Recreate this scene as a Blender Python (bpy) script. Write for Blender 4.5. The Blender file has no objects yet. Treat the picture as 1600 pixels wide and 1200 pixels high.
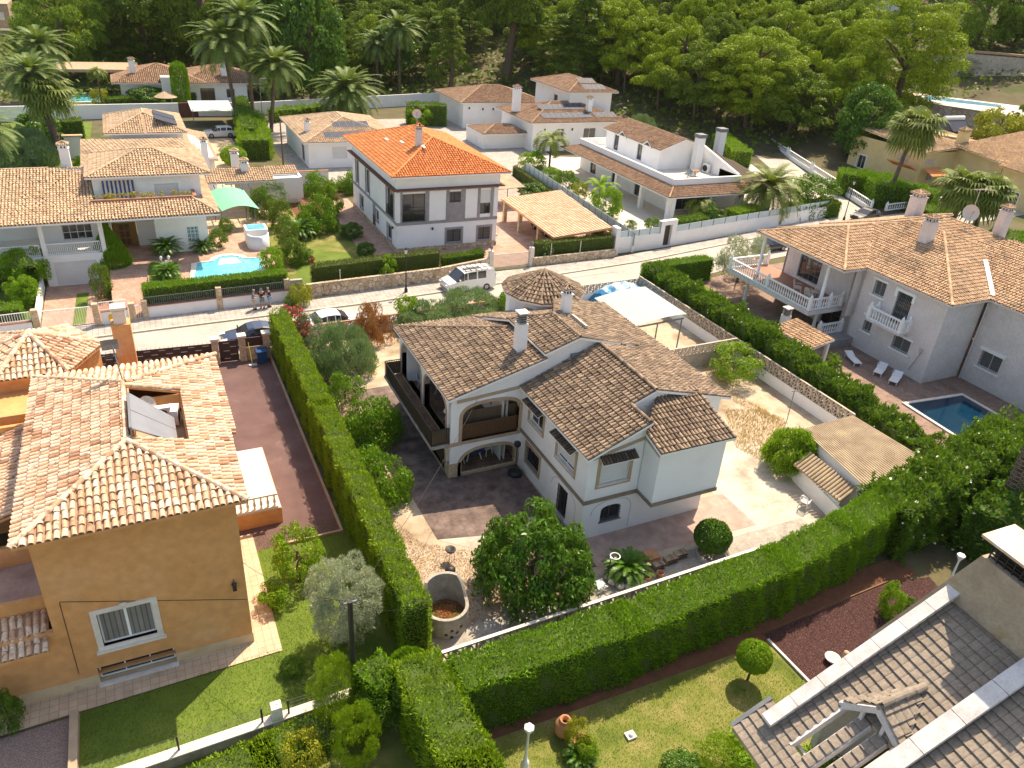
import bpy, bmesh, math, random
import numpy as np
from mathutils import Vector, Matrix
from mathutils.geometry import tessellate_polygon
rad = math.radians
scene = bpy.context.scene
COL = scene.collection
# ------------------------------------------------------------------ camera, sky, sun, exposure
F_PX = 1203.9; CAM_H = 27.0
_p, _r, _y = rad(28.915), rad(-4.387), rad(27.158)
_f0 = np.array([math.sin(_y), math.cos(_y), 0.]); _rt = np.array([math.cos(_y), -math.sin(_y), 0.]); _up = np.array([0, 0, 1.])
_fw = _f0*math.cos(_p) - _up*math.sin(_p); _dn = -(_f0*math.sin(_p) + _up*math.cos(_p))
_cx = math.cos(_r)*_rt + math.sin(_r)*_dn; _cy = -math.sin(_r)*_rt + math.cos(_r)*_dn
cam_d = bpy.data.cameras.new('camera'); cam = bpy.data.objects.new('camera', cam_d); COL.objects.link(cam)
cam_d.sensor_width = 36.0; cam_d.lens = 36.0*F_PX/1600.0; cam_d.clip_end = 3000; cam_d.clip_start = 0.5
_m = Matrix(((_cx[0], -_cy[0], -_fw[0], 0), (_cx[1], -_cy[1], -_fw[1], 0), (_cx[2], -_cy[2], -_fw[2], CAM_H), (0, 0, 0, 1)))
cam.matrix_world = _m
scene.camera = cam
SUN_D = Vector((0.49, 0.41, 1.0)).normalized()        # towards the sun
SUN_EL = math.asin(SUN_D.z); SUN_AZ = math.atan2(SUN_D.x, SUN_D.y)
w = bpy.data.worlds.new('World'); scene.world = w; w.use_nodes = True
_nt = w.node_tree; _bg = _nt.nodes['Background']
_sky = _nt.nodes.new('ShaderNodeTexSky'); _sky.sky_type = 'NISHITA'; _sky.sun_disc = False
_sky.sun_elevation = SUN_EL; _sky.sun_rotation = SUN_AZ; _sky.air_density = 1.0; _sky.dust_density = 1.5; _sky.ozone_density = 1.0
_nt.links.new(_sky.outputs[0], _bg.inputs[0]); _bg.inputs[1].default_value = 0.15
sun_d = bpy.data.lights.new('sun', 'SUN'); sun_d.energy = 3.9; sun_d.angle = rad(0.5); sun_d.color = (1.0, 0.93, 0.82)
sun = bpy.data.objects.new('sun', sun_d); COL.objects.link(sun); sun.location = (0, 0, 80)
sun.rotation_euler = SUN_D.to_track_quat('Z', 'Y').to_euler()
scene.view_settings.view_transform = 'Standard'; scene.view_settings.look = 'None'
scene.view_settings.exposure = 0.94; scene.view_settings.use_white_balance = True; scene.view_settings.white_balance_temperature = 7900; scene.view_settings.white_balance_tint = 12; scene.view_settings.gamma = 1.0
scene.cycles.max_bounces = 6; scene.cycles.transparent_max_bounces = 6

def P(px, py, z=0.0):
    """world point at height z seen at photograph pixel (px,py): used once, to survey positions"""
    v = _cx*((px-800)/F_PX) + _cy*((py-600)/F_PX) + _fw
    t = (z-CAM_H)/v[2]
    return Vector((v[0]*t, v[1]*t, z))
def hill(x, y):
    q = .8*x + .6*y - 140
    a = 0.0
    if q > 0: a = .30*q*q/(q+12)
    return min(a, 60)
def PH(px, py):
    """the same on the terrain"""
    v = _cx*((px-800)/F_PX) + _cy*((py-600)/F_PX) + _fw
    t = 20.0
    while t < 900:
        x, y, z = v[0]*t, v[1]*t, CAM_H+v[2]*t
        if z < hill(x, y): break
        t += 0.7
    return Vector((x, y, hill(x, y)))
# ------------------------------------------------------------------ objects
worg = {}
def setp(o, label=None, cat=None, group=None, kind=None):
    if label: o['label'] = label
    if cat: o['category'] = cat
    if group: o['group'] = group
    if kind: o['kind'] = kind
    return o
def thing(name, label, cat, loc=(0, 0, 0), group=None):
    o = bpy.data.objects.new(name, None); COL.objects.link(o); o.location = loc; o.empty_display_size = .3
    worg[o.name] = Vector(loc); setp(o, label, cat, group); return o
def link(name, me, parent=None):
    o = bpy.data.objects.new(name, me); COL.objects.link(o)
    if parent is not None:
        o.parent = parent; o.location = -worg[parent.name]
    worg[o.name] = Vector((0, 0, 0))
    return o
def copy_tree(o, parent=None):
    c = o.copy(); COL.objects.link(c)
    if parent is not None: c.parent = parent
    worg[c.name] = worg.get(o.name, Vector((0, 0, 0))).copy()
    for ch in [k for k in o.children]: copy_tree(ch, c)
    return c
class MB:
    def __init__(s): s.v = []; s.f = []; s.m = []; s.sm = []
    def add(s, vs, fs, m=0, smooth=False):
        b = len(s.v); s.v += [tuple(x) for x in vs]
        for f in fs: s.f.append([b+i for i in f]); s.m.append(m); s.sm.append(smooth)
    def box(s, x0, x1, y0, y1, z0, z1, m=0):
        s.add([(x0,y0,z0),(x1,y0,z0),(x1,y1,z0),(x0,y1,z0),(x0,y0,z1),(x1,y0,z1),(x1,y1,z1),(x0,y1,z1)],
              [(3,2,1,0),(4,5,6,7),(0,1,5,4),(1,2,6,5),(2,3,7,6),(3,0,4,7)], m)
    def obox(s, c, ax, ay, az, m=0):
        c = Vector(c); ax, ay, az = Vector(ax), Vector(ay), Vector(az)
        vs = [c+a*ax+b*ay+d*az for d in (-1,1) for b in (-1,1) for a in (-1,1)]
        s.add(vs, [(0,2,3,1),(4,5,7,6),(0,1,5,4),(1,3,7,5),(3,2,6,7),(2,0,4,6)], m)
    def bar(s, a, b, w, h=None, m=0, up=(0,0,1)):
        a, b = Vector(a), Vector(b); h = h or w; d = (b-a); l = d.length
        if l < 1e-6: return
        d /= l; u = Vector(up)
        if abs(d.dot(u)) > .98: u = Vector((1, 0, 0))
        sx = d.cross(u).normalized(); uz = sx.cross(d)
        s.obox((a+b)/2, d*l/2, sx*w/2, uz*h/2, m)
    def tube(s, pts, r, n=8, m=0, cap=True, smooth=True):
        pts = [Vector(p) for p in pts]; rs = r if isinstance(r, (list, tuple)) else [r]*len(pts)
        vs = []; ref = None
        for i, p in enumerate(pts):
            d = (pts[min(i+1, len(pts)-1)]-pts[max(i-1, 0)]).normalized()
            if ref is None: ref = Vector((0,0,1)) if abs(d.z) < .9 else Vector((1,0,0))
            a = d.cross(ref).normalized(); b = d.cross(a); ref = a.cross(d)
            for k in range(n):
                t = 2*math.pi*k/n; vs.append(p+(a*math.cos(t)+b*math.sin(t))*rs[i])
        fs = [(i*n+k, i*n+(k+1) % n, (i+1)*n+(k+1) % n, (i+1)*n+k) for i in range(len(pts)-1) for k in range(n)]
        s.add(vs, fs, m, smooth)
        if cap: s.add(vs[:n], [tuple(range(n))], m); s.add(vs[-n:], [tuple(reversed(range(n)))], m)
    def lathe(s, c, prof, n=16, m=0, smooth=True, sx=1, sy=1):
        c = Vector(c); vs = []
        for r, z in prof:
            for k in range(n):
                t = 2*math.pi*k/n; vs.append((c.x+r*sx*math.cos(t), c.y+r*sy*math.sin(t), c.z+z))
        fs = [(i*n+k, i*n+(k+1) % n, (i+1)*n+(k+1) % n, (i+1)*n+k) for i in range(len(prof)-1) for k in range(n)]
        s.add(vs, fs, m, smooth)
    def prism(s, pts, z0, z1, m=0):
        n = len(pts)
        s.add([(p[0], p[1], z0) for p in pts]+[(p[0], p[1], z1) for p in pts],
              [tuple(reversed(range(n))), tuple(range(n, 2*n))]+[(i, (i+1) % n, n+(i+1) % n, n+i) for i in range(n)], m)
    def solid(s, pts, off, m=0):
        """polygon in 3-D extruded by vector off"""
        n = len(pts); pts = [Vector(p) for p in pts]; off = Vector(off)
        s.add(pts+[p+off for p in pts], [tuple(range(n)), tuple(reversed(range(n, 2*n)))]+[(i, n+i, n+(i+1) % n, (i+1) % n) for i in range(n)], m)
    def build(s, name, mats, parent=None, local=False):
        if not isinstance(mats, (list, tuple)): mats = [mats]
        me = bpy.data.meshes.new(name); me.from_pydata(s.v, [], s.f)
        for m in mats: me.materials.append(m)
        me.polygons.foreach_set('material_index', s.m); me.polygons.foreach_set('use_smooth', s.sm); me.update()
        o = link(name, me, None)
        if parent is not None:
            o.parent = parent
            if not local: o.location = -worg[parent.name]
        return o
def np_mesh(name, V, fsize, mats, midx=None, smooth=False):
    """V (n*fsize,3) -> n separate faces"""
    n = len(V)//fsize; me = bpy.data.meshes.new(name)
    me.vertices.add(len(V)); me.vertices.foreach_set('co', np.asarray(V, np.float32).ravel())
    me.loops.add(n*fsize); me.loops.foreach_set('vertex_index', np.arange(n*fsize, dtype=np.int32))
    me.polygons.add(n); me.polygons.foreach_set('loop_start', np.arange(0, n*fsize, fsize, dtype=np.int32))
    if midx is not None: me.polygons.foreach_set('material_index', np.asarray(midx, np.int32))
    for m in (mats if isinstance(mats, (list, tuple)) else [mats]): me.materials.append(m)
    me.update(calc_edges=True); return me
def np_mesh_idx(name, V, Fq, mats):
    me = bpy.data.meshes.new(name); V = np.asarray(V, np.float32); Fq = np.asarray(Fq, np.int32); k = Fq.shape[1]
    me.vertices.add(len(V)); me.vertices.foreach_set('co', V.ravel())
    me.loops.add(Fq.size); me.loops.foreach_set('vertex_index', Fq.ravel())
    me.polygons.add(len(Fq)); me.polygons.foreach_set('loop_start', np.arange(0, Fq.size, k, dtype=np.int32))
    for m in (mats if isinstance(mats, (list, tuple)) else [mats]): me.materials.append(m)
    me.update(calc_edges=True); return me
# ------------------------------------------------------------------ materials
def _new(name):
    m = bpy.data.materials.new(name); m.use_nodes = True; nt = m.node_tree
    return m, nt, nt.nodes['Principled BSDF']
def _coord(nt, scale=(1, 1, 1), rot=(0, 0, 0)):
    """world-aligned coordinates (the position of the surface point itself)"""
    g = nt.nodes.new('ShaderNodeNewGeometry'); mp = nt.nodes.new('ShaderNodeMapping')
    mp.inputs['Scale'].default_value = scale; mp.inputs['Rotation'].default_value = rot
    nt.links.new(g.outputs['Position'], mp.inputs[0]); return mp.outputs[0]
def _ramp(nt, fac, stops):
    r = nt.nodes.new('ShaderNodeValToRGB'); e = r.color_ramp.elements
    while len(e) < len(stops): e.new(.5)
    for i, (p, c) in enumerate(stops): e[i].position = p; e[i].color = (*c, 1)
    nt.links.new(fac, r.inputs[0]); return r.outputs[0]
def _noise(nt, co, scale, detail=4, rough=.6, dist=0):
    n = nt.nodes.new('ShaderNodeTexNoise'); n.inputs['Scale'].default_value = scale; n.inputs['Detail'].default_value = detail
    n.inputs['Roughness'].default_value = rough; n.inputs['Distortion'].default_value = dist
    if co is not None: nt.links.new(co, n.inputs['Vector'])
    return n.outputs[0]
def _mix(nt, fac, a, b, mode='MIX'):
    n = nt.nodes.new('ShaderNodeMix'); n.data_type = 'RGBA'; n.blend_type = mode
    for s, v in ((n.inputs[0], fac), (n.inputs[6], a), (n.inputs[7], b)):
        if hasattr(v, 'links'): nt.links.new(v, s)
        elif isinstance(v, (int, float)): s.default_value = v
        else: s.default_value = (*v, 1)
    return n.outputs[2]
def _bump(nt, b, h, strength=.4, dist=.02):
    n = nt.nodes.new('ShaderNodeBump'); n.inputs['Strength'].default_value = strength; n.inputs['Distance'].default_value = dist
    nt.links.new(h, n.inputs['Height']); nt.links.new(n.outputs[0], b.inputs['Normal'])
def mnoise(name, stops, scale=3, rough=.8, bump=0, bscale=40, scale2=None, spec=.3, metal=0, detail=5):
    """colour from noise over the surface, plus a finer second noise"""
    m, nt, b = _new(name); co = _coord(nt)
    c = _ramp(nt, _noise(nt, co, scale, detail), stops)
    if scale2:
        g = _ramp(nt, _noise(nt, co, scale2, 3), [(.3, (.86, .86, .86)), (.7, (1.06, 1.06, 1.06))])
        c = _mix(nt, 1.0, c, g, 'MULTIPLY')
    nt.links.new(c, b.inputs['Base Color']); b.inputs['Roughness'].default_value = rough
    b.inputs['Specular IOR Level'].default_value = spec; b.inputs['Metallic'].default_value = metal
    if bump: _bump(nt, b, _noise(nt, co, bscale, 4), bump)
    return m
def mflat(name, c, rough=.6, spec=.4, metal=0, vary=.12, scale=2.5, coat=0):
    a = tuple(x*(1-vary) for x in c); d = tuple(min(1, x*(1+vary)) for x in c)
    m = mnoise(name, [(.35, a), (.65, d)], scale, rough, 0, spec=spec, metal=metal, detail=3)
    if coat: m.node_tree.nodes['Principled BSDF'].inputs['Coat Weight'].default_value = coat
    return m
def mtile(name, stops, dirt=(.10, .085, .07), dirtamt=.25, scale=.9, spread=1.0):
    """roof tile: each tile its own tone, with weathering patches"""
    m, nt, b = _new(name); g = nt.nodes.new('ShaderNodeNewGeometry'); co = _coord(nt)
    c = _ramp(nt, g.outputs['Random Per Island'], stops)
    n2 = _ramp(nt, _noise(nt, co, 9, 4, .7), [(.35, (.78, .76, .74)), (.68, (1.18, 1.16, 1.12))])
    c = _mix(nt, 1.0, c, n2, 'MULTIPLY')
    d = _ramp(nt, _noise(nt, co, scale, 6, .7), [(.5 if scale < 3 else .55, (0, 0, 0)), (.72 if scale < 3 else .63, (dirtamt,)*3)])
    c = _mix(nt, d, c, dirt)
    nt.links.new(c, b.inputs['Base Color']); b.inputs['Roughness'].default_value = .85; b.inputs['Specular IOR Level'].default_value = .2
    _bump(nt, b, _noise(nt, co, 30, 3), .35, .01)
    return m
def mleaf(name, cols, trans=.3, rough=.55):
    m, nt, b = _new(name); g = nt.nodes.new('ShaderNodeNewGeometry'); co = _coord(nt)
    n = len(cols); st = [(i/(n-1) if n > 1 else 0, c) for i, c in enumerate(cols)]
    mi = nt.nodes.new('ShaderNodeMath'); mi.operation = 'MULTIPLY_ADD'; mi.inputs[1].default_value = .55
    nt.links.new(g.outputs['Random Per Island'], mi.inputs[0])
    m2 = nt.nodes.new('ShaderNodeMath'); m2.operation = 'MULTIPLY'; m2.inputs[1].default_value = .55
    nt.links.new(_noise(nt, co, .9, 3), m2.inputs[0]); nt.links.new(m2.outputs[0], mi.inputs[2])
    c = _ramp(nt, mi.outputs[0], st)
    nt.links.new(c, b.inputs['Base Color']); b.inputs['Roughness'].default_value = rough; b.inputs['Specular IOR Level'].default_value = .25
    tr = nt.nodes.new('ShaderNodeBsdfTranslucent'); nt.links.new(_mix(nt, .35, c, (.30, .42, .03), 'MIX'), tr.inputs[0])
    mx = nt.nodes.new('ShaderNodeMixShader'); mx.inputs[0].default_value = trans
    out = nt.nodes['Material Output']
    nt.links.new(b.outputs[0], mx.inputs[1]); nt.links.new(tr.outputs[0], mx.inputs[2]); nt.links.new(mx.outputs[0], out.inputs[0])
    return m
def mbrick(name, c1, c2, mortar, bw=.4, bh=.2, ms=.012, off=.5, rot=(0, 0, 0), rough=.85, wear=.3, bump=.3):
    m, nt, b = _new(name); co = _coord(nt, rot=rot)
    t = nt.nodes.new('ShaderNodeTexBrick'); nt.links.new(co, t.inputs['Vector']); t.offset = off
    t.inputs['Color1'].default_value = (*c1, 1); t.inputs['Color2'].default_value = (*c2, 1); t.inputs['Mortar'].default_value = (*mortar, 1)
    t.inputs['Scale'].default_value = 1; t.inputs['Brick Width'].default_value = bw; t.inputs['Row Height'].default_value = bh
    t.inputs['Mortar Size'].default_value = ms; t.inputs['Mortar Smooth'].default_value = .2
    g = _ramp(nt, _noise(nt, co, 1.1, 6, .65), [(.3, (1-wear,)*3), (.7, (1+wear*.5,)*3)])
    c = _mix(nt, 1.0, t.outputs[0], g, 'MULTIPLY'); nt.links.new(c, b.inputs['Base Color'])
    b.inputs['Roughness'].default_value = rough; b.inputs['Specular IOR Level'].default_value = .2
    _bump(nt, b, t.outputs[0], bump, .01)
    return m
def mstone(name, cols, mortar, scale=3.0, width=.06):
    m, nt, b = _new(name); co = _coord(nt)
    v = nt.nodes.new('ShaderNodeTexVoronoi'); v.feature = 'F1'; v.inputs['Scale'].default_value = scale; nt.links.new(co, v.inputs['Vector'])
    e = nt.nodes.new('ShaderNodeTexVoronoi'); e.feature = 'DISTANCE_TO_EDGE'; e.inputs['Scale'].default_value = scale; nt.links.new(co, e.inputs['Vector'])
    sp = nt.nodes.new('ShaderNodeSeparateColor'); nt.links.new(v.outputs['Color'], sp.inputs[0])
    c = _ramp(nt, sp.outputs[0], [(i/(len(cols)-1), k) for i, k in enumerate(cols)])
    c = _mix(nt, 1.0, c, _ramp(nt, _noise(nt, co, 12, 4), [(.3, (.8,)*3), (.7, (1.15,)*3)]), 'MULTIPLY')
    f = _ramp(nt, e.outputs['Distance'], [(width*.4, (1, 1, 1)), (width, (0, 0, 0))])
    c = _mix(nt, f, c, mortar); nt.links.new(c, b.inputs['Base Color']); b.inputs['Roughness'].default_value = .9
    _bump(nt, b, e.outputs['Distance'], .6, .04)
    return m
def mglass(name, c=(.02, .025, .03), rough=.08):
    m, nt, b = _new(name); b.inputs['Base Color'].default_value = (*c, 1); b.inputs['Roughness'].default_value = rough
    b.inputs['Specular IOR Level'].default_value = .8
    co = _coord(nt); _bump(nt, b, _noise(nt, co, 1.5, 2), .02, .02)
    return m
def mwater(name, deep, light):
    m, nt, b = _new(name); co = _coord(nt)
    c = _ramp(nt, _noise(nt, co, 2.2, 3, .5, .6), [(.3, deep), (.75, light)])
    nt.links.new(c, b.inputs['Base Color']); b.inputs['Roughness'].default_value = .06; b.inputs['Specular IOR Level'].default_value = .6
    _bump(nt, b, _noise(nt, co, 5, 3, .6), .12, .03)
    return m
M = {}
M['white'] = mnoise('white_stucco', [(.25, (.73, .72, .70)), (.5, (.80, .795, .78)), (.8, (.83, .825, .81))], .5, .9, .12, 60)
M['white_clean'] = mflat('white_paint', (.80, .80, .79), .6, vary=.04)
M['cream_trim'] = mnoise('sandstone_trim', [(.3, (.37, .26, .17)), (.7, (.47, .35, .24))], 2.5, .85, .2, 50)
M['band_dark'] = mnoise('weathered_band', [(.3, (.20, .155, .115)), (.7, (.29, .23, .17))], 2.5, .85, .2, 50)
M['orange_wall'] = mnoise('ochre_render', [(.25, (.60, .285, .10)), (.55, (.66, .33, .13)), (.75, (.69, .38, .18))], .45, .9, .4, 70, scale2=2.5, detail=9)
M['plinth'] = mnoise('stained_plinth', [(.35, (.52, .37, .21)), (.6, (.60, .45, .28)), (.8, (.40, .30, .20))], 1.6, .9, .1)
M['limestone'] = mnoise('pale_limestone', [(.3, (.58, .52, .44)), (.7, (.72, .67, .60))], 3, .8, .1)
M['yellow_wall'] = mnoise('yellow_render', [(.3, (.62, .47, .22)), (.7, (.72, .57, .31))], .6, .9, .1)
M['pinkwhite'] = mnoise('pinkish_white_render', [(.3, (.62, .56, .54)), (.7, (.72, .66, .635))], .8, .9, .3, 110, scale2=7)
M['grey_trim'] = mflat('grey_trim_paint', (.28, .26, .26), .8)
M['brown_trim'] = mflat('maroon_trim', (.15, .055, .04), .7)
M['tile_main'] = mtile('weathered_tan_tiles', [(0, (.165, .12, .088)), (.3, (.235, .17, .122)), (.7, (.305, .225, .16)), (1, (.40, .30, .21))], scale=.7, dirtamt=.3)
M['tile_orange'] = mtile('mottled_cream_tiles', [(0, (.40, .22, .14)), (.14, (.60, .36, .23)), (.35, (.68, .46, .32)), (.7, (.74, .56, .41)), (1, (.78, .63, .49))], dirt=(.13, .07, .045), dirtamt=.62, scale=3.6)
M['tile_villa'] = mtile('buff_tiles', [(0, (.42, .29, .185)), (.5, (.54, .395, .265)), (1, (.62, .475, .335))], dirtamt=.5, scale=.5)
M['tile_bright'] = mtile('bright_orange_tiles', [(0, (.60, .20, .07)), (.5, (.69, .26, .095)), (1, (.74, .33, .14))], dirtamt=.3, scale=1.5)
M['tile_brown'] = mtile('brown_tiles', [(0, (.27, .165, .105)), (.5, (.35, .22, .145)), (1, (.43, .29, .195))], dirtamt=.35)
M['tile_right'] = mtile('sandy_orange_tiles', [(0, (.42, .27, .165)), (.4, (.52, .35, .22)), (1, (.61, .44, .29))], dirtamt=.6, scale=.6)
M['tile_dark'] = mtile('old_dark_tiles', [(0, (.06, .045, .035)), (1, (.13, .095, .07))], dirtamt=.3)
M['slate'] = mtile('taupe_flat_tiles', [(0, (.235, .20, .165)), (.5, (.265, .225, .185)), (1, (.295, .25, .205))], dirt=(.16, .13, .10), dirtamt=.35)
M['pan'] = mnoise('tile_bed', [(.3, (.055, .038, .026)), (.7, (.10, .07, .048))], 5, .9)
M['pan_light'] = mnoise('tile_bed_light', [(.3, (.30, .19, .12)), (.7, (.42, .28, .18))], 5, .9)
M['pan_orange'] = mnoise('tile_bed_orange', [(.3, (.36, .10, .03)), (.7, (.46, .14, .04))], 5, .9)
M['mortar'] = mnoise('roof_mortar', [(.3, (.42, .36, .29)), (.7, (.55, .48, .40))], 5, .9)
M['glass'] = mglass('dark_glass'); M['glass_blue'] = mglass('teal_glass', (.03, .16, .22), .15)
M['frost'] = mnoise('frosted_glass', [(.3, (.42, .52, .54)), (.7, (.52, .62, .63))], 1.2, .35, spec=.5)
M['iron'] = mflat('dark_iron', (.025, .022, .022), .5); M['iron_grey'] = mflat('grey_iron', (.16, .17, .18), .5)
M['shutter'] = mbrick('roller_shutter', (.70, .70, .69), (.66, .66, .65), (.45, .45, .45), 30, .05, .006, 0, (rad(90), 0, 0), .5, .08)
M['wood'] = mnoise('dark_wood', [(.3, (.10, .05, .025)), (.7, (.17, .09, .045))], 6, .6)
M['wood_gate'] = mflat('dark_brown_steel', (.055, .03, .026), .5)
M['door_wood'] = mnoise('honey_wood_door', [(.3, (.24, .12, .035)), (.7, (.34, .18, .06))], 5, .5)
M['reed'] = mbrick('reed_screen', (.16, .115, .07), (.20, .14, .085), (.06, .04, .03), .05, 9, .008, 0, (rad(90), 0, 0), .9, .3)
M['terracotta'] = mnoise('terracotta_floor', [(.3, (.30, .14, .09)), (.7, (.38, .185, .12))], 3, .7)
M['clay'] = mnoise('clay', [(.3, (.40, .17, .08)), (.7, (.52, .25, .13))], 6, .85)
M['asphalt'] = mnoise('sunlit_concrete_road', [(.3, (.37, .335, .29)), (.55, (.43, .395, .345)), (.75, (.47, .43, .38))], .35, .9, .12, 120, scale2=2.5)
M['pavement'] = mbrick('pavement_slabs', (.40, .36, .32), (.47, .42, .375), (.25, .22, .20), .4, .4, .02, 0)
M['kerb'] = mnoise('kerb_stone', [(.3, (.50, .42, .32)), (.7, (.60, .52, .41))], 4, .9)
M['lawn'] = mnoise('lawn_grass', [(.3, (.085, .12, .02)), (.45, (.14, .17, .03)), (.6, (.24, .22, .07)), (.75, (.33, .25, .11))], .55, .95, .6, 60, scale2=14)
M['lawn_green'] = mnoise('green_lawn_grass', [(.3, (.085, .135, .018)), (.6, (.125, .185, .026)), (.8, (.21, .22, .06))], .6, .95, .6, 60, scale2=12)
M['earth'] = mnoise('dry_earth', [(.3, (.07, .06, .03)), (.5, (.13, .11, .055)), (.62, (.07, .085, .025)), (.75, (.17, .13, .075))], .12, .95, .5, 8, scale2=3)
M['yard'] = mnoise('dusty_yard', [(.28, (.20, .145, .09)), (.42, (.38, .29, .20)), (.55, (.50, .41, .31)), (.66, (.40, .29, .16)), (.78, (.26, .18, .10))], .38, .95, .5, 30, scale2=7, detail=8)
M['concrete_old'] = mnoise('patchy_old_concrete', [(.3, (.30, .245, .19)), (.5, (.49, .43, .35)), (.72, (.56, .51, .43))], .5, .9, .3, 30, scale2=5, detail=9)
M['patio_red'] = mbrick('red_patio_slabs', (.165, .115, .10), (.20, .145, .125), (.145, .11, .098), .45, .45, .012, 0, wear=.65, bump=.1)
M['patio_pink'] = mbrick('pink_patio_slabs', (.42, .28, .23), (.48, .33, .27), (.40, .30, .25), .42, .42, .025, 0, wear=.3)
M['brickpath'] = mbrick('herringbone_brick', (.42, .24, .17), (.52, .33, .25), (.38, .28, .22), .22, .11, .01, .5, (0, 0, rad(45)), wear=.3)
M['brickbrown'] = mbrick('brown_brick_paving', (.26, .17, .13), (.34, .23, .18), (.18, .13, .11), .22, .11, .01, .5, (0, 0, rad(20)), wear=.35)
M['asphalt_red'] = mnoise('dark_red_tarmac', [(.3, (.12, .068, .062)), (.6, (.165, .098, .09)), (.8, (.27, .18, .165))], .5, .9, .5, 150, scale2=40)
M['paleterrace'] = mnoise('pale_terrace', [(.3, (.56, .49, .41)), (.7, (.64, .57, .50))], 1, .8)
M['path_tile'] = mbrick('beige_path_tiles', (.54, .40, .27), (.60, .46, .32), (.40, .29, .20), .33, .33, .014, 0, wear=.25)
M['gravel'] = mnoise('red_lava_gravel', [(.35, (.020, .008, .008)), (.5, (.055, .022, .020)), (.64, (.10, .045, .038)), (.78, (.26, .17, .15))], 22, .95, .9, 60, detail=2)
M['gravel_grey'] = mnoise('mauve_gravel', [(.35, (.17, .12, .10)), (.6, (.30, .22, .19)), (.75, (.45, .36, .31))], 24, .95, .8, 60, detail=2)
M['soil'] = mnoise('red_soil', [(.3, (.12, .05, .027)), (.7, (.20, .085, .045))], 2, .95, .5, 40, scale2=12)
M['hedgecore'] = mflat('hedge_inner_twigs', (.05, .085, .012), .95)
M['bark'] = mnoise('bark', [(.3, (.09, .06, .04)), (.7, (.19, .135, .095))], 8, .95, .7, 20)
M['bark_palm'] = mbrick('palm_bark', (.22, .16, .12), (.30, .23, .17), (.08, .055, .04), .22, .12, .03, .5, (rad(90), 0, 0), wear=.4, bump=1)
M['l_cyp'] = mleaf('cypress_sprigs', [(.09, .21, .010), (.15, .31, .012), (.22, .41, .02)], .22)
M['l_cyp2'] = mleaf('cypress_sprigs_yellow', [(.13, .23, .010), (.20, .33, .014), (.30, .42, .03)], .22)
M['l_bush'] = mleaf('bush_leaves', [(.045, .11, .010), (.08, .18, .014), (.14, .26, .02)], .3)
M['l_dark'] = mleaf('dark_glossy_leaves', [(.035, .10, .012), (.065, .165, .016), (.11, .24, .024)], .25, .35)
M['l_bright'] = mleaf('bright_leaves', [(.10, .22, .010), (.17, .33, .015), (.27, .42, .03)], .38)
M['l_citrus'] = mleaf('citrus_leaves', [(.055, .15, .010), (.10, .24, .012), (.18, .33, .02)], .3, .4)
M['l_olive'] = mleaf('olive_leaves', [(.24, .28, .16), (.37, .41, .25), (.50, .53, .37)], .15)
M['l_green_olive'] = mleaf('grey_green_leaves', [(.12, .20, .075), (.20, .30, .12), (.29, .40, .18)], .15)
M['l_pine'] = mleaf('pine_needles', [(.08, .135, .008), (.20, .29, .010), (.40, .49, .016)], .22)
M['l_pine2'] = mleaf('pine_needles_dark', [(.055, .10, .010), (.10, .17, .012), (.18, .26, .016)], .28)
M['l_willow'] = mleaf('pepper_tree_leaves', [(.09, .17, .015), (.14, .25, .02), (.21, .33, .03)], .35)
M['l_palm'] = mleaf('palm_fronds', [(.07, .125, .025), (.12, .19, .04), (.21, .27, .08)], .2)
M['l_palmy'] = mleaf('palm_fronds_yellowish', [(.075, .12, .02), (.14, .19, .03), (.24, .27, .06)], .2)
M['l_rust'] = mleaf('dead_brown_leaves', [(.24, .075, .03), (.36, .13, .05), (.46, .19, .08)], .2)
M['l_yellow'] = mleaf('yellow_green_leaves', [(.20, .24, .02), (.32, .34, .03), (.45, .40, .04)], .25)
M['l_var'] = mleaf('pale_variegated_leaves', [(.10, .16, .06), (.22, .30, .15), (.45, .50, .33)], .15)
M['l_dry'] = mleaf('dry_grass_blades', [(.42, .29, .13), (.55, .40, .20), (.66, .51, .29)], .2)
M['l_grass'] = mleaf('grass_blades', [(.07, .16, .010), (.12, .22, .014), (.24, .27, .05)], .25)
M['f_pink'] = mflat('pink_blossom', (.62, .19, .20), .6); M['f_red'] = mflat('red_blossom', (.62, .06, .09), .6); M['f_white'] = mflat('white_blossom', (.75, .70, .62), .6)
M['lemon'] = mflat('lemon_peel', (.75, .60, .05), .5)
M['pool_light'] = mwater('light_pool_water', (.05, .42, .56), (.16, .62, .72))
M['pool_blue'] = mwater('blue_pool_water', (.02, .25, .48), (.08, .42, .62))
M['pool_deep'] = mwater('deep_pool_water', (.001, .022, .05), (.002, .035, .07))
M['solar'] = mbrick('solar_cells', (.10, .11, .14), (.12, .13, .165), (.42, .43, .45), 1.0, .17, .012, 0, rough=.25, wear=.1, bump=0)
M['solar_flat'] = mnoise('solar_collector_glass', [(.3, (.20, .21, .235)), (.7, (.25, .26, .285))], .8, .25, spec=.7)
M['plastic'] = mflat('white_plastic', (.78, .78, .77), .4, vary=.03); M['blueplastic'] = mflat('blue_plastic', (.01, .07, .20), .4)
M['tarp'] = mnoise('blue_tarpaulin', [(.4, (.05, .25, .45)), (.55, (.45, .56, .60)), (.7, (.62, .68, .68))], .9, .5)
M['tarp_blue'] = mflat('blue_tarpaulin_skirt', (.01, .16, .36), .5)
M['corr_white'] = mflat('white_corrugated_sheet', (.47, .52, .49), .5, vary=.05)
M['corr_tan'] = mnoise('lichened_fibre_cement', [(.3, (.30, .215, .135)), (.55, (.40, .31, .21)), (.72, (.48, .38, .22))], 1.2, .9, scale2=12)
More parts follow.
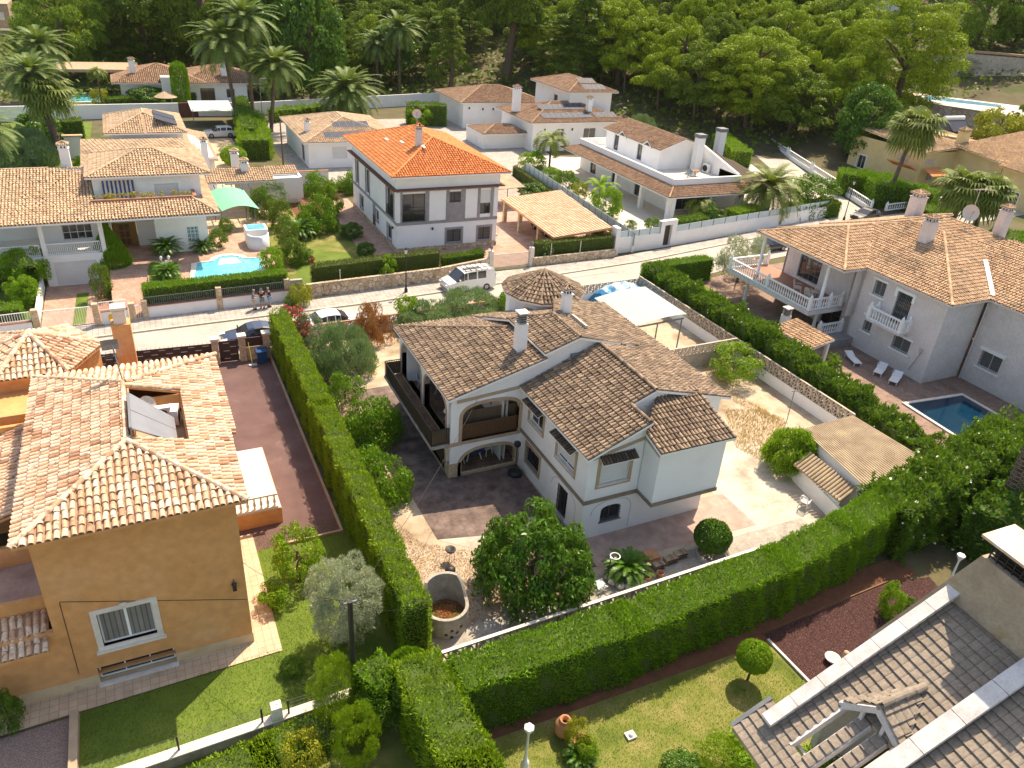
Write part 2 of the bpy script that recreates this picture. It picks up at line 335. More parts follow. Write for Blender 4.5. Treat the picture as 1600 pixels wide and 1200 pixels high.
M['block'] = mflat('openwork_block', (.50, .42, .34), .9); M['concrete'] = mnoise('grey_concrete', [(.3, (.27, .24, .20)), (.7, (.42, .385, .33))], 1.5, .9, .3, 40, scale2=6)
M['rubble'] = mstone('rubble_stone', [(.42, .31, .20), (.54, .42, .29), (.62, .52, .40)], (.24, .17, .11), 2.4, .07)
M['rubble_big'] = mstone('terrace_stone', [(.34, .27, .22), (.46, .385, .33), (.54, .47, .42)], (.25, .20, .17), 1.7, .05)
M['stonepillar'] = mstone('pillar_stone', [(.46, .32, .19), (.56, .42, .27), (.62, .50, .36)], (.36, .27, .18), 4, .05)
M['greenshade'] = mflat('green_shade_cloth', (.16, .50, .30), .8, vary=.08); M['awn_blue'] = mflat('blue_stripe', (.03, .08, .19), .8); M['awn_cream'] = mflat('cream_stripe', (.62, .50, .40), .8)
M['yellowpl'] = mflat('yellow_plaque', (.75, .42, .01), .5)
M['carwhite'] = mflat('white_car_paint', (.72, .72, .70), .25, .6, vary=.02, coat=.8); M['carblue'] = mflat('navy_car_paint', (.006, .009, .035), .3, .4, vary=.05, coat=1)
M['cargrey'] = mflat('bronze_grey_car_paint', (.12, .105, .09), .25, .6, metal=.4, coat=.8); M['tyre'] = mflat('tyre_rubber', (.02, .02, .02), .9); M['rim'] = mflat('alloy_rim', (.35, .35, .36), .35, metal=.7)
M['lampred'] = mflat('red_lens', (.4, .02, .01), .3); M['lampclear'] = mflat('clear_lens', (.6, .6, .6), .15)
M['skin'] = mflat('skin', (.50, .27, .18), .6, vary=.05); M['c_blue'] = mflat('blue_shirt_cloth', (.09, .20, .36), .9); M['c_black'] = mflat('black_cloth', (.02, .02, .025), .9)
M['c_navy'] = mflat('navy_cloth', (.03, .03, .07), .9); M['c_beige'] = mflat('beige_trousers_cloth', (.45, .36, .26), .9); M['c_denim'] = mflat('grey_denim', (.17, .22, .27), .9); M['c_lblue'] = mflat('light_blue_cloth', (.20, .38, .60), .9)
M['hair'] = mflat('grey_hair', (.25, .22, .20), .9); M['cap'] = mflat('cap_cloth', (.05, .07, .14), .9)
M['rust_metal'] = mnoise('rusty_white_metal', [(.4, (.72, .66, .58)), (.6, (.62, .42, .28)), (.7, (.70, .60, .50))], 1.6, .6, detail=6)
M['chimstone'] = mnoise('stained_stone_slab', [(.35, (.36, .285, .21)), (.58, (.44, .36, .27)), (.75, (.33, .21, .09))], .9, .85, .4, 30, scale2=10)
M['capstone'] = mnoise('white_cap_slab', [(.3, (.48, .45, .43)), (.6, (.66, .63, .61)), (.8, (.50, .44, .38))], 1.6, .8, .2, 40, scale2=14)
M['curtain'] = mbrick('curtain_cloth', (.20, .185, .165), (.27, .25, .22), (.13, .12, .11), .19, 9, .03, 0, (rad(90), 0, 0), .9, .1)
# ------------------------------------------------------------------ roofs
def tile_arrays(poly, down, w=.24, L=.38, seg=5, seed=0, flat=False):
    """barrel tiles laid on a sloping polygon; returns vertices and quads"""
    rng = np.random.default_rng(seed)
    P3 = [Vector(p) for p in poly]; c = P3[0]
    n = Vector((0, 0, 0))
    for i in range(len(P3)): n += (P3[i]-c).cross(P3[(i+1) % len(P3)]-c)
    n.normalize()
    if n.z < 0: n = -n
    d = Vector((down[0], down[1], 0)); d -= n*d.dot(n); d.normalize(); a = n.cross(d); up = -d
    U = np.array([(p-c).dot(a) for p in P3]); Vv = np.array([(p-c).dot(up) for p in P3]); m = len(P3)
    cols = []
    ncol = max(1, int(round((U.max()-U.min())/w))); w = (U.max()-U.min())/ncol
    for i in range(ncol):
        u = U.min()+(i+.5)*w; xs = []
        for k in range(m):
            u0, u1 = U[k], U[(k+1) % m]
            if (u0-u)*(u1-u) < 0: xs.append(Vv[k]+(Vv[(k+1) % m]-Vv[k])*(u-u0)/(u1-u0))
        xs.sort()
        for j in range(0, len(xs)-1, 2):
            v0, v1 = xs[j], xs[j+1]; k = 0
            vr = Vv.min()+math.floor((v0-Vv.min())/L+.01)*L
            while vr < v1-.03:
                b = max(vr, v0-.02); e = min(vr+L*1.12, v1)
                if e-b > .06: cols.append((u, b, e))
                vr += L
    T = np.array(cols); N = len(T)
    if N == 0: return np.zeros((0, 3)), np.zeros((0, 4), int)
    A = np.array(a); Dn = np.array(up); Nn = np.array(n); C = np.array(c)
    th = np.linspace(0, math.pi, seg+1)
    ju = rng.normal(0, .012, N)*w/.24; jr = rng.normal(1, .05, N); jt = rng.normal(0, .012, N)
    rl, ru = (.405*w, .345*w)
    hl, hu = (1.12, 1.1)
    if flat: rl, ru, hl, hu = .488*w, .488*w, .12, .12; ju = ju*0; jr = jr*0+1; jt = jt*0
    verts = []
    lift_l, lift_u = (.030, -.012) if not flat else (.075, .0)
    for end, r, hh, lift in ((0, rl, hl, lift_l), (1, ru, hu, lift_u)):
        v = T[:, 1] if end == 0 else T[:, 2]
        sgn = 1 if end == 0 else -1
        for t in th:
            uu = T[:, 0]+ju+np.cos(t)*r*jr+jt*sgn; zz = np.sin(t)*r*hh*jr+lift
            verts.append(C+uu[:, None]*A+v[:, None]*Dn+zz[:, None]*Nn)
    V = np.stack(verts, 1).reshape(-1, 3)          # N*(2(seg+1))
    s1 = seg+1; base = (np.arange(N)*2*s1)[:, None]
    q = [[k, k+1, s1+k+1, s1+k] for k in range(seg)]
    # closed lower end: quads folded over the half disc
    q += [[0, k, k+1, k+2 if k+2 < s1 else k+1] for k in range(1, seg-1, 2)] if False else []
    Fq = (base[:, :, None]+np.array(q)[None]).reshape(-1, 4)
    # lip: a thin strip under the lower edge gives the course line its thickness
    lipV = []
    for t in th:
        uu = T[:, 0]+ju+np.cos(t)*rl*(.8 if not flat else 1)*jr+jt; zz = np.sin(t)*rl*hl*(.8*jr)+lift_l-.012 if not flat else np.zeros(N)-.01
        lipV.append(C+uu[:, None]*A+(T[:, 1]+.004)[:, None]*Dn+zz[:, None]*Nn)
    LV = np.stack(lipV, 1).reshape(-1, 3); b2 = len(V)
    f2 = []
    for k in range(seg): f2.append([k, k+1])
    F2 = np.array([[i0, i1] for i0, i1 in f2])
    lo = (np.arange(N)*2*s1)[:, None]; ll = (b2+np.arange(N)*s1)[:, None]
    q2 = np.stack([lo+F2[:, 1], lo+F2[:, 0], ll+F2[:, 0], ll+F2[:, 1]], -1).reshape(-1, 4)
    return np.vstack([V, LV]), np.vstack([Fq, q2])
class Roof:
    """collects tile faces, bedding slabs and ridge caps into ONE roof mesh"""
    def __init__(s, w=.24, L=.38, seg=5, mats=('tile_main', 'pan', 'white'), flat=False, thick=.14, capr=.12):
        s.w, s.L, s.seg, s.mats, s.flat, s.t, s.capr = w, L, seg, mats, flat, thick, capr; s.V = []; s.F = []; s.mi = []; s.n = 0; s.mb = MB(); s.k = 0
    def face(s, poly, down):
        s.k += 1
        V, Fq = tile_arrays(poly, down, s.w, s.L, s.seg, s.k*7+3, s.flat)
        if len(V): s.V.append(V); s.F.append(Fq+s.n); s.n += len(V); s.mi += [0]*len(Fq)
        P3 = [Vector(p) for p in poly]; m = len(P3)
        s.mb.add(P3, [tuple(range(m))], 1)
        lo = [p-Vector((0, 0, s.t)) for p in P3]
        s.mb.add([p-Vector((0, 0, .003)) for p in P3]+lo, [tuple(reversed(range(m, 2*m)))]+[(i, m+i, m+(i+1) % m, (i+1) % m) for i in range(m)], 2)
    def cap(s, a, b, r=None, mat=0):
        a, b = Vector(a), Vector(b); r = r or s.capr; d = b-a; l = d.length; n = max(1, int(l/.38)); d /= l
        sx = d.cross(Vector((0, 0, 1))).normalized(); uz = sx.cross(d)
        rng = random.Random(int(l*100)+s.k)
        for i in range(n):
            p = a+d*(l*i/n); q = a+d*(l*(i+1.1)/n) if i < n-1 else b; vs = []
            jj = rng.uniform(-.01, .01)
            for pp, rr, lf in ((p, r, .02), (q, r*.82, .05)):
                for t in np.linspace(-.15, math.pi+.15, 7): vs.append(pp+sx*(math.cos(t)*rr+jj)+uz*(math.sin(t)*rr+lf-.03))
            s.mb.add(vs, [(k, k+1, 8+k, 7+k) for k in range(6)]+[(13, 12, 11, 10, 9, 8, 7)], mat)
    def hip(s, x0, x1, y0, y1, z, slope=.3, caps=True, faces='snwe'):
        W, D = x1-x0, y1-y0; h = min(W, D)/2
        if W <= D: a, b = Vector((x0+h, y0+h, z+h*slope)), Vector((x0+h, y1-h, z+h*slope))
        else: a, b = Vector((x0+h, y0+h, z+h*slope)), Vector((x1-h, y0+h, z+h*slope))
        sw, se, ne, nw = [Vector((x, y, z)) for x, y in ((x0, y0), (x1, y0), (x1, y1), (x0, y1))]
        if W <= D: S, E, N_, W_ = [sw, se, a], [se, ne, b, a], [ne, nw, b], [nw, sw, a, b]
        else: S, E, N_, W_ = [sw, se, b, a], [se, ne, b], [ne, nw, a, b], [nw, sw, a]
        if 's' in faces: s.face(S, (0, -1))
        if 'e' in faces: s.face(E, (1, 0))
        if 'n' in faces: s.face(N_, (0, 1))
        if 'w' in faces: s.face(W_, (-1, 0))
        if caps:
            up = Vector((0, 0, .05))
            if W <= D: L = [(sw, a), (se, a), (ne, b), (nw, b), (a, b)]
            else: L = [(sw, a), (nw, a), (se, b), (ne, b), (a, b)]
            for p, q in L:
                if (q-p).length > .3: s.cap(p+up, q+up)
        return a, b
    def build(s, parent, name='roof'):
        mb = s.mb; V = np.array(mb.v) if mb.v else np.zeros((0, 3))
        me = bpy.data.meshes.new(name)
        faces = [list(f) for F_ in s.F for f in F_.tolist()]; off = s.n
        allV = np.vstack(s.V+[V]) if s.V else V
        faces += [[i+off for i in f] for f in mb.f]
        me.from_pydata(allV.tolist(), [], faces)
        for m in s.mats: me.materials.append(M[m])
        me.polygons.foreach_set('material_index', s.mi+mb.m); me.update()
        return link(name, me, parent)
# ------------------------------------------------------------------ walls with real openings
class Fr:
    """local frame of a wall from p0 to p1 (outward normal on the right hand of the direction)"""
    def __init__(s, p0, p1):
        s.o = Vector((p0[0], p0[1], 0)); d = Vector((p1[0]-p0[0], p1[1]-p0[1], 0)); s.len = d.length; s.u = d.normalized(); s.n = Vector((s.u.y, -s.u.x, 0))
    def L(s, u, z, d=0): return s.o+s.u*u+s.n*d+Vector((0, 0, z))
    def box(s, mb, u0, u1, z0, z1, d0, d1, m=0):
        mb.obox(s.L((u0+u1)/2, (z0+z1)/2, (d0+d1)/2), s.u*((u1-u0)/2), s.n*((d1-d0)/2), Vector((0, 0, (z1-z0)/2)), m)
def rect(u0, u1, z0, z1): return [(u0, z0), (u1, z0), (u1, z1), (u0, z1)]
def arch(u0, u1, z0, zs, zt, n=14, cut=1.0):
    """opening with vertical jambs to zs and an (elliptical) arch up to zt"""
    c = (u0+u1)/2; r = (u1-u0)/2; pts = [(u0, z0), (u1, z0)]
    for i in range(n+1):
        t = math.pi*i/n; x, y = math.cos(t), math.sin(t)
        e = .8; pts.append((c+r*math.copysign(abs(x)**e, x), zs+(zt-zs)*abs(y)**e))
    return pts
def wallpoly(mb, fr, outer, holes=(), t=.25, m=0, mr=None):
    """wall face with openings, reveals and a back face"""
    mr = m if mr is None else mr
    loops = [[Vector((u, z, 0)) for u, z in outer]]+[[Vector((u, z, 0)) for u, z in h] for h in holes]
    flat = [p for l in loops for p in l]; tris = tessellate_polygon(loops)
    for d in (0, -t):
        vs = [fr.L(p.x, p.y, d) for p in flat]
        ff = []
        for a, b, c in tris:
            nn = (vs[b]-vs[a]).cross(vs[c]-vs[a]); ok = nn.dot(fr.n) > 0
            if d < 0: ok = not ok
            ff.append((a, b, c) if ok else (a, c, b))
        mb.add(vs, ff, m)
    for li, l in enumerate(loops):
        k = len(l); vs = [fr.L(p.x, p.y, 0) for p in l]+[fr.L(p.x, p.y, -t) for p in l]
        mb.add(vs, [(i, k+i, k+(i+1) % k, (i+1) % k) for i in range(k) if li or abs(l[i].x-l[(i+1) % k].x) > .001], m if li == 0 else mr)
def wall(mb, p0, p1, z0, z1, holes=(), t=.25, m=0, top=None, mr=None):
    fr = Fr(p0, p1)
    outer = [(0, z0), (fr.len, z0)]+([(fr.len, z1), (0, z1)] if top is None else top)
    wallpoly(mb, fr, outer, holes, t, m, mr); return fr
def box_walls(mb, x0, x1, y0, y1, z0, z1, S=(), W=(), E=(), N=(), t=.25, m=0):
    g = .0
    fs = wall(mb, (x0, y0), (x1, y0), z0, z1, S, t, m); fe = wall(mb, (x1, y0+g), (x1, y1), z0, z1, E, t, m)
    fn = wall(mb, (x1, y1), (x0, y1), z0, z1, N, t, m); fw = wall(mb, (x0, y1), (x0, y0), z0, z1, W, t, m)
    return fs, fe, fn, fw
def ring(mb, fr, pts, w, d0, d1, m=0, skip_bottom=False):
    """flat surround following an opening outline"""
    c = Vector((sum(p[0] for p in pts)/len(pts), sum(p[1] for p in pts)/len(pts)))
    n = len(pts); out = []
    for i in range(n):
        a = Vector(pts[i-1]); b = Vector(pts[i]); e = Vector(pts[(i+1) % n])
        d1_ = (b-a).normalized(); d2_ = (e-b).normalized(); nn = Vector((d1_.y, -d1_.x))+Vector((d2_.y, -d2_.x))
        nn.normalize(); k = max(.5, nn.dot(Vector((d1_.y, -d1_.x)))); out.append(b+nn*(w/k))
    for i in range(n):
        j = (i+1) % n
        if skip_bottom and i == 0: continue
        A, B, C_, D = Vector(pts[i]), Vector(pts[j]), out[j], out[i]
        q = [fr.L(p.x, p.y, d) for d in (d0, d1) for p in (A, B, C_, D)]
        mb.add(q, [(3, 2, 1, 0), (4, 5, 6, 7), (0, 1, 5, 4), (2, 3, 7, 6)]+([(1, 2, 6, 5), (3, 0, 4, 7)] if skip_bottom else []), m)
def window(parent, fr, u0, u1, z0, z1, depth=.16, frame='white_clean', glass='glass', nv=1, nh=0, sill=None, surround=None, sw=.14, grille=None, shutter=0, name='window', curtain=False, bars=.045):
    """frame, panes, sill, surround and grille set inside a real opening"""
    f = MB(); fw = .06
    fr.box(f, u0, u0+fw, z0, z1, -depth-.05, -depth+.02); fr.box(f, u1-fw, u1, z0, z1, -depth-.05, -depth+.02)
    fr.box(f, u0+fw, u1-fw, z0, z0+fw, -depth-.05, -depth+.019); fr.box(f, u0+fw, u1-fw, z1-fw, z1, -depth-.05, -depth+.019)
    for i in range(1, nv+1):
        u = u0+(u1-u0)*i/(nv+1); fr.box(f, u-bars/2, u+bars/2, z0+fw, z1-fw, -depth-.04, -depth+.015)
    for i in range(1, nh+1):
        z = z0+(z1-z0)*i/(nh+1); fr.box(f, u0+fw, u1-fw, z-bars/2, z+bars/2, -depth-.038, -depth+.012)
    W = f.build(name, M[frame], parent)
    g = MB(); g.add([fr.L(u0+fw, z0+fw, -depth-.02), fr.L(u1-fw, z0+fw, -depth-.02), fr.L(u1-fw, z1-fw, -depth-.02), fr.L(u0+fw, z1-fw, -depth-.02)], [(0, 1, 2, 3)])
    g.build('pane', M['curtain' if curtain else glass], W)
    if shutter:
        s = MB(); fr.box(s, u0+.02, u1-.02, z1-(z1-z0)*shutter, z1-.01, -depth+.03, -depth+.06); s.build('roller_shutter', M['shutter'], W)
    if sill:
        s = MB(); fr.box(s, u0-.06, u1+.06, z0-.07, z0+.002, -depth, .07); s.build('sill', M[sill], W)
    if surround:
        s = MB(); ring(s, fr, rect(u0, u1, z0, z1), sw, -.01, .035); s.build('surround', M[surround], W)
    if grille:
        s = MB(); n = max(3, int((u1-u0)/.13))
        for i in range(1, n): fr.box(s, u0+(u1-u0)*i/n-.011, u0+(u1-u0)*i/n+.011, z0, z1, .015, .037)
        for k in range(1, 5): fr.box(s, u0, u1, z0+(z1-z0)*k/5-.01, z0+(z1-z0)*k/5+.01, .01, .02)
        s.build('grille', M[grille], W)
    return W
_posts = set()
def balusters(parent, a, b, z, h=.95, sp=.24, mat='white_clean', posts=True, base=.1, cat=None, name='balustrade'):
    """turned balusters between a rail and a plinth"""
    a, b = Vector((a[0], a[1], 0)), Vector((b[0], b[1], 0)); l = (b-a).length; d = (b-a)/l; mb = MB()
    mb.bar(a+Vector((0, 0, z+base/2)), b+Vector((0, 0, z+base/2)), .2, base); mb.bar(a+Vector((0, 0, z+h-.05)), b+Vector((0, 0, z+h-.05)), .2, .1)
    n = max(2, int(l/sp)); H = h-.1-base
    prof = [(.05, 0), (.075, .04*H), (.05, .1*H), (.045, .16*H), (.085, .36*H), (.07, .5*H), (.035, .72*H), (.05, .8*H), (.045, .9*H), (.075, H)]
    for i in range(n): 
        p = a+d*(l*(i+.5)/n); mb.lathe((p.x, p.y, z+base), prof, 7)
    R_ = mb.build(name, M[mat], parent)
    if posts:
        q = MB()
        for p in (a, b):
            if (round(p.x, 1), round(p.y, 1), z) in _posts: continue
            _posts.add((round(p.x, 1), round(p.y, 1), z)); q.box(p.x-.14, p.x+.14, p.y-.14, p.y+.14, z, z+h+.05)
            q.lathe((p.x, p.y, z+h+.051), [(.1, 0), (.13, .06), (.13, .13), (.05, .28), (.0, .38)], 8)
        q.build('post', M[mat], R_ if parent is not None else R_)
    return R_
def railing(mb, a, b, z, h=1.0, sp=.13, r=.02, m=0, top=.05):
    a, b = Vector((a[0], a[1], 0)), Vector((b[0], b[1], 0)); l = (b-a).length; d = (b-a)/l; n = max(2, int(l/sp)); Z = Vector((0, 0, 1))
    mb.bar(a+Z*(z+h), b+Z*(z+h), top, top, m); mb.bar(a+Z*(z+.08), b+Z*(z+.08), .04, .04, m)
    for i in range(n+1): p = a+d*(l*i/n); mb.bar(p+Z*z, p+Z*(z+h), r, r, m)
def slab(name, pts, z, mat, th=.5, kind='structure'):
    """ground sheet"""
    mb = MB(); mb.add([(p[0], p[1], z) for p in pts], [tuple(range(len(pts)))]); me_ok = mb.build(name, M[mat])
    if me_ok.data.polygons[0].normal.z < 0:
        me_ok.data.flip_normals()
    setp(me_ok, kind=kind); return me_ok
def chimney(parent, x, y, z0, z1, sx=.35, sy=.35, wallm='white', style='gable', tile='tile_right'):
    c = MB(); c.box(x-sx, x+sx, y-sy, y+sy, z0, z1); C_ = c.build('chimney', M[wallm], parent); k = MB()
    if style == 'gable':
        k.box(x-sx-.06, x+sx+.06, y-sy-.06, y+sy+.06, z1, z1+.06); k.build('rim', M[wallm], C_)
        k = MB(); k.box(x-sx*.8, x+sx*.8, y-sy*.8, y+sy*.8, z1+.06, z1+.34); k.build('flue', M[wallm], C_)
        for s_ in (-1, 1):
            v = MB(); v.box(x+s_*sx*.35-.06, x+s_*sx*.35+.06, y-sy*.8-.012, y-sy*.8+.01, z1+.1, z1+.27); v.build('vent_hole', M['iron'], C_)
            v = MB(); v.box(x-sx*.8-.012, x-sx*.8+.01, y+s_*sy*.35-.06, y+s_*sy*.35+.06, z1+.1, z1+.27); v.build('vent_hole', M['iron'], C_)
        r = Roof(.16, .3, 4, (tile, 'pan', wallm), thick=.05, capr=.06); r.hip(x-sx-.08, x+sx+.08, y-sy-.08, y+sy+.08, z1+.38, .5); r.build(C_, 'cap')
    else:
        for i in range(4): k.box(x-sx*.9, x+sx*.9, y-sy*.9, y+sy*.9, z1+.06+i*.14, z1+.11+i*.14)
        k.build('louvres', M['concrete'], C_)
        q = MB(); q.box(x-sx*.6, x+sx*.6, y-sy*.6, y+sy*.6, z1, z1+.6); q.build('flue', M['iron'], C_)
        q = MB(); q.box(x-sx-.03, x+sx+.03, y-sy-.03, y+sy+.03, z1+.62, z1+.7); q.build('cap', M['limestone'], C_)
    return C_
def solar(parent, c, ux, uy, nx, ny, w=1.0, h=1.65, name='solar_panel'):
    c, ux, uy = Vector(c), Vector(ux).normalized(), Vector(uy).normalized(); n = ux.cross(uy)
    for i in range(nx):
        for j in range(ny):
            p = c+ux*(i*(w+.03))+uy*(j*(h+.03)); mb = MB(); mb.obox(p+n*.12, ux*w/2, uy*h/2, n*.02, 0)
            g = MB()
            for k in range(6):
                for q in range(4):
                    pc = p+ux*(w*(-.5+(q+.5)/4))+uy*(h*(-.5+(k+.5)/6))+n*.165; a_, b_ = ux*(w*.113), uy*(h*.076)
                    g.add([pc-a_-b_, pc+a_-b_, pc+a_+b_, pc-a_+b_], [(0, 1, 2, 3)])
            o = mb.build(name, M['white_clean'], parent); g.build('cells', M['solar_flat'] if False else M['cell'], o)
M['cell'] = mflat('photovoltaic_cell', (.045, .052, .075), .55, spec=.15)
# ------------------------------------------------------------------ foliage
def leaf_quads(C, Nn, size, aspect, rng, spread=.6, up=0.0, taper=.35):
    """C centres, Nn outward directions; each leaf a tapered quad whose long axis leans outward"""
    N = len(C); s = size*rng.uniform(.65, 1.35, N)[:, None]
    L = Nn+rng.normal(0, spread, (N, 3))+np.array([0, 0, up]); L /= np.linalg.norm(L, axis=1)[:, None]+1e-9
    R_ = np.cross(L, rng.normal(0, 1, (N, 3))); R_ /= np.linalg.norm(R_, axis=1)[:, None]+1e-9
    a = C-L*s*.5; b = C+L*s*.5; wv = R_*s*aspect*.5
    V = np.stack([a-wv, a+wv, b+wv*taper, b-wv*taper], 1)
    return V.reshape(-1, 3)
def flat_quads(C, Nn, size, aspect, rng, spread=.5):
    """leaves lying across the surface normal (broad leaves catch the light)"""
    N = len(C); s = size*rng.uniform(.6, 1.4, N)[:, None]
    n = Nn+rng.normal(0, spread, (N, 3)); n /= np.linalg.norm(n, axis=1)[:, None]+1e-9
    L = np.cross(n, rng.normal(0, 1, (N, 3))); L /= np.linalg.norm(L, axis=1)[:, None]+1e-9
    W = np.cross(n, L)
    V = np.stack([C-L*s*.5, C+W*s*aspect*.5, C+L*s*.5, C-W*s*aspect*.5], 1)
    return V.reshape(-1, 3)
def sph(N, rng, zmin=-1.0):
    v = rng.normal(0, 1, (N, 3)); v /= np.linalg.norm(v, axis=1)[:, None]
    if zmin > -1: v[:, 2] = np.where(v[:, 2] < zmin, -v[:, 2]*rng.uniform(0, 1, N), v[:, 2])
    return v
def crown_mesh(name, mat, rx, ry, rz, zc, clumps, cr, per, leaf, aspect, seed, mode='flat', spread=.6, up=0, shape='ball', fill=.8, core=True, extra=None, flatness=1.0):
    rng = np.random.default_rng(seed); Cs = []; Ns = []
    for i in range(clumps):
        d = sph(1, rng)[0]; rr = rng.uniform(fill**2, 1)**.5
        if shape == 'dome' and d[2] < -.15: d[2] = rng.uniform(-.15, .3)
        c = d*rr*np.array([rx, ry, rz])
        if shape == 'cone':
            t = rng.uniform(0, 1)**1.15; a = rng.uniform(0, 6.283); k = (1-t)**.8*rng.uniform(.6, 1); c = np.array([rx*k*math.cos(a), ry*k*math.sin(a), rz*(2*t-1)])
        if shape == 'umbrella':
            a = rng.uniform(0, 6.283); k = rng.uniform(0, 1)**.5; c = np.array([rx*k*math.cos(a), ry*k*math.sin(a), rz*(.9-1.1*k*k+rng.uniform(-.7, .1))])
        r = cr*rng.uniform(.6, 1.3); n = int(per*(r/cr)**2)
        s = sph(n, rng); s[:, 2] = np.where(s[:, 2] < -.3, -s[:, 2], s[:, 2])
        Cs.append(c+s*r*np.array([1, 1, flatness])*rng.uniform(.75, 1.05, n)[:, None]); Ns.append(s)
    C = np.vstack(Cs)+np.array([0, 0, zc]); Nn = np.vstack(Ns)
    V = flat_quads(C, Nn, leaf, aspect, rng, spread) if mode == 'flat' else leaf_quads(C, Nn, leaf, aspect, rng, spread, up)
    idx = np.zeros(len(C), int); mats = [mat]
    if extra:                       # flowers or fruit: (material, fraction, size)
        n = int(len(C)*extra[1]); k = rng.choice(len(C), n, replace=False); Cf = C[k]+Nn[k]*leaf*.4
        Vf = flat_quads(Cf, Nn[k], extra[2], .9, rng, .4); V = np.vstack([V, Vf]); idx = np.concatenate([idx, np.ones(n, int)]); mats.append(extra[0])
    return np_mesh(name, V, 4, mats, idx)
def limbs(mb, base, h, r, crown_r, n, seed, z0=.45, lean=(0, 0)):
    rng = random.Random(seed); b = Vector(base); top = b+Vector((lean[0], lean[1], h))
    mid = b+(top-b)*.5+Vector((rng.uniform(-.06, .06)*h, rng.uniform(-.06, .06)*h, 0)); mb.tube([b-Vector((0, 0, .2)), b+(mid-b)*.5, mid, top], [r*1.25, r, r*.8, r*.4], 8)
    for i in range(n):
        t = z0+(1-z0)*rng.random()*.85; p = b+(top-b)*t if t > .5 else b+(mid-b)*t*2; a = 6.283*i/n+rng.uniform(-.4, .4); k = crown_r*rng.uniform(.55, .85)
        q = p+Vector((math.cos(a)*k*.5, math.sin(a)*k*.5, h*.12)); e = p+Vector((math.cos(a)*k, math.sin(a)*k, h*.2*rng.uniform(.3, 1.6))); mb.tube([p, q, e], [r*.5, r*.33, r*.12], 6)
def tree(name, label, cat, loc, h, mesh, trunk_h, r, limb=5, seed=1, group=None, scale=(1, 1, 1), rot=0, lean=(0, 0), bark='bark'):
    """a trunk with limbs and a leafy crown; mesh is centred on its own origin at ground level"""
    t = thing(name, label, cat, loc, group)
    mb = MB(); limbs(mb, (0, 0, 0), trunk_h, r, limb and mesh[1]*.8, limb, seed, lean=lean)
    o = mb.build('trunk', M[bark], t, local=True)
    c = bpy.data.objects.new('crown', mesh[0]); COL.objects.link(c); c.parent = t; c.scale = scale; c.rotation_euler = (0, 0, rot)
    worg[c.name] = Vector((0, 0, 0))
    return t
def bush(name, label, cat, loc, mesh, scale=(1, 1, 1), rot=0, group=None):
    o = bpy.data.objects.new(name, mesh); COL.objects.link(o); o.location = loc; o.scale = scale; o.rotation_euler = (0, 0, rot); setp(o, label, cat, group); return o
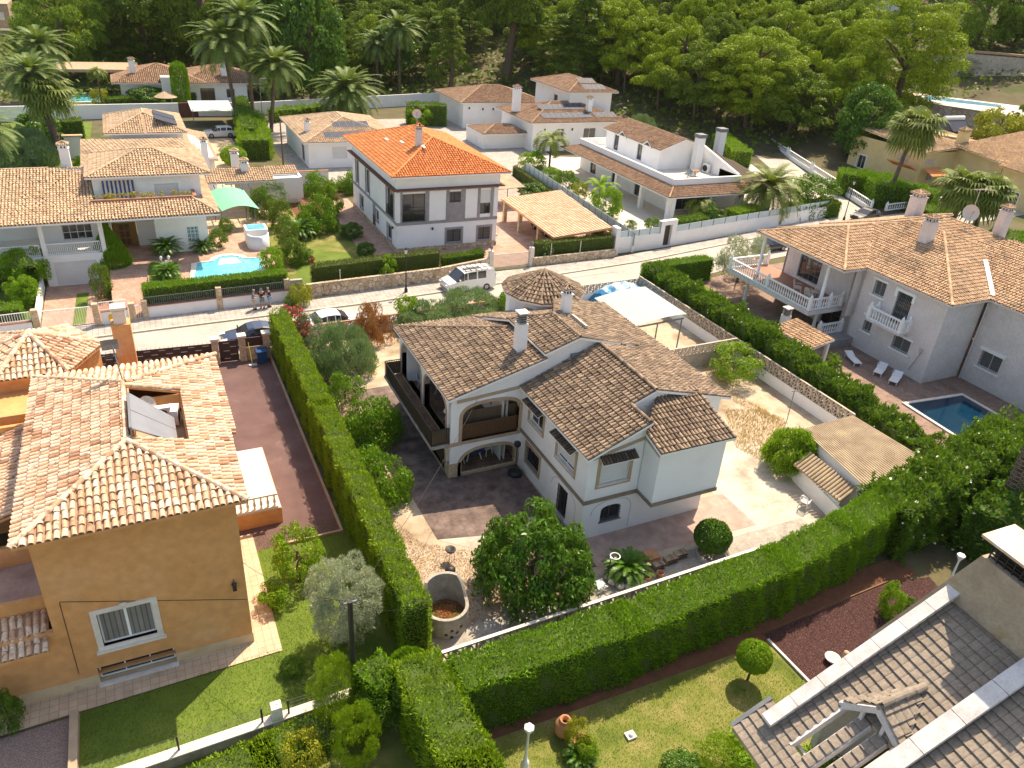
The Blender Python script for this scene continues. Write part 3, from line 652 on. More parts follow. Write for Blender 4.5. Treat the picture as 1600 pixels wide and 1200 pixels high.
def hedge(name, label, path, width, h, mat, size=.14, dens=150, seed=1, aspect=.35, up=.8, rough=.1, z0=0.0, sides=1.0, cat='hedge', extra=None, wob=0.0, htaper=None, spread=.45, topd=1.0):
    """clipped hedge along a path: inner twig body and leafy faces"""
    rng = np.random.default_rng(seed); Cs, Ns = [], []; core = MB()
    pts = [np.array([p[0], p[1]]) for p in path]
    hs = htaper or [h]*len(pts)
    for i in range(len(pts)-1):
        a, b = pts[i], pts[i+1]; l = np.linalg.norm(b-a); d = (b-a)/l; n = np.array([d[1], -d[0]]); ww = width/2
        h0, h1 = hs[i], hs[i+1]
        A = a-d*(.0 if i == 0 else ww*.6); B = b+d*(0 if i == len(pts)-2 else ww*.6); l = np.linalg.norm(B-A)
        k = .82; q = [A+n*ww*k+d*.1, B+n*ww*k-d*.1, B-n*ww*k-d*.1, A-n*ww*k+d*.1]
        core.add([(x[0], x[1], z0) for x in q]+[(q[j][0], q[j][1], z0+(h0, h1, h1, h0)[j]-.12) for j in range(4)], [(3, 2, 1, 0), (4, 5, 6, 7), (0, 1, 5, 4), (1, 2, 6, 5), (2, 3, 7, 6), (3, 0, 4, 7)])
        def bumpf(s_, z): return rough*(np.sin(s_*2.1+seed)*.5+np.sin(s_*5.3+z*3)*.35+np.sin(z*4+s_*.7+seed)*.3)
        m = int(l*width*dens*topd); s_ = rng.uniform(0, l, m); t = rng.uniform(-ww, ww, m); hh = h0+(h1-h0)*s_/l
        z = z0+hh+bumpf(s_, t)+rng.normal(0, .04, m)-.10*(abs(t)/ww)**6+wob*np.abs(np.sin(s_*1.7+seed))*rng.uniform(.2, 1, m)
        Cs.append(np.stack([A[0]+d[0]*s_+n[0]*t, A[1]+d[1]*s_+n[1]*t, z], 1)); tn = np.tile([0, 0, 1.], (m, 1)); tn[:, :2] += rng.normal(0, .75, (m, 2)); tn /= np.linalg.norm(tn, axis=1)[:, None]; Ns.append(tn)
        for sg in (1, -1):
            m = int(l*h*dens*sides); s_ = rng.uniform(0, l, m); hh = h0+(h1-h0)*s_/l; z = rng.uniform(0, 1, m)*hh; off = sg*(ww+bumpf(s_*1.3, z)-abs(rng.normal(0, .09, m))-.06*(z/hh)**6)
            Cs.append(np.stack([A[0]+d[0]*s_+n[0]*off, A[1]+d[1]*s_+n[1]*off, z0+z], 1)); Ns.append(np.tile([sg*n[0], sg*n[1], .1], (m, 1)))
    for end, dd, hh in ((pts[0], pts[0]-pts[1], hs[0]), (pts[-1], pts[-1]-pts[-2], hs[-1])):
        dd = dd/np.linalg.norm(dd); n = np.array([dd[1], -dd[0]]); m = int(width*h*dens); t = rng.uniform(-width/2, width/2, m); z = rng.uniform(0, hh, m); o_ = rng.normal(0, .05, m)
        Cs.append(np.stack([end[0]+n[0]*t+dd[0]*o_, end[1]+n[1]*t+dd[1]*o_, z0+z], 1)); Ns.append(np.tile([dd[0], dd[1], .1], (m, 1)))
    C = np.vstack(Cs); Nn = np.vstack(Ns)
    V = leaf_quads(C, Nn, size, aspect, rng, spread, up); idx = np.zeros(len(C), int); mats = [M[mat]]
    if extra:
        n = int(len(C)*extra[1]); kk = rng.choice(len(C), n, replace=False); V = np.vstack([V, flat_quads(C[kk]+Nn[kk]*size*.5, Nn[kk], extra[2], .9, rng, .4)]); idx = np.concatenate([idx, np.ones(n, int)]); mats.append(M[extra[0]])
    t = thing(name, label, cat, (pts[0][0], pts[0][1], z0))
    me = np_mesh('foliage', V, 4, mats, idx); link('foliage', me, t); core.build('inner_twigs', M['hedgecore'], t)
    return t
def frond_mesh(name, mat, n, length, droop, seed, leaflets=34, lw=.05, ll=.55, elev=(-.35, 1.3), fan=False, lightmat=None, blue=0):
    rng = np.random.default_rng(seed); Q = []
    for i in range(n):
        az = i*2.39996+rng.uniform(-.2, .2); t = (i+.5)/n; el = elev[1]+(elev[0]-elev[1])*t**.8+rng.uniform(-.08, .08); Lf = length*rng.uniform(.85, 1.1)*(1 if t > .2 else .75)
        h = np.array([math.cos(az), math.sin(az), 0]); S = 10; p = np.array([0, 0, 0.]); pts = [p.copy()]; e = el
        for s in range(S):
            e -= droop/S*(.6+1.2*s/S); p = p+(h*math.cos(e)+np.array([0, 0, math.sin(e)]))*Lf/S; pts.append(p.copy())
        pts = np.array(pts); side = np.array([-h[1], h[0], 0])
        if not fan:
            for k in range(S):            # rachis
                r = .022*(1-k/S)+.006; a, b = pts[k], pts[k+1]; Q.append([a-side*r, a+side*r, b+side*r*.8, b-side*r*.8])
            for k in range(leaflets):
                u = .12+.88*(k+.5)/leaflets; x = u*S; j = min(int(x), S-1); c = pts[j]+(pts[j+1]-pts[j])*(x-j); tg = pts[j+1]-pts[j]; tg /= np.linalg.norm(tg)
                nrm = np.cross(side, tg); lf = ll*math.sin(math.pi*(.12+.8*u))**.6*rng.uniform(.85, 1.1)
                for sg in (-1, 1):
                    d = side*sg*.8+tg*.55-np.abs(nrm)*0+nrm*.25*(-1 if nrm[2] > 0 else 1)*-1; d /= np.linalg.norm(d); e_ = c+d*lf-np.array([0, 0, .12*lf])
                    Q.append([c-tg*lw*.5, c+tg*lw*.5, e_+tg*lw*.15, e_-tg*lw*.15])
        else:
            stem = Lf*.45; m_ = int(S*.5)
            for k in range(m_): a, b = pts[k], pts[k+1]; Q.append([a-side*.02, a+side*.02, b+side*.015, b-side*.015])
            c = pts[m_]; tg = pts[m_+1]-pts[m_]; tg /= np.linalg.norm(tg); R_ = Lf*.5
            for k in range(16):
                a = (k/15-.5)*4.2; d = tg*math.cos(a)+side*math.sin(a); e1 = c+d*R_*.65; e2 = c+d*R_*rng.uniform(.9, 1.05)-np.array([0, 0, R_*.32*rng.uniform(.6, 1.3)]); wv = np.cross(d, np.cross(side, tg)); wv = wv/np.linalg.norm(wv)*R_*.075
                Q.append([c-wv*.2, c+wv*.2, e1+wv, e1-wv]); Q.append([e1-wv, e1+wv, e2+wv*.1, e2-wv*.1])
    return np_mesh(name, np.array(Q).reshape(-1, 3), 4, mat)
def palm(label, loc, h, fm, r=.22, scale=1, rot=0, group=None, name='palm_tree', lean=(0, 0), skirt=None, zs=None):
    t = thing(name, label, 'palm', loc, group); mb = MB(); L = Vector((lean[0], lean[1], h))
    n = max(6, int(h/.35)); pts = [Vector((L.x*(i/n)**1.2, L.y*(i/n)**1.2, -.2+(h+.2)*i/n)) for i in range(n+1)]
    mb.tube(pts, [r*(1.25 if i == 0 else 1.0)*(1+.09*(i % 2))*(1-.15*i/n) for i in range(n+1)], 9, smooth=False); mb.build('trunk', M['bark_palm'], t, local=True)
    c = bpy.data.objects.new('crown', fm); COL.objects.link(c); c.parent = t; c.location = L; s = scale; c.scale = (s, s, s if zs is None else zs); c.rotation_euler = (0, 0, rot); worg[c.name] = Vector((0, 0, 0))
    if skirt:
        k = bpy.data.objects.new('dead_fronds', skirt); COL.objects.link(k); k.parent = t; k.location = L-Vector((0, 0, .25)); k.scale = (s*.7,)*3; worg[k.name] = Vector((0, 0, 0))
    return t
def grassfield(name, label, poly, n, mat, size=.1, z=0, seed=1, aspect=.2, kind='stuff'):
    rng = np.random.default_rng(seed); xs = [p[0] for p in poly]; ys = [p[1] for p in poly]; out = []
    while len(out) < n:
        X = rng.uniform(min(xs), max(xs), n*2); Y = rng.uniform(min(ys), max(ys), n*2); ins = np.zeros(len(X), bool); j = len(poly)-1
        for i in range(len(poly)):
            xi, yi, xj, yj = poly[i][0], poly[i][1], poly[j][0], poly[j][1]
            ins ^= ((yi > Y) != (yj > Y)) & (X < (xj-xi)*(Y-yi)/(yj-yi+1e-12)+xi); j = i
        out += list(zip(X[ins], Y[ins]))
    C = np.array(out[:n]); C = np.hstack([C, np.full((n, 1), z+size*.35)]); V = leaf_quads(C, np.tile([0, 0, 1.], (n, 1)), size, aspect, rng, .45, .2)
    o = link(name, np_mesh(name, V, 4, M[mat])); setp(o, label, 'grass' if 'gravel' not in name else 'gravel', kind=kind); return o
# ------------------------------------------------------------------ the setting
def terrain():
    xs = np.concatenate([np.linspace(-260, -40, 12), np.arange(-36, 200, 4), np.linspace(204, 700, 40)])
    ys = np.concatenate([np.linspace(-60, 60, 16)[:-1], np.arange(60, 330, 4), np.linspace(334, 800, 30)])
    V = [(x, y, hill(x, y)-.03) for y in ys for x in xs]; n = len(xs)
    F = [(j*n+i, j*n+i+1, (j+1)*n+i+1, (j+1)*n+i) for j in range(len(ys)-1) for i in range(n-1)]
    me = bpy.data.meshes.new('ground'); me.from_pydata(V, [], F); me.materials.append(M['earth'])
    o = link('ground', me); setp(o, kind='structure')
terrain()
def Pg(*a): return [P(x, y, 0) for x, y in a]
# road, pavements
slab('road', [(-60, 51.5), (0, 53.2), (8.4, 54.5), (41, 55.7), (44, 56.3), (52, 58.3), (60, 60.0), (84, 63.2), (120, 66), (120, 72), (95, 70.5), (81, 69.4), (60, 65.6), (46, 63.1), (31, 61.6), (15.5, 60.3), (-4.6, 59.7), (-60, 56.8)], .012, 'asphalt')
slab('side_road', [(80, 69.2), (88, 70), (97, 92), (112, 122), (107, 124), (92, 94)], .008, 'asphalt')
pv = MB()
pl = [(-60, 57.0), (-4.6, 59.9), (15.5, 60.5), (31, 61.8), (46, 63.3), (60, 65.8), (80, 69.4)]
pf = [(-60, 59.3), (-4.6, 62.1), (11.2, 62.5), (30, 64.4), (44, 64.8), (60, 67.4), (80, 71)]
for i in range(len(pl)-1):
    a, b, c, d = pl[i], pl[i+1], pf[i+1], pf[i]; pv.prism([a, b, c, d], -.05, .12)
o = pv.build('pavement', M['pavement']); setp(o, kind='structure')
kb = MB()
for i in range(len(pl)-1): kb.bar((pl[i][0], pl[i][1]-.12, .06), (pl[i+1][0], pl[i+1][1]-.12, .06), .2, .15)
o = kb.build('kerb', M['kerb']); setp(o, kind='structure')
# road repairs and joints (real patches of another mix)
slab('road_patch', Pg((392, 497), (418, 494), (430, 510), (402, 514)), .017, 'pavement')
slab('road_patch', Pg((432, 489), (495, 481), (500, 486), (436, 494)), .017, 'pavement')
M['tar'] = mflat('tar_seam', (.33, .30, .26), .8)
sm = MB(); sm.tube([P(x, y, .018) for x, y in ((830, 448), (880, 436), (960, 425))], .02, 5); sm.tube([P(x, y, .018) for x, y in ((520, 500), (600, 478), (690, 466))], .02, 5)
o = sm.build('road_seam', M['tar']); setp(o, kind='structure')
# main plot
slab('yard', [(8.3, 21.3), (41, 21.9), (41, 55.7), (8.3, 54.6)], .002, 'yard')
slab('yard_concrete', Pg((1105, 765), (1130, 700), (1180, 690), (1225, 740), (1290, 800), (1272, 822), (1150, 868), (1080, 880), (1060, 860), (1165, 810)), .010, 'concrete_old')
slab('yard_concrete', [(8.9, 21.5), (31.5, 21.9), (31.5, 23.9), (18, 24.0), (13.0, 23.9), (9.8, 23.2)], .014, 'concrete')
slab('patio', [(11.4, 29.4), (13.6, 28.9), (18.3, 29.6), (18.3, 34.0), (18.3, 46), (11.3, 46), (11.2, 38)], .016, 'patio_red')
slab('patio', [(13.2, 27.8), (15.5, 26.9), (18.3, 28.6), (18.3, 29.6), (13.6, 28.9), (11.4, 29.4)], .013, 'concrete_old')
slab('patio', [(18.3, 24.6), (28.6, 24.3), (28.6, 27.4), (26.4, 27.5), (26.4, 27.2), (18.3, 27.2)], .018, 'patio_pink')
slab('patio', [(16.5, 24.6), (18.3, 24.6), (18.3, 29.8), (16.5, 28.5)], .017, 'patio_red')
# neighbour on the left
slab('driveway', [(2.0, 31.8), (6.85, 31.8), (6.85, 53.0), (2.0, 53.2)], .020, 'asphalt_red')
slab('driveway', [(-14, 38.0), (2.0, 38.0), (2.0, 53.2), (-14, 53.2)], .016, 'asphalt_red')
kb = MB(); kb.bar((6.93, 31.7, .06), (6.93, 53, .06), .12, .22); kb.bar((3.9, 31.75, .06), (6.87, 31.75, .06), .12, .20)
o = kb.build('driveway_kerb', M['cream_trim']); setp(o, kind='structure')
slab('lawn', [(-5.2, 21.4), (8.1, 21.9), (8.1, 33.3), (2.5, 33.3), (2.5, 24.9), (-5.2, 24.7)], .010, 'lawn_green')
slab('garden_path', [(-12, 24.55), (2.6, 24.95), (2.6, 33.2), (1.4, 33.2), (1.4, 25.9), (-12, 25.9)], .022, 'path_tile')
slab('gravel_court', [(-14, 18), (-5.6, 18), (-5.45, 24.6), (-14, 24.4)], .012, 'gravel_grey')
slab('garden_ground', [(-5.2, 5), (8.1, 5), (8.1, 21.2), (-5.2, 20.9)], .004, 'lawn')
# garden in front
slab('lawn', [(8.1, 2), (40, 2), (40, 15), (23.2, 15.0), (23.2, 17.4), (8.1, 17.6)], .010, 'lawn')
slab('flower_bed', [(8.1, 17.5), (23.2, 17.3), (34, 18), (34, 19.4), (8.1, 19.6)], .016, 'soil')
slab('gravel_bed', [(23.35, 17.75), (23.4, 14.9), (25.5, 11.5), (33.5, 14), (34.5, 17.6), (32.2, 18.05)], .024, 'gravel')
kb = MB(); kb.bar((23.3, 17.4, .05), (23.36, 14.8, .05), .12, .12)
o = kb.build('bed_edging', M['capstone']); setp(o, kind='structure')
kb = MB(); kb.bar((23.3, 17.8, .05), (32.3, 18.15, .05), .06, .1)
o = kb.build('bed_edging', M['wood']); setp(o, kind='structure')
# right house yard
slab('terrace_paving', [(44, 24), (75, 24), (75, 60), (58, 58.6), (44, 55.9)], .006, 'brickbrown')
slab('lawn', [(42, 45), (49, 45), (49, 56), (42, 56)], .018, 'lawn_green')
# villa garden with the small pool
tb = MB(); tb.prism([(-.45, 64.6), (10.2, 64.6), (10.2, 80), (-3.3, 80), (-3.3, 69), (-.45, 69)], 0, 1.2); tb.solid([(-3.3, 62.4, 0), (-3.3, 69, 1.2), (-3.3, 69, 0)], (2.84, 0, 0)); o = tb.build('brick_path', M['brickpath']); setp(o, kind='structure')
slab('lawn', [(-.3, 64.8), (2.2, 64.8), (2.1, 71.4), (0, 72), (-.4, 70)], 1.21, 'lawn_green')
slab('garden_paving', [(3.5, 80), (10.2, 80), (10.2, 92), (3.5, 92)], .014, 'path_tile')
slab('driveway', [(-8.3, 62.5), (-4.3, 62.5), (-4.3, 73), (-8.3, 73)], .018, 'brickpath')
slab('grass_strip', [(-6.2, 62.6), (-5.3, 62.6), (-5.1, 69), (-6, 69)], .024, 'lawn_green')
slab('garden_border', [(-4.3, 62.6), (-3.2, 62.6), (-3.2, 74), (-4.3, 74)], .020, 'terracotta')
slab('lawn', [(-26, 60), (-8.6, 61), (-8.6, 71), (-26, 71)], .016, 'lawn_green')
slab('lawn', [(-30, 86), (-6, 86), (-5, 141), (-30, 141)], .012, 'lawn_green')
slab('garden_paving', [(6.5, 84), (14, 84), (14, 128), (6.5, 128)], .013, 'path_tile')
# garden of the orange roofed house
slab('lawn', [(11.2, 63), (22, 64), (19.5, 78), (19, 96), (11.2, 94)], .012, 'lawn')
slab('lawn', [(11.4, 64), (17, 64.2), (18.5, 73), (13, 76)], .020, 'lawn_green')
slab('orchard_soil', [(15.5, 84), (22.2, 84), (22.2, 99), (15.5, 99)], .018, 'soil')
slab('brick_path', [(19.3, 73), (22.8, 71.7), (22.8, 92), (19.8, 92)], .024, 'brickpath')
slab('brick_path', [(19.5, 65.4), (36.5, 65.6), (36.5, 72.2), (19.3, 73)], .026, 'brickpath')
slab('driveway', [(33.5, 66), (45, 66.2), (48, 98), (33.5, 98)], .018, 'patio_pink')
slab('garden_paving', [(19, 99), (60, 99), (60, 140), (19, 140)], .010, 'pavement')
slab('garden_paving', [(50.8, 66.8), (80, 71), (92, 100), (54, 110)], .012, 'paleterrace')
# far terrace on the hill
# bark and dry litter
def scatter(name, label, poly, n, size, mat, z, seed, kind='stuff'):
    rng = np.random.default_rng(seed); out = []
    xs = [p[0] for p in poly]; ys = [p[1] for p in poly]
    while len(out) < n:
        X = rng.uniform(min(xs), max(xs), n*2); Y = rng.uniform(min(ys), max(ys), n*2); ins = np.zeros(len(X), bool); j = len(poly)-1
        for i in range(len(poly)):
            xi, yi, xj, yj = poly[i][0], poly[i][1], poly[j][0], poly[j][1]
            ins ^= ((yi > Y) != (yj > Y)) & (X < (xj-xi)*(Y-yi)/(yj-yi+1e-12)+xi); j = i
        out += list(zip(X[ins], Y[ins]))
    C = np.hstack([np.array(out[:n]), rng.uniform(z, z+.03, (n, 1))])
    V = flat_quads(C, np.tile([0, 0, 1.], (n, 1)), size, .6, rng, .35); o = link(name, np_mesh(name, V, 4, M[mat])); setp(o, label, 'litter', kind=kind)
M['litter'] = mleaf('dry_leaf_litter', [(.16, .075, .035), (.30, .17, .09), (.48, .34, .21)], .1); M['litter_shade_dark'] = mleaf('shade_darkened_leaf_litter', [(.07, .045, .02), (.13, .08, .04), (.24, .15, .08)], .1)  # second litter: dark mulch tone, with tree shade put into its colour
scatter('leaf_litter', 'dry brown leaves littering the yard in front of the veranda', [(9.4, 23.3), (16, 23.2), (13.4, 27.6), (10.5, 29.5), (9.2, 34)], 9500, .06, 'litter', .02, 5)
scatter('leaf_litter', 'dead leaves under the citrus trees beside the tall hedge', [(8.6, 33), (11.2, 33), (11.2, 54), (8.6, 54)], 16000, .08, 'litter_shade_dark', .02, 6)
scatter('gravel', 'loose dark red gravel chips filling the bed behind the round tree', [(23.45, 17.65), (23.5, 15), (25.6, 11.8), (33.4, 14.1), (34.3, 17.4), (32.1, 17.9)], 9000, .05, 'gravelchip', .03, 7) if False else None
grassfield('grass', 'short sunlit grass on the lawn beside the ochre house', [(-5.1, 21.5), (8, 22), (8, 33), (2.7, 33), (2.7, 25.1), (-5.1, 24.7)], 26000, 'l_grass', .09, 0, 3)
grassfield('grass', 'patchy yellowing grass on the lawn below the long hedge', [(8.2, 8), (30, 8), (24, 14.9), (23.1, 15.2), (23.1, 17.2), (8.2, 17.5)], 52000, 'l_grass', .085, 0, 4)
grassfield('dry_grass', 'straw coloured dry grass in the yard behind the house', Pg((1060, 545), (1085, 545), (1130, 590), (1165, 625), (1225, 655), (1215, 664), (1150, 630), (1110, 590)), 1500, 'l_dry', .18, 0, 5)
grassfield('dry_grass', 'thin dry grass along the pale concrete yard', Pg((1130, 640), (1190, 640), (1230, 660), (1190, 720), (1150, 700)), 2500, 'l_dry', .2, 0, 6)
# ================================================================== main white house
M['veranda'] = mbrick('dark_veranda_tiles', (.17, .105, .07), (.22, .14, .09), (.10, .07, .05), .33, .33, .02, .5, wear=.4)
H = thing('white_house', 'white villa with arched veranda, brown tiled roofs and a round tower, centre of the photo', 'house', (18.4, 34, 0))
wm = MB()
YV = 34.3
# wing
holesW = [rect(1.0, 2.6, .9, 2.05), rect(1.0, 2.6, 3.75, 4.85), rect(4.4, 6.3, 3.45, 4.75), rect(4.9, 6.0, .02, 2.0)]  # along x=18.4 measured from the back
fw = wall(wm, (18.4, YV), (18.4, 26.7), 0, 5.45, holesW)
ff = Fr((18.4, 26.7), (26.3, 26.7))
gab = [(0, 0), (7.9, 0), (7.9, 2.65), (3.5, 2.65), (3.5, 6.72), (0, 5.38)]
wallpoly(wm, ff, gab, [rect(.75, 2.5, 3.46, 4.98), arch(1.15, 2.4, .95, 1.65, 1.95)])
wall(wm, (26.3, 26.7), (26.3, 31), 0, 2.65)
# back part of the wing above, gable at y=28.5 and the east rooms
wallpoly(wm, Fr((21.7, 28.5), (27.9, 28.5)), [(0, 2.6), (6.2, 2.6), (6.2, 6.1), (1.35, 7.36), (0, 6.8)])
wall(wm, (27.9, 28.5), (27.9, 42.0), 0, 6.15, [rect(2, 3.2, 3.6, 4.9), rect(6, 7.4, 3.6, 4.9), rect(4, 5.4, .9, 2.1)])
wall(wm, (27.9, 42.3), (13.95, 42.3), 0, 5.4)
wall(wm, (26.3, 28.5), (27.9, 28.5), 0, 2.6)
# bay (projecting upper room)
fb = wall(wm, (21.65, 25.3), (25.85, 25.3), 2.5, 5.95); wall(wm, (25.85, 25.3), (25.85, 28.45), 2.5, 6.4, top=[(3.15, 6.75), (0, 5.95)]); wall(wm, (21.65, 26.65), (21.65, 25.3), 2.5, 5.95, top=[(1.35, 5.95), (0, 6.3)])
wm.box(21.66, 25.84, 25.32, 26.6, 2.5, 2.62)
# gable wall of the tall part above the veranda
wallpoly(wm, Fr((13.9, YV), (24.3, YV)), [(0, 5.0), (10.4, 5.0), (10.4, 7.35), (7.7, 8.08), (5.72, 7.42), (5.70, 7.0), (0, 5.42)], [])
wallpoly(wm, Fr((13.9, YV), (18.4, YV)), [(0, 0), (4.5, 0), (4.5, 4.997), (0, 4.997)], [arch(.72, 4.3, 2.42, 4.0, 4.78), arch(.72, 4.3, .18, .75, 1.72)], .35)
# left side of the veranda
fl = Fr((13.9, 43.6), (13.9, YV+.36))
wallpoly(wm, fl, [(0, 0), (8.94, 0), (8.94, 5.45), (0, 5.45)], [arch(.5, 4.3, 2.45, 4.0, 5.05), arch(4.9, 8.6, 2.45, 4.0, 5.05), arch(.5, 4.3, .18, .9, 2.0), arch(4.9, 8.6, .18, .9, 2.0)], .35)
wall(wm, (18.2, 43.6), (13.9, 43.6), 0, 5.45, [arch(.7, 3.6, 2.45, 4.0, 5.0)])
# inner walls behind the veranda (house proper)
fi = wall(wm, (17.4, 43.6), (17.4, YV+.4), 0, 5.3, [rect(2.0, 3.4, 2.45, 4.5), rect(5.6, 7.2, 3.1, 4.4)])
# tower
tw = MB(); seg = 20
for i in range(seg):
    a, b = 2*math.pi*i/seg, 2*math.pi*(i+1)/seg
    wm.add([(24.45+2.55*math.cos(a), 44.05+2.55*math.sin(a), 0), (24.45+2.55*math.cos(b), 44.05+2.55*math.sin(b), 0), (24.45+2.55*math.cos(b), 44.05+2.55*math.sin(b), 7.0), (24.45+2.55*math.cos(a), 44.05+2.55*math.sin(a), 7.0)], [(0, 1, 2, 3)])
# stone pillar foot, soffits
wm.build('wall', M['white'], H)
st = MB(); st.box(13.86, 14.66, 34.26, 34.66, 0, .98); st.build('stone_base', M['stonepillar'], H); st = MB(); st.box(18.15, 18.37, 34.27, 34.6, 0, 1.35); st.build('stone_base', M['stonepillar'], H)
# storey bands
bd = MB()
fw.box(bd, 0, 7.6, 2.38, 2.62, .002, .05); ff.box(bd, -.05, 3.25, 2.38, 2.62, .002, .05); ff.box(bd, 3.25, 7.5, 2.38, 2.5, -1, -.99) if False else None
fb.box(bd, -.05, 4.25, 2.43, 2.66, .002, .05); Fr((21.65, 26.65), (21.65, 25.3)).box(bd, 0, 1.35, 2.43, 2.66, .002, .05)
Fr((25.85, 25.3), (25.85, 28.45)).box(bd, 0, 3.15, 2.43, 2.66, .002, .05)
bd.build('storey_band', M['band_dark'], H)
b2 = MB()
fv = Fr((13.9, YV), (18.4, YV)); fv.box(b2, -.06, .72, 2.2, 2.42, .002, .06); fv.box(b2, 4.25, 4.5, 2.38, 2.6, .002, .05)
def rake(mb, fr, u0, z0, u1, z1, w, d=.04):
    q = [fr.L(u, z, dd) for dd in (.003, d) for u, z in ((u0, z0-w), (u1, z1-w), (u1, z1), (u0, z0))]
    mb.add(q, [(3, 2, 1, 0), (4, 5, 6, 7), (0, 1, 5, 4), (1, 2, 6, 5), (2, 3, 7, 6), (3, 0, 4, 7)])
rake(b2, fv, .35, 5.22, 4.5, 5.55, .2); rake(b2, ff, .2, 5.35, 3.25, 6.0, .2); rake(b2, Fr((21.65, 26.65), (21.65, 25.3)), 0, 6.0, 1.3, 5.7, .18)
ring(b2, fv, arch(.72, 4.3, 2.42, 4.0, 4.78), .2, -.36, .04, True); ring(b2, fv, arch(.72, 4.3, .18, .75, 1.72), .2, -.36, .04, True)
for a in ((.5, 4.3), (4.9, 8.6)):
    ring(b2, fl, arch(a[0], a[1], 2.45, 4.0, 5.05), .16, -.36, .04, True); ring(b2, fl, arch(a[0], a[1], .18, .9, 2.0), .16, -.36, .03, True)
b2.build('arch_surround', M['cream_trim'], H)
# veranda floors, ceiling, balcony
fs = MB(); fs.box(12.75, 14.0, 34.3, 43.4, 2.2, 2.39); FB = fs.build('balcony_slab', M['concrete'], H); fs = MB(); fs.box(12.9, 13.98, 34.45, 43.25, 2.392, 2.41); fs.build('floor_tiles', M['veranda'], FB)
fs = MB(); fs.box(14.2, 17.4, 34.66, 43.4, 2.2, 2.39); fs.box(14.05, 18.3, 34.4, 43.3, .06, .19); fs.build('veranda_floor', M['veranda'], H)
fs = MB(); fs.box(13.95, 18.3, 34.28, 34.52, .0, .185); fs.build('step', M['stonepillar'], H)
rl = MB()
for a, b in (((12.8, 34.35), (12.8, 43.3)), ((12.8, 34.35), (13.85, 34.35)), ((12.8, 43.3), (13.9, 43.3))): railing(rl, a, b, 2.4, 1.05, .14, .025)
R_ = rl.build('railing', M['iron'], H)
rs = MB(); rs.box(12.86, 12.88, 34.4, 43.25, 2.47, 3.38); rs.box(12.85, 13.85, 34.39, 34.41, 2.47, 3.38); rs.box(12.85, 13.85, 43.24, 43.26, 2.47, 3.38); rs.build('reed_screen', M['reed'], R_)
rl = MB(); railing(rl, (14.64, 34.45), (18.2, 34.45), 2.42, 1.0, .13, .03); R_ = rl.build('railing', M['wood'], H)
rs = MB(); rs.box(14.66, 18.18, 34.49, 34.51, 2.5, 3.35); rs.build('slats', M['wood'], R_)
rs = MB(); rs.box(14.6, 18.25, 35.0, 35.03, 2.9, 3.95); rs.build('reed_screen', M['reed'], H)
# windows of the wing
def tilehood(fr, u0, u1, z, parent):
    r = Roof(.2, .45, 5, ('tile_dark', 'pan', 'white'), thick=.05)
    a, b = fr.L(u0-.2, z+.30, .02), fr.L(u1+.2, z+.30, .02); c, d = fr.L(u1+.2, z+.05, .5), fr.L(u0-.2, z+.05, .5)
    r.face([d, c, b, a], (fr.n.x, fr.n.y)); r.build(parent, 'tile_hood')
w1 = window(H, fw, 1.0, 2.6, 3.75, 4.85, surround='cream_trim', sill='limestone', sw=.2); tilehood(fw, 1.0, 2.6, 4.95, w1)
w2 = window(H, fw, 4.4, 6.3, 3.45, 4.75, surround='cream_trim', sill='limestone', shutter=.8, sw=.2); tilehood(fw, 4.4, 6.3, 4.87, w2)
window(H, fw, 1.0, 2.6, .9, 2.05, frame='iron', surround='cream_trim', grille='iron', sw=.2)
w3 = window(H, ff, .75, 2.5, 3.46, 4.98, surround='cream_trim', sill='limestone', shutter=.93, sw=.2); tilehood(ff, .75, 2.5, 5.02, w3)
window(H, ff, 1.15, 2.4, .95, 1.9, frame='iron_grey', grille='iron', sill='iron_grey')
window(H, fw, 4.9, 6.0, .05, 2.0, frame='iron_grey', grille='iron', name='door')
for u in (2, 6): window(H, Fr((27.9, 28.5), (27.9, 42)), u, u+(1.2 if u == 2 else 1.4), 3.6, 4.9, grille='iron')
window(H, fi, 2.0, 3.4, 2.45, 4.5, frame='wood', name='door'); window(H, fi, 5.6, 7.2, 3.1, 4.4, frame='wood')
# incised arch lines on the plaster
gl = MB(); 
for pts in (arch(.55, 3.05, .1, 1.5, 2.3),):
    L_ = [ff.L(u, z, .004) for u, z in pts[1:]]; gl.tube(L_, .012, 4)
L_ = [fw.L(u, z, .004) for u, z in arch(4.2, 6.9, .1, 1.5, 2.3)[1:]]; gl.tube(L_, .012, 4)
gl.build('plaster_groove', M['grey_trim'], H)
# roofs
RF = Roof(.24, .36, 6)
RF.face([(13.6, 33.95, 5.5), (13.6, 44.0, 5.5), (19.2, 38.6, 7.08), (19.6, 38.6, 7.19), (19.6, 33.95, 7.19)], (-1, 0))
RF.face([(13.6, 44.0, 5.5), (26, 44.0, 5.5), (22, 38.6, 7.08), (19.2, 38.6, 7.08)], (0, 1))
RF.face([(19.4, 33.95, 7.50), (19.4, 38.9, 7.50), (21.6, 37.4, 8.24), (21.6, 33.95, 8.24)], (-1, 0))
RF.face([(19.4, 38.9, 7.50), (19.0, 43.9, 5.6), (28.35, 43.9, 5.6), (23.2, 37.9, 7.8), (21.6, 37.4, 8.24)], (0, 1))
RF.face([(21.6, 33.95, 8.24), (21.6, 37.4, 8.24), (23.3, 40.5, 7.78), (28.35, 42.2, 6.2), (28.35, 34.8, 6.2), (24.3, 33.95, 7.5)], (1, 0))
RF.face([(23.05, 28.2, 7.62), (23.05, 35.2, 7.62), (28.35, 35.6, 6.2), (28.35, 28.2, 6.2)], (1, 0))
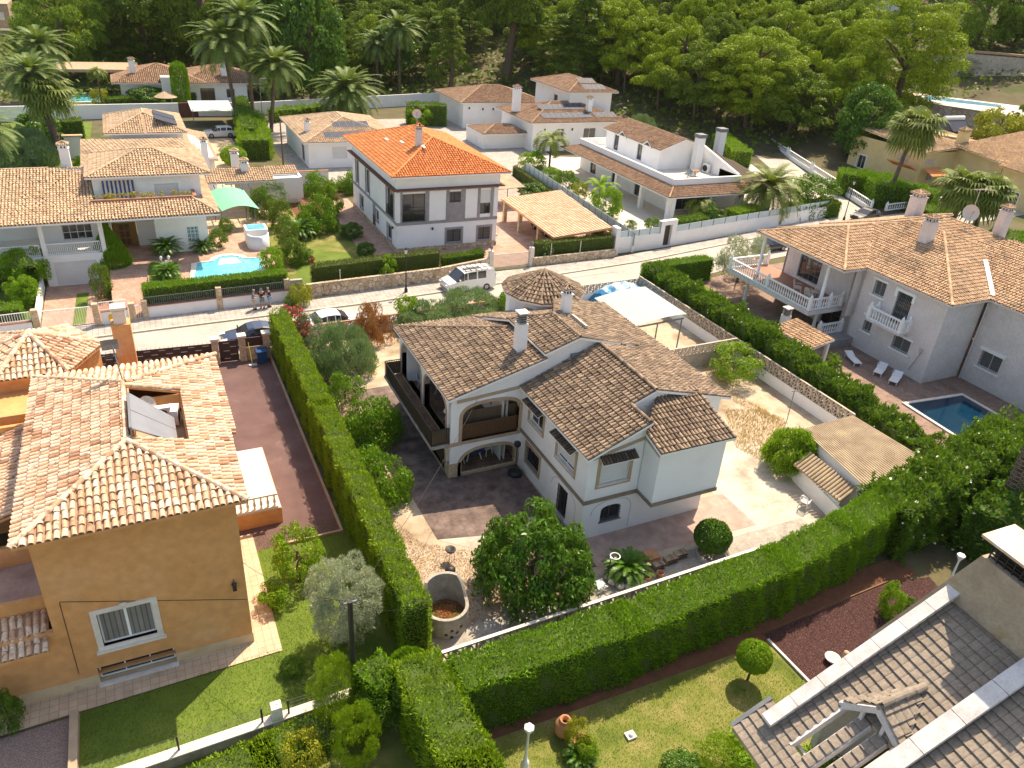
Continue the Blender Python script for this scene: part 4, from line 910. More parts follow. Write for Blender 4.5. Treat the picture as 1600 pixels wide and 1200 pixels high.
RF.face([(18.1, 26.35, 5.47), (18.1, 34.3, 5.47), (23.05, 34.3, 7.55), (23.05, 28.25, 7.55), (21.72, 28.25, 6.99), (21.72, 26.35, 6.99)], (-1, 0))
RF.face([(21.4, 24.98, 5.97), (26.15, 24.98, 5.97), (26.15, 28.85, 7.02), (23.6, 28.85, 7.02), (21.4, 26.4, 6.35)], (0, -1))
for a, b in (((13.6, 44, 5.55), (19.2, 38.6, 7.14)), ((21.6, 33.95, 8.3), (21.6, 37.4, 8.3)), ((23.05, 28.25, 7.66), (23.05, 34.3, 7.66)), ((19.4, 38.9, 7.55), (21.6, 37.4, 8.3)), ((21.55, 26.4, 7.03), (21.55, 28.2, 7.03))): RF.cap(a, b, .11)
# cone of the tower
cx, cy = 24.45, 44.05
for i in range(12):
    a, b = 2*math.pi*i/12, 2*math.pi*(i+1)/12
    A, B = (cx+2.9*math.cos(a), cy+2.9*math.sin(a), 6.95), (cx+2.9*math.cos(b), cy+2.9*math.sin(b), 6.95)
    RF.face([A, B, (cx, cy, 8.33)], (math.cos((a+b)/2), math.sin((a+b)/2))); RF.cap((A[0], A[1], 6.99), (cx, cy, 8.38), .08)
RF.build(H)
sk = MB(); sk.obox((22.9, 36.4, 7.98), (.12, 0, -.04), (0, .9, 0), (.02, 0, .14)); sk.build('skylight_upstand', M['mortar'], H)
vt = MB(); gv = Fr((13.9, YV), (24.3, YV)); gv.box(vt, 7.35, 8.2, 6.55, 7.1, .0, .25); vt.build('vent_hood', M['iron_grey'], H)
chimney(H, 18.75, 35.9, 6.6, 8.7, .3, .3, style='louvre'); chimney(H, 22.9, 38.1, 7.2, 9.1, .27, .22, style='gable', tile='tile_main')
tf = MB()
wn = Fr((24.45-2.57*math.cos(.5), 44.05-2.57*math.sin(.5)), (24.45-2.57*math.cos(.9), 44.05-2.57*math.sin(.9)))
pts = arch(.1, .95, 5.1, 5.9, 6.3); ring(tf, wn, pts, .14, -.02, .09); WW = tf.build('window', M['cream_trim'], H)
g = MB(); g.add([wn.L(u, z, .045) for u, z in pts], [tuple(range(len(pts)))]); g.build('pane', M['glass'], WW)
# ================================================================== ochre house, front left
O = thing('ochre_house', 'ochre rendered house with mottled cream barrel tile roof, front left', 'house', (-2, 26, 0))
om = MB()
fS = wall(om, (-12, 25.9), (1.55, 25.9), .55, 7.9, [rect(8.0, 9.95, 1.98, 3.7), rect(7.55, 10.45, .552, .9)], top=[(13.55, 7.85), (6.5, 7.85), (6.49, 3.3), (0, 3.3)])
wall(om, (1.55, 25.9), (1.55, 38.2), .0, 7.85, [rect(9, 10.4, 3.6, 5)])
wall(om, (1.55, 38.2), (-5.5, 38.2), 0, 7.85); wall(om, (-5.5, 38.2), (-5.5, 25.92), 3.0, 7.85)
om.build('wall', M['orange_wall'], O)
pm = MB(); wall(pm, (-12, 25.88), (1.58, 25.88), 0, .55, [rect(7.56, 10.44, .1, .548)], .27); pm.build('plinth', M['plinth'], O)
w_ = window(O, fS, 8.0, 9.95, 1.98, 3.7, depth=.18, curtain=True, bars=.1)
s = MB(); ring(s, fS, rect(8.0, 9.95, 1.98, 3.7), .22, -.15, .04); fS.box(s, 7.7, 10.25, 1.70, 1.80, .0, .14); fS.box(s, 8.85, 9.1, 3.9, 4.02, .03, .09); s.build('surround', M['limestone'], w_)
w_ = window(O, fS, 7.58, 10.42, .12, .86, depth=.24, nv=2); s = MB(); fS.box(s, 7.5, 10.5, -.0+.01, .1, .0, .22); s.build('sill', M['limestone'], w_)
rr = Roof(.262, .40, 6, ('tile_orange', 'pan_light', 'orange_wall'), thick=.12, capr=.15)
ze, sl = 7.95, .29
x0, x1, y0, y1 = -5.95, 2.0, 25.45, 38.4; xm = -1.98; h = x1-xm; zr = ze+h*sl
rr.face([(x0, y0, ze), (x1, y0, ze), (xm, y0+h, zr)], (0, -1)); rr.face([(x0, y0, ze), (xm, y0+h, zr), (xm, y1-h, zr), (x0, y1, ze)], (-1, 0))
rr.face([(x0, y1, ze), (x1+.3, y1, ze), (xm+.3, y1-h, zr), (xm, y1-h, zr)], (0, 1))
# east slope laid round the open plant well
wy0, wy1, wx0, wx1 = 29.75, 34.1, -1.75, .3
def ez(x): return ze+(x1-x)*sl
rr.face([(x1, y0, ze), (x1, wy0, ze), (xm, wy0, zr), (xm, y0+h, zr)], (1, 0))
rr.face([(x1+.25, wy1, ez(x1+.25)), (x1+.25, y1, ez(x1+.25)), (xm+.25, y1-h+.2, zr-.07), (xm, y1-h, zr), (xm, wy1, zr)], (1, 0))
rr.face([(x1+.25, wy0+.9, ez(x1+.25)), (x1+.25, wy1, ez(x1+.25)), (wx1, wy1, ez(wx1)), (wx1, wy0, ez(wx1)), (x1, wy0, ze), (x1, wy0+.9, ze)], (1, 0))
for a, b in (((x0, y0, ze), (xm, y0+h, zr)), ((x1, y0, ze), (xm, y0+h, zr)), ((xm, y0+h, zr), (xm, y1-h, zr)), ((x0, y1, ze), (xm, y1-h, zr)), ((x1+.3, y1, ze), (xm+.1, y1-h, zr))): rr.cap(Vector(a)+Vector((0, 0, .05)), Vector(b)+Vector((0, 0, .05)), .125)
# lower left wing, roof on the small front porch
rr.face([(-6.0, 37.6, 6.1), (-5.55, 30.6, 6.1), (-12, 30.6, 4.2), (-12, 37.6, 4.2)], (-1, 0))
rr.face([(-12, 25.35, 2.95), (-5.7, 25.35, 2.95), (-5.7, 27.0, 3.6), (-12, 27.0, 3.6)], (0, -1))
# hexagonal roof of the rear room
hc = Vector((-6.4, 43.4, 8.05)); R6 = 3.35; hz = 6.95; V6 = [Vector((hc.x+R6*math.cos(a), hc.y+R6*math.sin(a), hz)) for a in [rad(60*i+2) for i in range(6)]]
for i in range(6):
    a, b = V6[i], V6[(i+1) % 6]; m_ = (a+b)/2-hc; rr.face([a, b, hc], (m_.x, m_.y)); rr.cap(a+Vector((0, 0, .06)), hc+Vector((0, 0, .06)), .14)
rr.build(O)
ow = MB()
W6 = [hc+(v-hc)*.93 for v in V6]
for i in range(6): a, b = W6[i], W6[(i+1) % 6]; ow.add([(a.x, a.y, 0), (b.x, b.y, 0), (b.x, b.y, 6.9), (a.x, a.y, 6.9)], [(0, 1, 2, 3)])
ow.box(-12, -5.6, 30.3, 30.5, 0, 4.4); ow.box(-12, -5.6, 38.2, 42, 0, 6.2); ow.box(-12, -5.53, 27.0, 27.2, 3.3, 4.2); ow.box(-12, -5.6, 37.5, 37.7, 0, 6)
# plant well walls
ow.box(wx0-.02, wx1, wy1-.08, wy1-.005, 7.6, 8.35); ow.box(wx1-.06, wx1-.003, wy0, wy1, 7.2, 8.3); ow.box(wx0-.1, wx0-.02, wy0, wy1, 7.6, 9.0)
ow.build('rear_wall', M['orange_wall'], O)
fl_ = MB(); fl_.box(wx0, wx1-.07, wy0+.02, wy1-.09, 7.3, 7.45); fl_.build('plant_well_floor', M['cream_trim'], O)
tr = MB(); tr.box(-12, -5.7, 27.2, 30.3, 3.3, 3.45); tr.build('roof_terrace', M['patio_pink'], O)
# plant in the well: collector, outdoor units, dish
sc = MB(); a, b, c, d = Vector((-1.75, 29.6, 9.5)), Vector((-1.75, 32.6, 9.5)), Vector((-.15, 32.3, 8.1)), Vector((-.15, 30.2, 8.1))
for k in range(2):
    p, q, r_, s_ = a.lerp(b, k*.505), a.lerp(b, k*.505+.49), d.lerp(c, k*.505+.49), d.lerp(c, k*.505); sc.solid([p, s_, r_, q], (.03, 0, .06))
SC = sc.build('solar_collector', M['solar_flat'], O)
s = MB(); s.bar(a+Vector((0, 0, .05)), b+Vector((0, 0, .05)), .1, .1); s.bar(a, a-Vector((0, 0, 1.4)), .05, .05); s.bar(b, b-Vector((0, 0, 1.4)), .05, .05); s.build('stand', M['iron_grey'], SC)
def acunit(parent, x, y, z, rot=0, sx=.42, sy=.16, sz=.3):
    t_ = MB(); ax = Vector((math.cos(rot), math.sin(rot), 0)); ay = Vector((-ax.y, ax.x, 0)); c = Vector((x, y, z+sz)); t_.obox(c, ax*sx, ay*sy, Vector((0, 0, sz)))
    for k in range(5): t_.obox(c+ax*(-.7+k*.35)*sx+Vector((0, 0, sz+.004)), ax*.03, ay*sy*.8, Vector((0, 0, .004)))
    o_ = t_.build('air_conditioner', M['plastic'], parent); f_ = MB(); fc = c-ay*(sy+.012)-ax*.08
    vs = [fc+ax*math.cos(t)*sz*.75+Vector((0, 0, math.sin(t)*sz*.75)) for t in np.linspace(0, 2*math.pi, 17)[:-1]]; f_.add(vs, [tuple(range(16))]); f_.build('fan', M['iron'], o_)
acunit(O, -.5, 33.35, 7.6); acunit(O, -.05, 32.9, 7.6, rad(80), .36, .15, .36)
def dish(parent, c, r, az, el, mat='plastic', pole=1.0, name='satellite_dish'):
    c = Vector(c); d = Vector((math.sin(az)*math.cos(el), math.cos(az)*math.cos(el), math.sin(el))); a = d.cross(Vector((0, 0, 1))).normalized(); b = d.cross(a); mb = MB(); vs = []
    for i in range(5):
        for k in range(16): t = 2*math.pi*k/16; q = r*(i+.01)/4; vs.append(c+(a*math.cos(t)+b*math.sin(t))*q+d*(.35*q*q/r))
    mb.add(vs, [(i*16+k, i*16+(k+1) % 16, (i+1)*16+(k+1) % 16, (i+1)*16+k) for i in range(4) for k in range(16)], 0, True)
    mb.tube([c, c-Vector((0, 0, pole))], .03, 6); D = mb.build(name, M[mat], parent); q = MB(); q.tube([c-b*r*-.9, c+d*r*.95], .015, 5); q.lathe(c+d*r*.95-Vector((0, 0, .06)), [(.0, 0), (.05, .01), (.05, .11), (0, .12)], 8); q.build('feed_arm', M['iron_grey'], D); return D
dish(O, (-1.2, 33.5, 8.3), .42, rad(150), rad(30), 'paleterrace')
# chimney with sloping vented top
c = MB(); c.box(-2.35, -1.45, 40.6, 41.5, 5, 9.2); C_ = c.build('chimney', M['orange_wall'], O)
q = MB(); q.box(-2.2, -1.6, 40.75, 41.35, 9.2, 9.9); q.box(-2.25, -1.55, 40.7, 41.4, 9.95, 10.1); q.build('cap', M['limestone'], C_)
an = MB(); an.tube([(-1.9, 34.3, 8.6), (-2.15, 35.3, 10.6)], .03, 6)
for k in range(7): z = 10.1+.09*k; an.tube([(-2.55, 35.1, z), (-1.75, 35.3, z)], .008, 4)
an.add([(-2.6, 35.5, 10.3), (-1.9, 35.5, 10.3), (-1.9, 35.4, 10.85), (-2.6, 35.4, 10.85)], [(0, 1, 2, 3)]); an.build('tv_antenna', M['iron_grey'], O)
# wire, wall lamps
q = MB(); q.tube([fS.L(7.0-.05, 4.75, .02), fS.L(13.5, 2.55, .02)], .012, 4); q.tube([fS.L(6.95, 4.7, .02), fS.L(6.9, .9, .02)], .012, 4); q.build('cable', M['iron'], O)
q = MB(); q.box(1.0, 1.16, 25.66, 25.82, 3.35, 3.7); q.tube([(1.08, 25.88, 3.8), (1.08, 25.74, 3.75)], .02, 5); q.lathe((1.08, 25.74, 3.68), [(.12, 0), (0, .1)], 6); q.build('wall_lamp', M['iron'], O)
# raised terrace with balusters on the right
tm = MB(); tm.box(1.56, 4.25, 33.6, 39.6, 0, .95); tm.build('terrace_wall', M['orange_wall'], O)
tm = MB(); tm.box(1.56, 4.22, 33.62, 39.58, .953, 1.0); tm.build('terrace_floor', M['paleterrace'], O)
balusters(O, (1.75, 33.75), (4.1, 33.75), 1.0, .9, .3, 'limestone', False)
# ================================================================== grey tiled house, bottom right
G = thing('grey_roofed_house', 'house with taupe flat tiles, white capped parapets and a timber dormer frame, bottom right corner', 'house', (20, 10, 0))

def RP(px, py, o, n):
    v = Vector(_cx*((px-800)/F_PX) + _cy*((py-600)/F_PX) + _fw); c = Vector((0, 0, CAM_H)); t = (Vector(o)-c).dot(n)/v.dot(n); return c+v*t
g0 = P(1190, 1128, 3.5); gr_ = Vector((1, -.08, .62)); g2 = Vector((.08, 1, 0)).normalized(); gn = gr_.cross(g2).normalized()
def g_on(px, py, lift=0): return RP(px, py, g0+Vector((0, 0, lift)), gn)
ba, bb = g_on(1480, 933), g_on(1600, 1023)                    # foot of the chimney breast
bn = Vector((-1, .08, 0)).normalized()
top_a, top_b = RP(1534, 868, ba, bn), RP(1640, 945, ba, bn); out_a = RP(1362, 990, ba, bn)
pa = g_on(1190, 1128); a_e2 = lambda p, k: p+g2*k
def along(p, k): return p+gr_.normalized()*k
L1 = (ba-pa).length
gr = Roof(.33, .36, 4, ('slate', 'pan', 'cream_trim'), flat=True, thick=.15, capr=.16)
left_edge = g_on(1150, 1150)
q0 = pa+g2*1.15-gr_*1.2
far0 = pa+g2*.0; w2 = -g2*14
# main slope with the cut-out beneath the dormer frame
D0, D1, D2, D3 = g_on(1245, 1163), g_on(1318, 1102), g_on(1458, 1095), g_on(1400, 1180)
def ab(p): d = p-pa; b_ = d.dot(g2); a_ = (d-g2*b_).dot(gr_)/gr_.dot(gr_); return a_, b_
def pt(a_, b_): return pa+gr_*a_+g2*b_
aD0, bD0 = ab(g_on(1250, 1166)); aD1, bD1 = ab(g_on(1316, 1106)); aT, bT = ab(g_on(1452, 1086)); aB, bB = ab(ba)
aE, bE = ab(g_on(1207, 1093)); aF, bF = ab(g_on(1146, 1138)); print('edge', aE, bE, aF, bF, aD0, bD0, aD1, bD1, aT, bT)
a_lo, a_hi = aF, aB+.0; aP2, bP2 = ab(g_on(1411, 1190))
hb0, hb1 = bD1, bP2+.4
gr.face([pt(a_lo, bE), pt(aE, bE), pt(aE, .0), pt(a_hi, 0), pt(a_hi, hb0), pt(a_lo, hb0)], (-1, .08))
gr.face([pt(aD1+.35, hb0), pt(a_hi, hb0), pt(a_hi, hb1), pt(aD1+.35, hb1)], (-1, .08))
gr.face([pt(a_lo, hb0), pt(aD0-.15, hb0), pt(aD0-.15, hb1), pt(a_lo, hb1)], (-1, .08))
for k in (0, 1): 
    b_ = hb0-(hb0-hb1)*(.28+.36*k); gr.face([pt(aD0-.15, b_), pt(aD1+.35, b_), pt(aD1+.35, b_-.42), pt(aD0-.15, b_-.42)], (-1, .08))
gr.face([pt(a_lo, hb1), pt(a_hi, hb1), pt(a_hi, -14), pt(a_lo, -14)], (-1, .08))
# small gabled hood over the opening
rt = pt(aT, (hb0+hb1)/2); fr_ = pt(aD1+.3, (hb0+hb1)/2); ridge_f = Vector((fr_.x, fr_.y, rt.z-.12)); Lf = pt(aD1+.05, hb0+.12); Rf = pt(aD1+.45, hb1-.15)
Lf2 = Vector((Lf.x, Lf.y, Lf.z+.18)); Rf2 = Vector((Rf.x, Rf.y, Rf.z+.18))
gr.face([Lf2, ridge_f, rt+Vector((0, 0, .1))], (g2.x, g2.y)); gr.face([ridge_f, Rf2, rt+Vector((0, 0, .1))], (-g2.x, -g2.y)); gr.cap(ridge_f+Vector((0, 0, .06)), rt+Vector((0, 0, .15)), .16)
gr.build(G)
fm = MB()
for a, b in ((Lf2, ridge_f), (ridge_f, Rf2), (Lf2, rt+Vector((0, 0, .13))), (Rf2, rt+Vector((0, 0, .13)))): fm.bar(Vector(a)-Vector((0, 0, .2)), Vector(b)-Vector((0, 0, .2)), .16, .24)
for k in (.0, .33, .67, 1.0):
    p = Lf.lerp(Rf, k); tp = (Lf2.lerp(ridge_f, k*2) if k < .5 else ridge_f.lerp(Rf2, k*2-1))-Vector((0, 0, .1)); fm.bar(p-Vector((0, 0, .3)), tp, .12, .12, up=(1, 0, 0))
fm.bar(pt(aD0-.15, hb0-.02)+Vector((0, 0, -.12)), pt(aD1+.35, hb0-.02)+Vector((0, 0, -.12)), .1, .3); fm.bar(pt(aD0-.15, hb1), pt(aD1+.35, hb1), .1, .3)
for k in (0, 1):
    for e in (0, .42): b_ = hb0-(hb0-hb1)*(.28+.36*k)-e; fm.bar(pt(aD0-.15, b_)+Vector((0, 0, -.16)), pt(aD1+.35, b_)+Vector((0, 0, -.16)), .05, .28)
q_ = pt((aD0+aD1)/2, hb0-.9)
fm.bar(pt(aD0+.2, hb0)-Vector((0, 0, .5)), pt(aD0+.2, hb1)-Vector((0, 0, .5)), .12, .14)
fm.build('dormer_frame', M['pinkwhite'], G)
# capped parapets along the rakes
pp = MB(); aP2, bP2 = ab(g_on(1411, 1190))
for b0, al, wd in ((-.22, -.05, .5), (bP2, aP2-2.5, .62)):
    A_, B_ = pt(al, b0)+Vector((0, 0, .42)), pt(aB+.15 if b0 > -1 else aB+3, b0)+Vector((0, 0, .42)); n_ = 7
    pp = MB()
    for i in range(n_): pp.bar(A_.lerp(B_, i/n_), A_.lerp(B_, (i+.985)/n_), wd, .12)
    pp.build('parapet_cap', M['capstone'], G)
pw = MB()
for b0, al in ((-.22, 0), (bP2, -4)): pw.bar(pt(al+.05, b0)+Vector((0, 0, .1)), pt(aB, b0)+Vector((0, 0, .1)), .3, .6)
gw0 = pt(-2.6, 1.2); pw.build('parapet_wall', M['pinkwhite'], G)
gt = MB(); gt.bar(pt(a_lo, bE+.06)+Vector((0, 0, .02)), pt(aE, bE+.06)+Vector((0, 0, .02)), .16, .14); gt.build('gutter', M['iron_grey'], G)
# walls below
hw = MB()
c0, c1 = pt(aD1+.6, -.1), pt(aB, -.1)
hw.solid([(c0.x, c0.y, 0), (c1.x, c1.y, 0), (c1.x, c1.y, c1.z-.2), (c0.x, c0.y, c0.z-.2)], -g2*.25)
hw.build('wall', M['pinkwhite'], G)
# the great chimney: a breast wider at the foot, louvred throat, stained slab on top
cm = MB(); dp = -bn*1.3
foot = Vector((out_a.x, out_a.y, 0)); cm.solid([(out_a.x, out_a.y, out_a.z), (top_a.x, top_a.y, top_a.z), (top_a.x, top_a.y, top_a.z)+() if False else (top_b.x, top_b.y, top_a.z), (bb.x-g2.x*2, bb.y-g2.y*2, 0), (out_a.x+g2.x*.3, out_a.y+g2.y*.3, 0)], dp)
CH = cm.build('chimney', M['chimstone'], G)
lv = MB(); tz = top_a.z
T0, T1 = Vector((top_a.x, top_a.y, tz))-g2*.15, Vector((top_b.x, top_b.y, tz))
for k in range(5):
    z = tz+.06+.13*k; lv.bar(T0-bn*.2+Vector((0, 0, z-tz)), T1-bn*.2+Vector((0, 0, z-tz)), .08, .03)
for k in range(9): p = T0.lerp(T1, k/8)-bn*.16; lv.bar(p, p+Vector((0, 0, .7)), .04, .04)
lv.bar(T0-bn*.65+Vector((0, 0, .35)), T1-bn*.65+Vector((0, 0, .35)), .5, .68); lv.build('louvres', M['iron'], CH)
sl_ = MB(); zc_ = tz+.72; A_ = T0+g2*.35+bn*.15; B_ = T1+bn*.15; sl_.solid([(A_.x, A_.y, zc_), (B_.x, B_.y, zc_), (B_.x-bn.x*1.5, B_.y-bn.y*1.5, zc_+.1), (A_.x-bn.x*1.5, A_.y-bn.y*1.5, zc_+.1)], (0, 0, .1)); sl_.build('cap_slab', M['rust_metal'], CH)
# ================================================================== white house with the bright orange roof
E = thing('orange_roofed_house', 'tall white house with bright orange tiled hip roof and grey trim, behind the parked van', 'house', (28, 72, 0))
em = MB(); x0, x1, y0, y1 = 22.7, 33.6, 71.9, 88.6
S_ = [rect(.55, 2.95, 3.15, 6.0), rect(5.5, 6.75, 4.9, 6.0), rect(8.9, 10.1, 3.5, 6.0), rect(5.3, 6.9, .75, 2.1), rect(8.8, 10.2, .75, 2.1)]
W_ = [rect(1.5, 2.5, 3.3, 5.9), rect(5.6, 6.8, 3.3, 5.9), rect(13.3, 15.6, 3.2, 6.0), rect(3.0, 4.2, .9, 2.2), rect(9.2, 10.2, 1.3, 2.3), rect(13.4, 14.8, .7, 2.1)]
W_ = [rect(u0[0][0], u0[1][0], u0[0][1], u0[2][1]) for u0 in W_]
fS, fE, fN, fW = box_walls(em, x0, x1, y0, y1, 0, 6.4, S=S_, W=W_)
em.build('wall', M['white'], E)
um = MB(); box_walls(um, x0-.05, x1+.1, y0-.05, y1, 6.55, 7.85); um.build('attic_wall', M['white'], E)
tm = MB(); rr = MB()
rr.box(x0-.5, x1+.5, y0-.5, y1+.3, 6.42, 6.54); rr.build('cornice', M['brown_trim'], E)
for fr in (fS, fW):
    fr.box(tm, -.03, fr.len+.03, 2.85, 3.15, .003, .05); fr.box(tm, -.03, fr.len+.03, 6.2, 6.4, .003, .05)
for u0, u1 in ((.35, .55), (2.95, 3.35), (5.15, 5.5), (6.75, 7.25), (8.6, 8.9), (10.1, 10.4)): fS.box(tm, u0, u1, 3.15, 6.2, .003, .045)
fS.box(tm, 5.5, 6.75, 3.15, 4.9, .003, .04)
for u0, u1 in ((1.3, 1.5), (2.5, 2.75), (5.35, 5.6), (6.8, 7.1), (13.0, 13.3), (15.6, 15.9)): fW.box(tm, u0, u1, 3.15, 6.2, .003, .045)
for a in ((5.3, 6.9), (8.8, 10.2)): ring(tm, fS, rect(a[0], a[1], .75, 2.1), .22, .003, .04)
for a in ((3.0, 4.2, .9, 2.2), (9.2, 10.2, 1.3, 2.3), (13.4, 14.8, .7, 2.1)): ring(tm, fW, rect(*a), .2, .003, .04)
fW.box(tm, 8.1, 9.1, .0, 2.85, .003, .02)
tm.build('grey_trim', M['grey_trim'], E)
sb = MB(); fS.box(sb, -.06, fS.len+.05, 0, .5, .003, .09); fW.box(sb, 0, fW.len+.08, 0, .5, .003, .09); sb.build('stone_base', M['rubble'], E)
window(E, fS, .55, 2.95, 3.15, 6.0, frame='wood_gate', nv=1, nh=1); window(E, fS, 5.5, 6.75, 4.9, 6.0, frame='wood_gate', curtain=True, grille='iron')
window(E, fS, 8.9, 10.1, 3.5, 6.0, frame='wood_gate', shutter=.55); window(E, fS, 5.3, 6.9, .75, 2.1, frame='wood_gate', curtain=True, grille='iron'); window(E, fS, 8.8, 10.2, .75, 2.1, frame='wood_gate', curtain=True, grille='iron')
for a in W_: window(E, fW, a[0][0], a[1][0], a[0][1], a[2][1], frame='wood_gate')
dm = MB(); fW.box(dm, 8.2, 9.0, .05, 1.6, .02, .06); dm.build('door', M['brown_trim'], E)
br = MB()
for fr, u0, u1 in ((fS, .55, 2.95), (fW, 13.3, 15.6)): a, b = fr.L(u0, 0, .05), fr.L(u1, 0, .05); railing(br, (a.x, a.y), (b.x, b.y), 3.2, 1.0, .12, .02)
br.build('balcony_rail', M['iron'], E)
R_ = Roof(.27, .36, 5, ('tile_bright', 'pan_orange', 'white'), capr=.12); a_, b_ = R_.hip(21.9, 34.5, 70.95, 89.6, 7.9, .36); R_.build(E)
c = MB(); c.box(26.2, 26.8, 76.2, 76.8, 9, 11.2); C_ = c.build('chimney', M['brickpale'] if 'brickpale' in M else M['pinkwhite'], E); k = Roof(.15, .3, 4, ('tile_bright', 'pan', 'white'), thick=.05, capr=.05); k.hip(26.1, 26.9, 76.1, 76.9, 11.5, .6); k.build(C_, 'cap'); k = MB(); k.box(26.25, 26.75, 76.25, 76.75, 11.2, 11.5); k.build('flue', M['concrete'], C_)
for x_, y_ in ((26.6, 75.3), (25.6, 79.2), (24.8, 82)):
    z_ = 7.9+(x_-21.9)*.36; k = MB(); k.obox((x_, y_, z_+.14), (.12, 0, .043), (0, .55, 0), (-.02, 0, .05)); k.build('roof_window', M['limestone'], E)
dish(E, (29.0, 84.4, 11.2), .5, rad(200), rad(25), 'paleterrace', 1.0)
q = MB(); q.tube([(29.3, 84.5, 10), (29.3, 84.5, 12.2)], .03, 5); q.bar((27.6, 84.6, 12.0), (30.6, 84.3, 12.2), .03, .03)
for k in range(8): q.bar((27.8+.35*k, 84.3, 12.02+.02*k), (27.8+.35*k, 84.9, 12.02+.02*k), .02, .02)
q.build('tv_antenna', M['iron_grey'], E)
acc = MB(); acc.lathe((26.4, 71.75, 2.2), [(.0, 0), (.09, .05), (.11, .25), (.0, .34)], 6); acc.lathe((22.55, 73, 2.2), [(.0, 0), (.09, .05), (.11, .25), (.0, .34)], 6); acc.build('wall_lamp', M['iron'], E)
# entrance steps at the right side
sp = MB()
for i in range(7): sp.box(33.75, 35.1, 74.6+i*.45, 78.2, i*.2, i*.2+.2)
sp.build('steps', M['limestone'], E); sp = MB(); 
for i in range(7): sp.bar((35.15, 74.8+i*.5, .2+i*.2), (35.15, 74.8+i*.5, 1.2+i*.2), .03, .03)
sp.bar((35.15, 74.7, 1.2), (35.15, 78.1, 2.6), .05, .05); sp.build('handrail', M['grey_trim'], E)
# ================================================================== villa with balconies, left of the street
V = thing('pool_villa', 'white villa with buff tiled roofs, striped awning and carved wooden door, left behind the street', 'house', (-3, 75, 0))
vm = MB()
# upper storey
F1 = wall(vm, (-3.6, 75.7), (5.2, 75.7), 4.6, 7.95, [rect(1.0, 3.0, 5.35, 7.2), rect(4.9, 6.9, 4.9, 7.1)])
wall(vm, (5.2, 75.7), (5.2, 83.2), 4.6, 7.95); wall(vm, (5.2, 83.2), (-3.6, 83.2), 4.6, 7.95); wall(vm, (-3.6, 83.2), (-3.6, 75.7), 4.6, 7.95)
# ground storey: terrace over garage, porch, east room
F2 = wall(vm, (-8.1, 71.15), (-3.6, 71.15), 0, 2.7, [rect(.7, 3.9, .05, 2.1)]); wall(vm, (-3.6, 71.15), (-3.6, 78.5), 0, 2.7)
wall(vm, (-8.1, 86), (-8.1, 71.15), 0, 2.7); vm.box(-26, -8.1, 71.15, 86, 2.0, 2.68); vm.box(-8.05, -3.65, 71.2, 86, 2.5, 2.69)
F3 = wall(vm, (-8.1, 73.8), (-3.3, 73.8), 2.7, 5.3, [rect(1.6, 3.9, 3.1, 5.0)])
F4 = wall(vm, (-3.3, 76.6), (.8, 76.6), 0, 5.5, [rect(.5, 2.6, 1.2, 3.5)])
F5 = wall(vm, (.8, 74.0), (5.2, 74.0), 0, 5.6, [rect(2.6, 3.6, 2.1, 3.5)]); wall(vm, (.8, 76.6), (.8, 74.0), 0, 5.6); wall(vm, (5.2, 74.0), (5.2, 84), 0, 5.6, [rect(.3, 1.3, 2.0, 3.8)])
for x_ in (-8.0, -3.6): vm.box(x_-.0, x_+.34, 71.2, 71.55, 2.7, 5.5)
wall(vm, (-26, 76), (-8.1, 76), 2.7, 5.3)
vm.build('wall', M['white'], V)
g = MB(); F2.box(g, .7, 3.9, .05, 2.1, -.1, -.05); g.build('garage_door', M['shutter'], V)
d = MB(); F4.box(d, .55, 2.55, 1.22, 3.45, -.14, -.06); D_ = d.build('door', M['door_wood'], V); d = MB()
for i in range(2):
    for k in range(3): F4.box(d, 1.15+i*.45, 1.5+i*.45, 1.4+k*.68, 1.95+k*.68, -.06, -.03)
d.build('door_panel', M['wood'], D_)
window(V, F3, 1.6, 3.9, 3.1, 5.0, nv=3, nh=2, curtain=False); window(V, F5, 2.6, 3.6, 2.1, 3.5, glass='glass_blue', nv=2, nh=3, grille='white_clean')
window(V, Fr((5.2, 74), (5.2, 84)), .3, 1.3, 2.0, 3.8, glass='glass_blue', nv=2, nh=3)
window(V, F1, 1.0, 3.0, 5.35, 7.2, grille='iron', sill='white_clean'); window(V, F1, 4.9, 6.9, 4.9, 7.1, shutter=.82, surround='white_clean', sw=.25)
aw = MB(); A0, A1 = F1.L(.75, 7.55, .06), F1.L(3.25, 7.55, .06); B0, B1 = F1.L(.75, 5.9, .75), F1.L(3.25, 5.9, .75)
for i in range(15): aw.solid([A0.lerp(A1, i/15), A0.lerp(A1, (i+1)/15), B0.lerp(B1, (i+1)/15), B0.lerp(B1, i/15)], (0, 0, .01), i % 2)
aw.build('awning', [M['awn_blue'], M['awn_cream']], V)
railm = MB(); railing(railm, (-7.9, 71.3), (-3.7, 71.3), 2.7, .95, .14, .045, top=.08); railing(railm, (-14, 71.3), (-8.2, 71.3), 2.7, .95, .14, .045, top=.08); railm.build('balcony_rail', M['white_clean'], V)
R_ = Roof(.25, .38, 5, ('tile_villa', 'pan_light', 'white'), capr=.12); R_.hip(-4.1, 6.1, 75.1, 84.0, 8.0, .3)
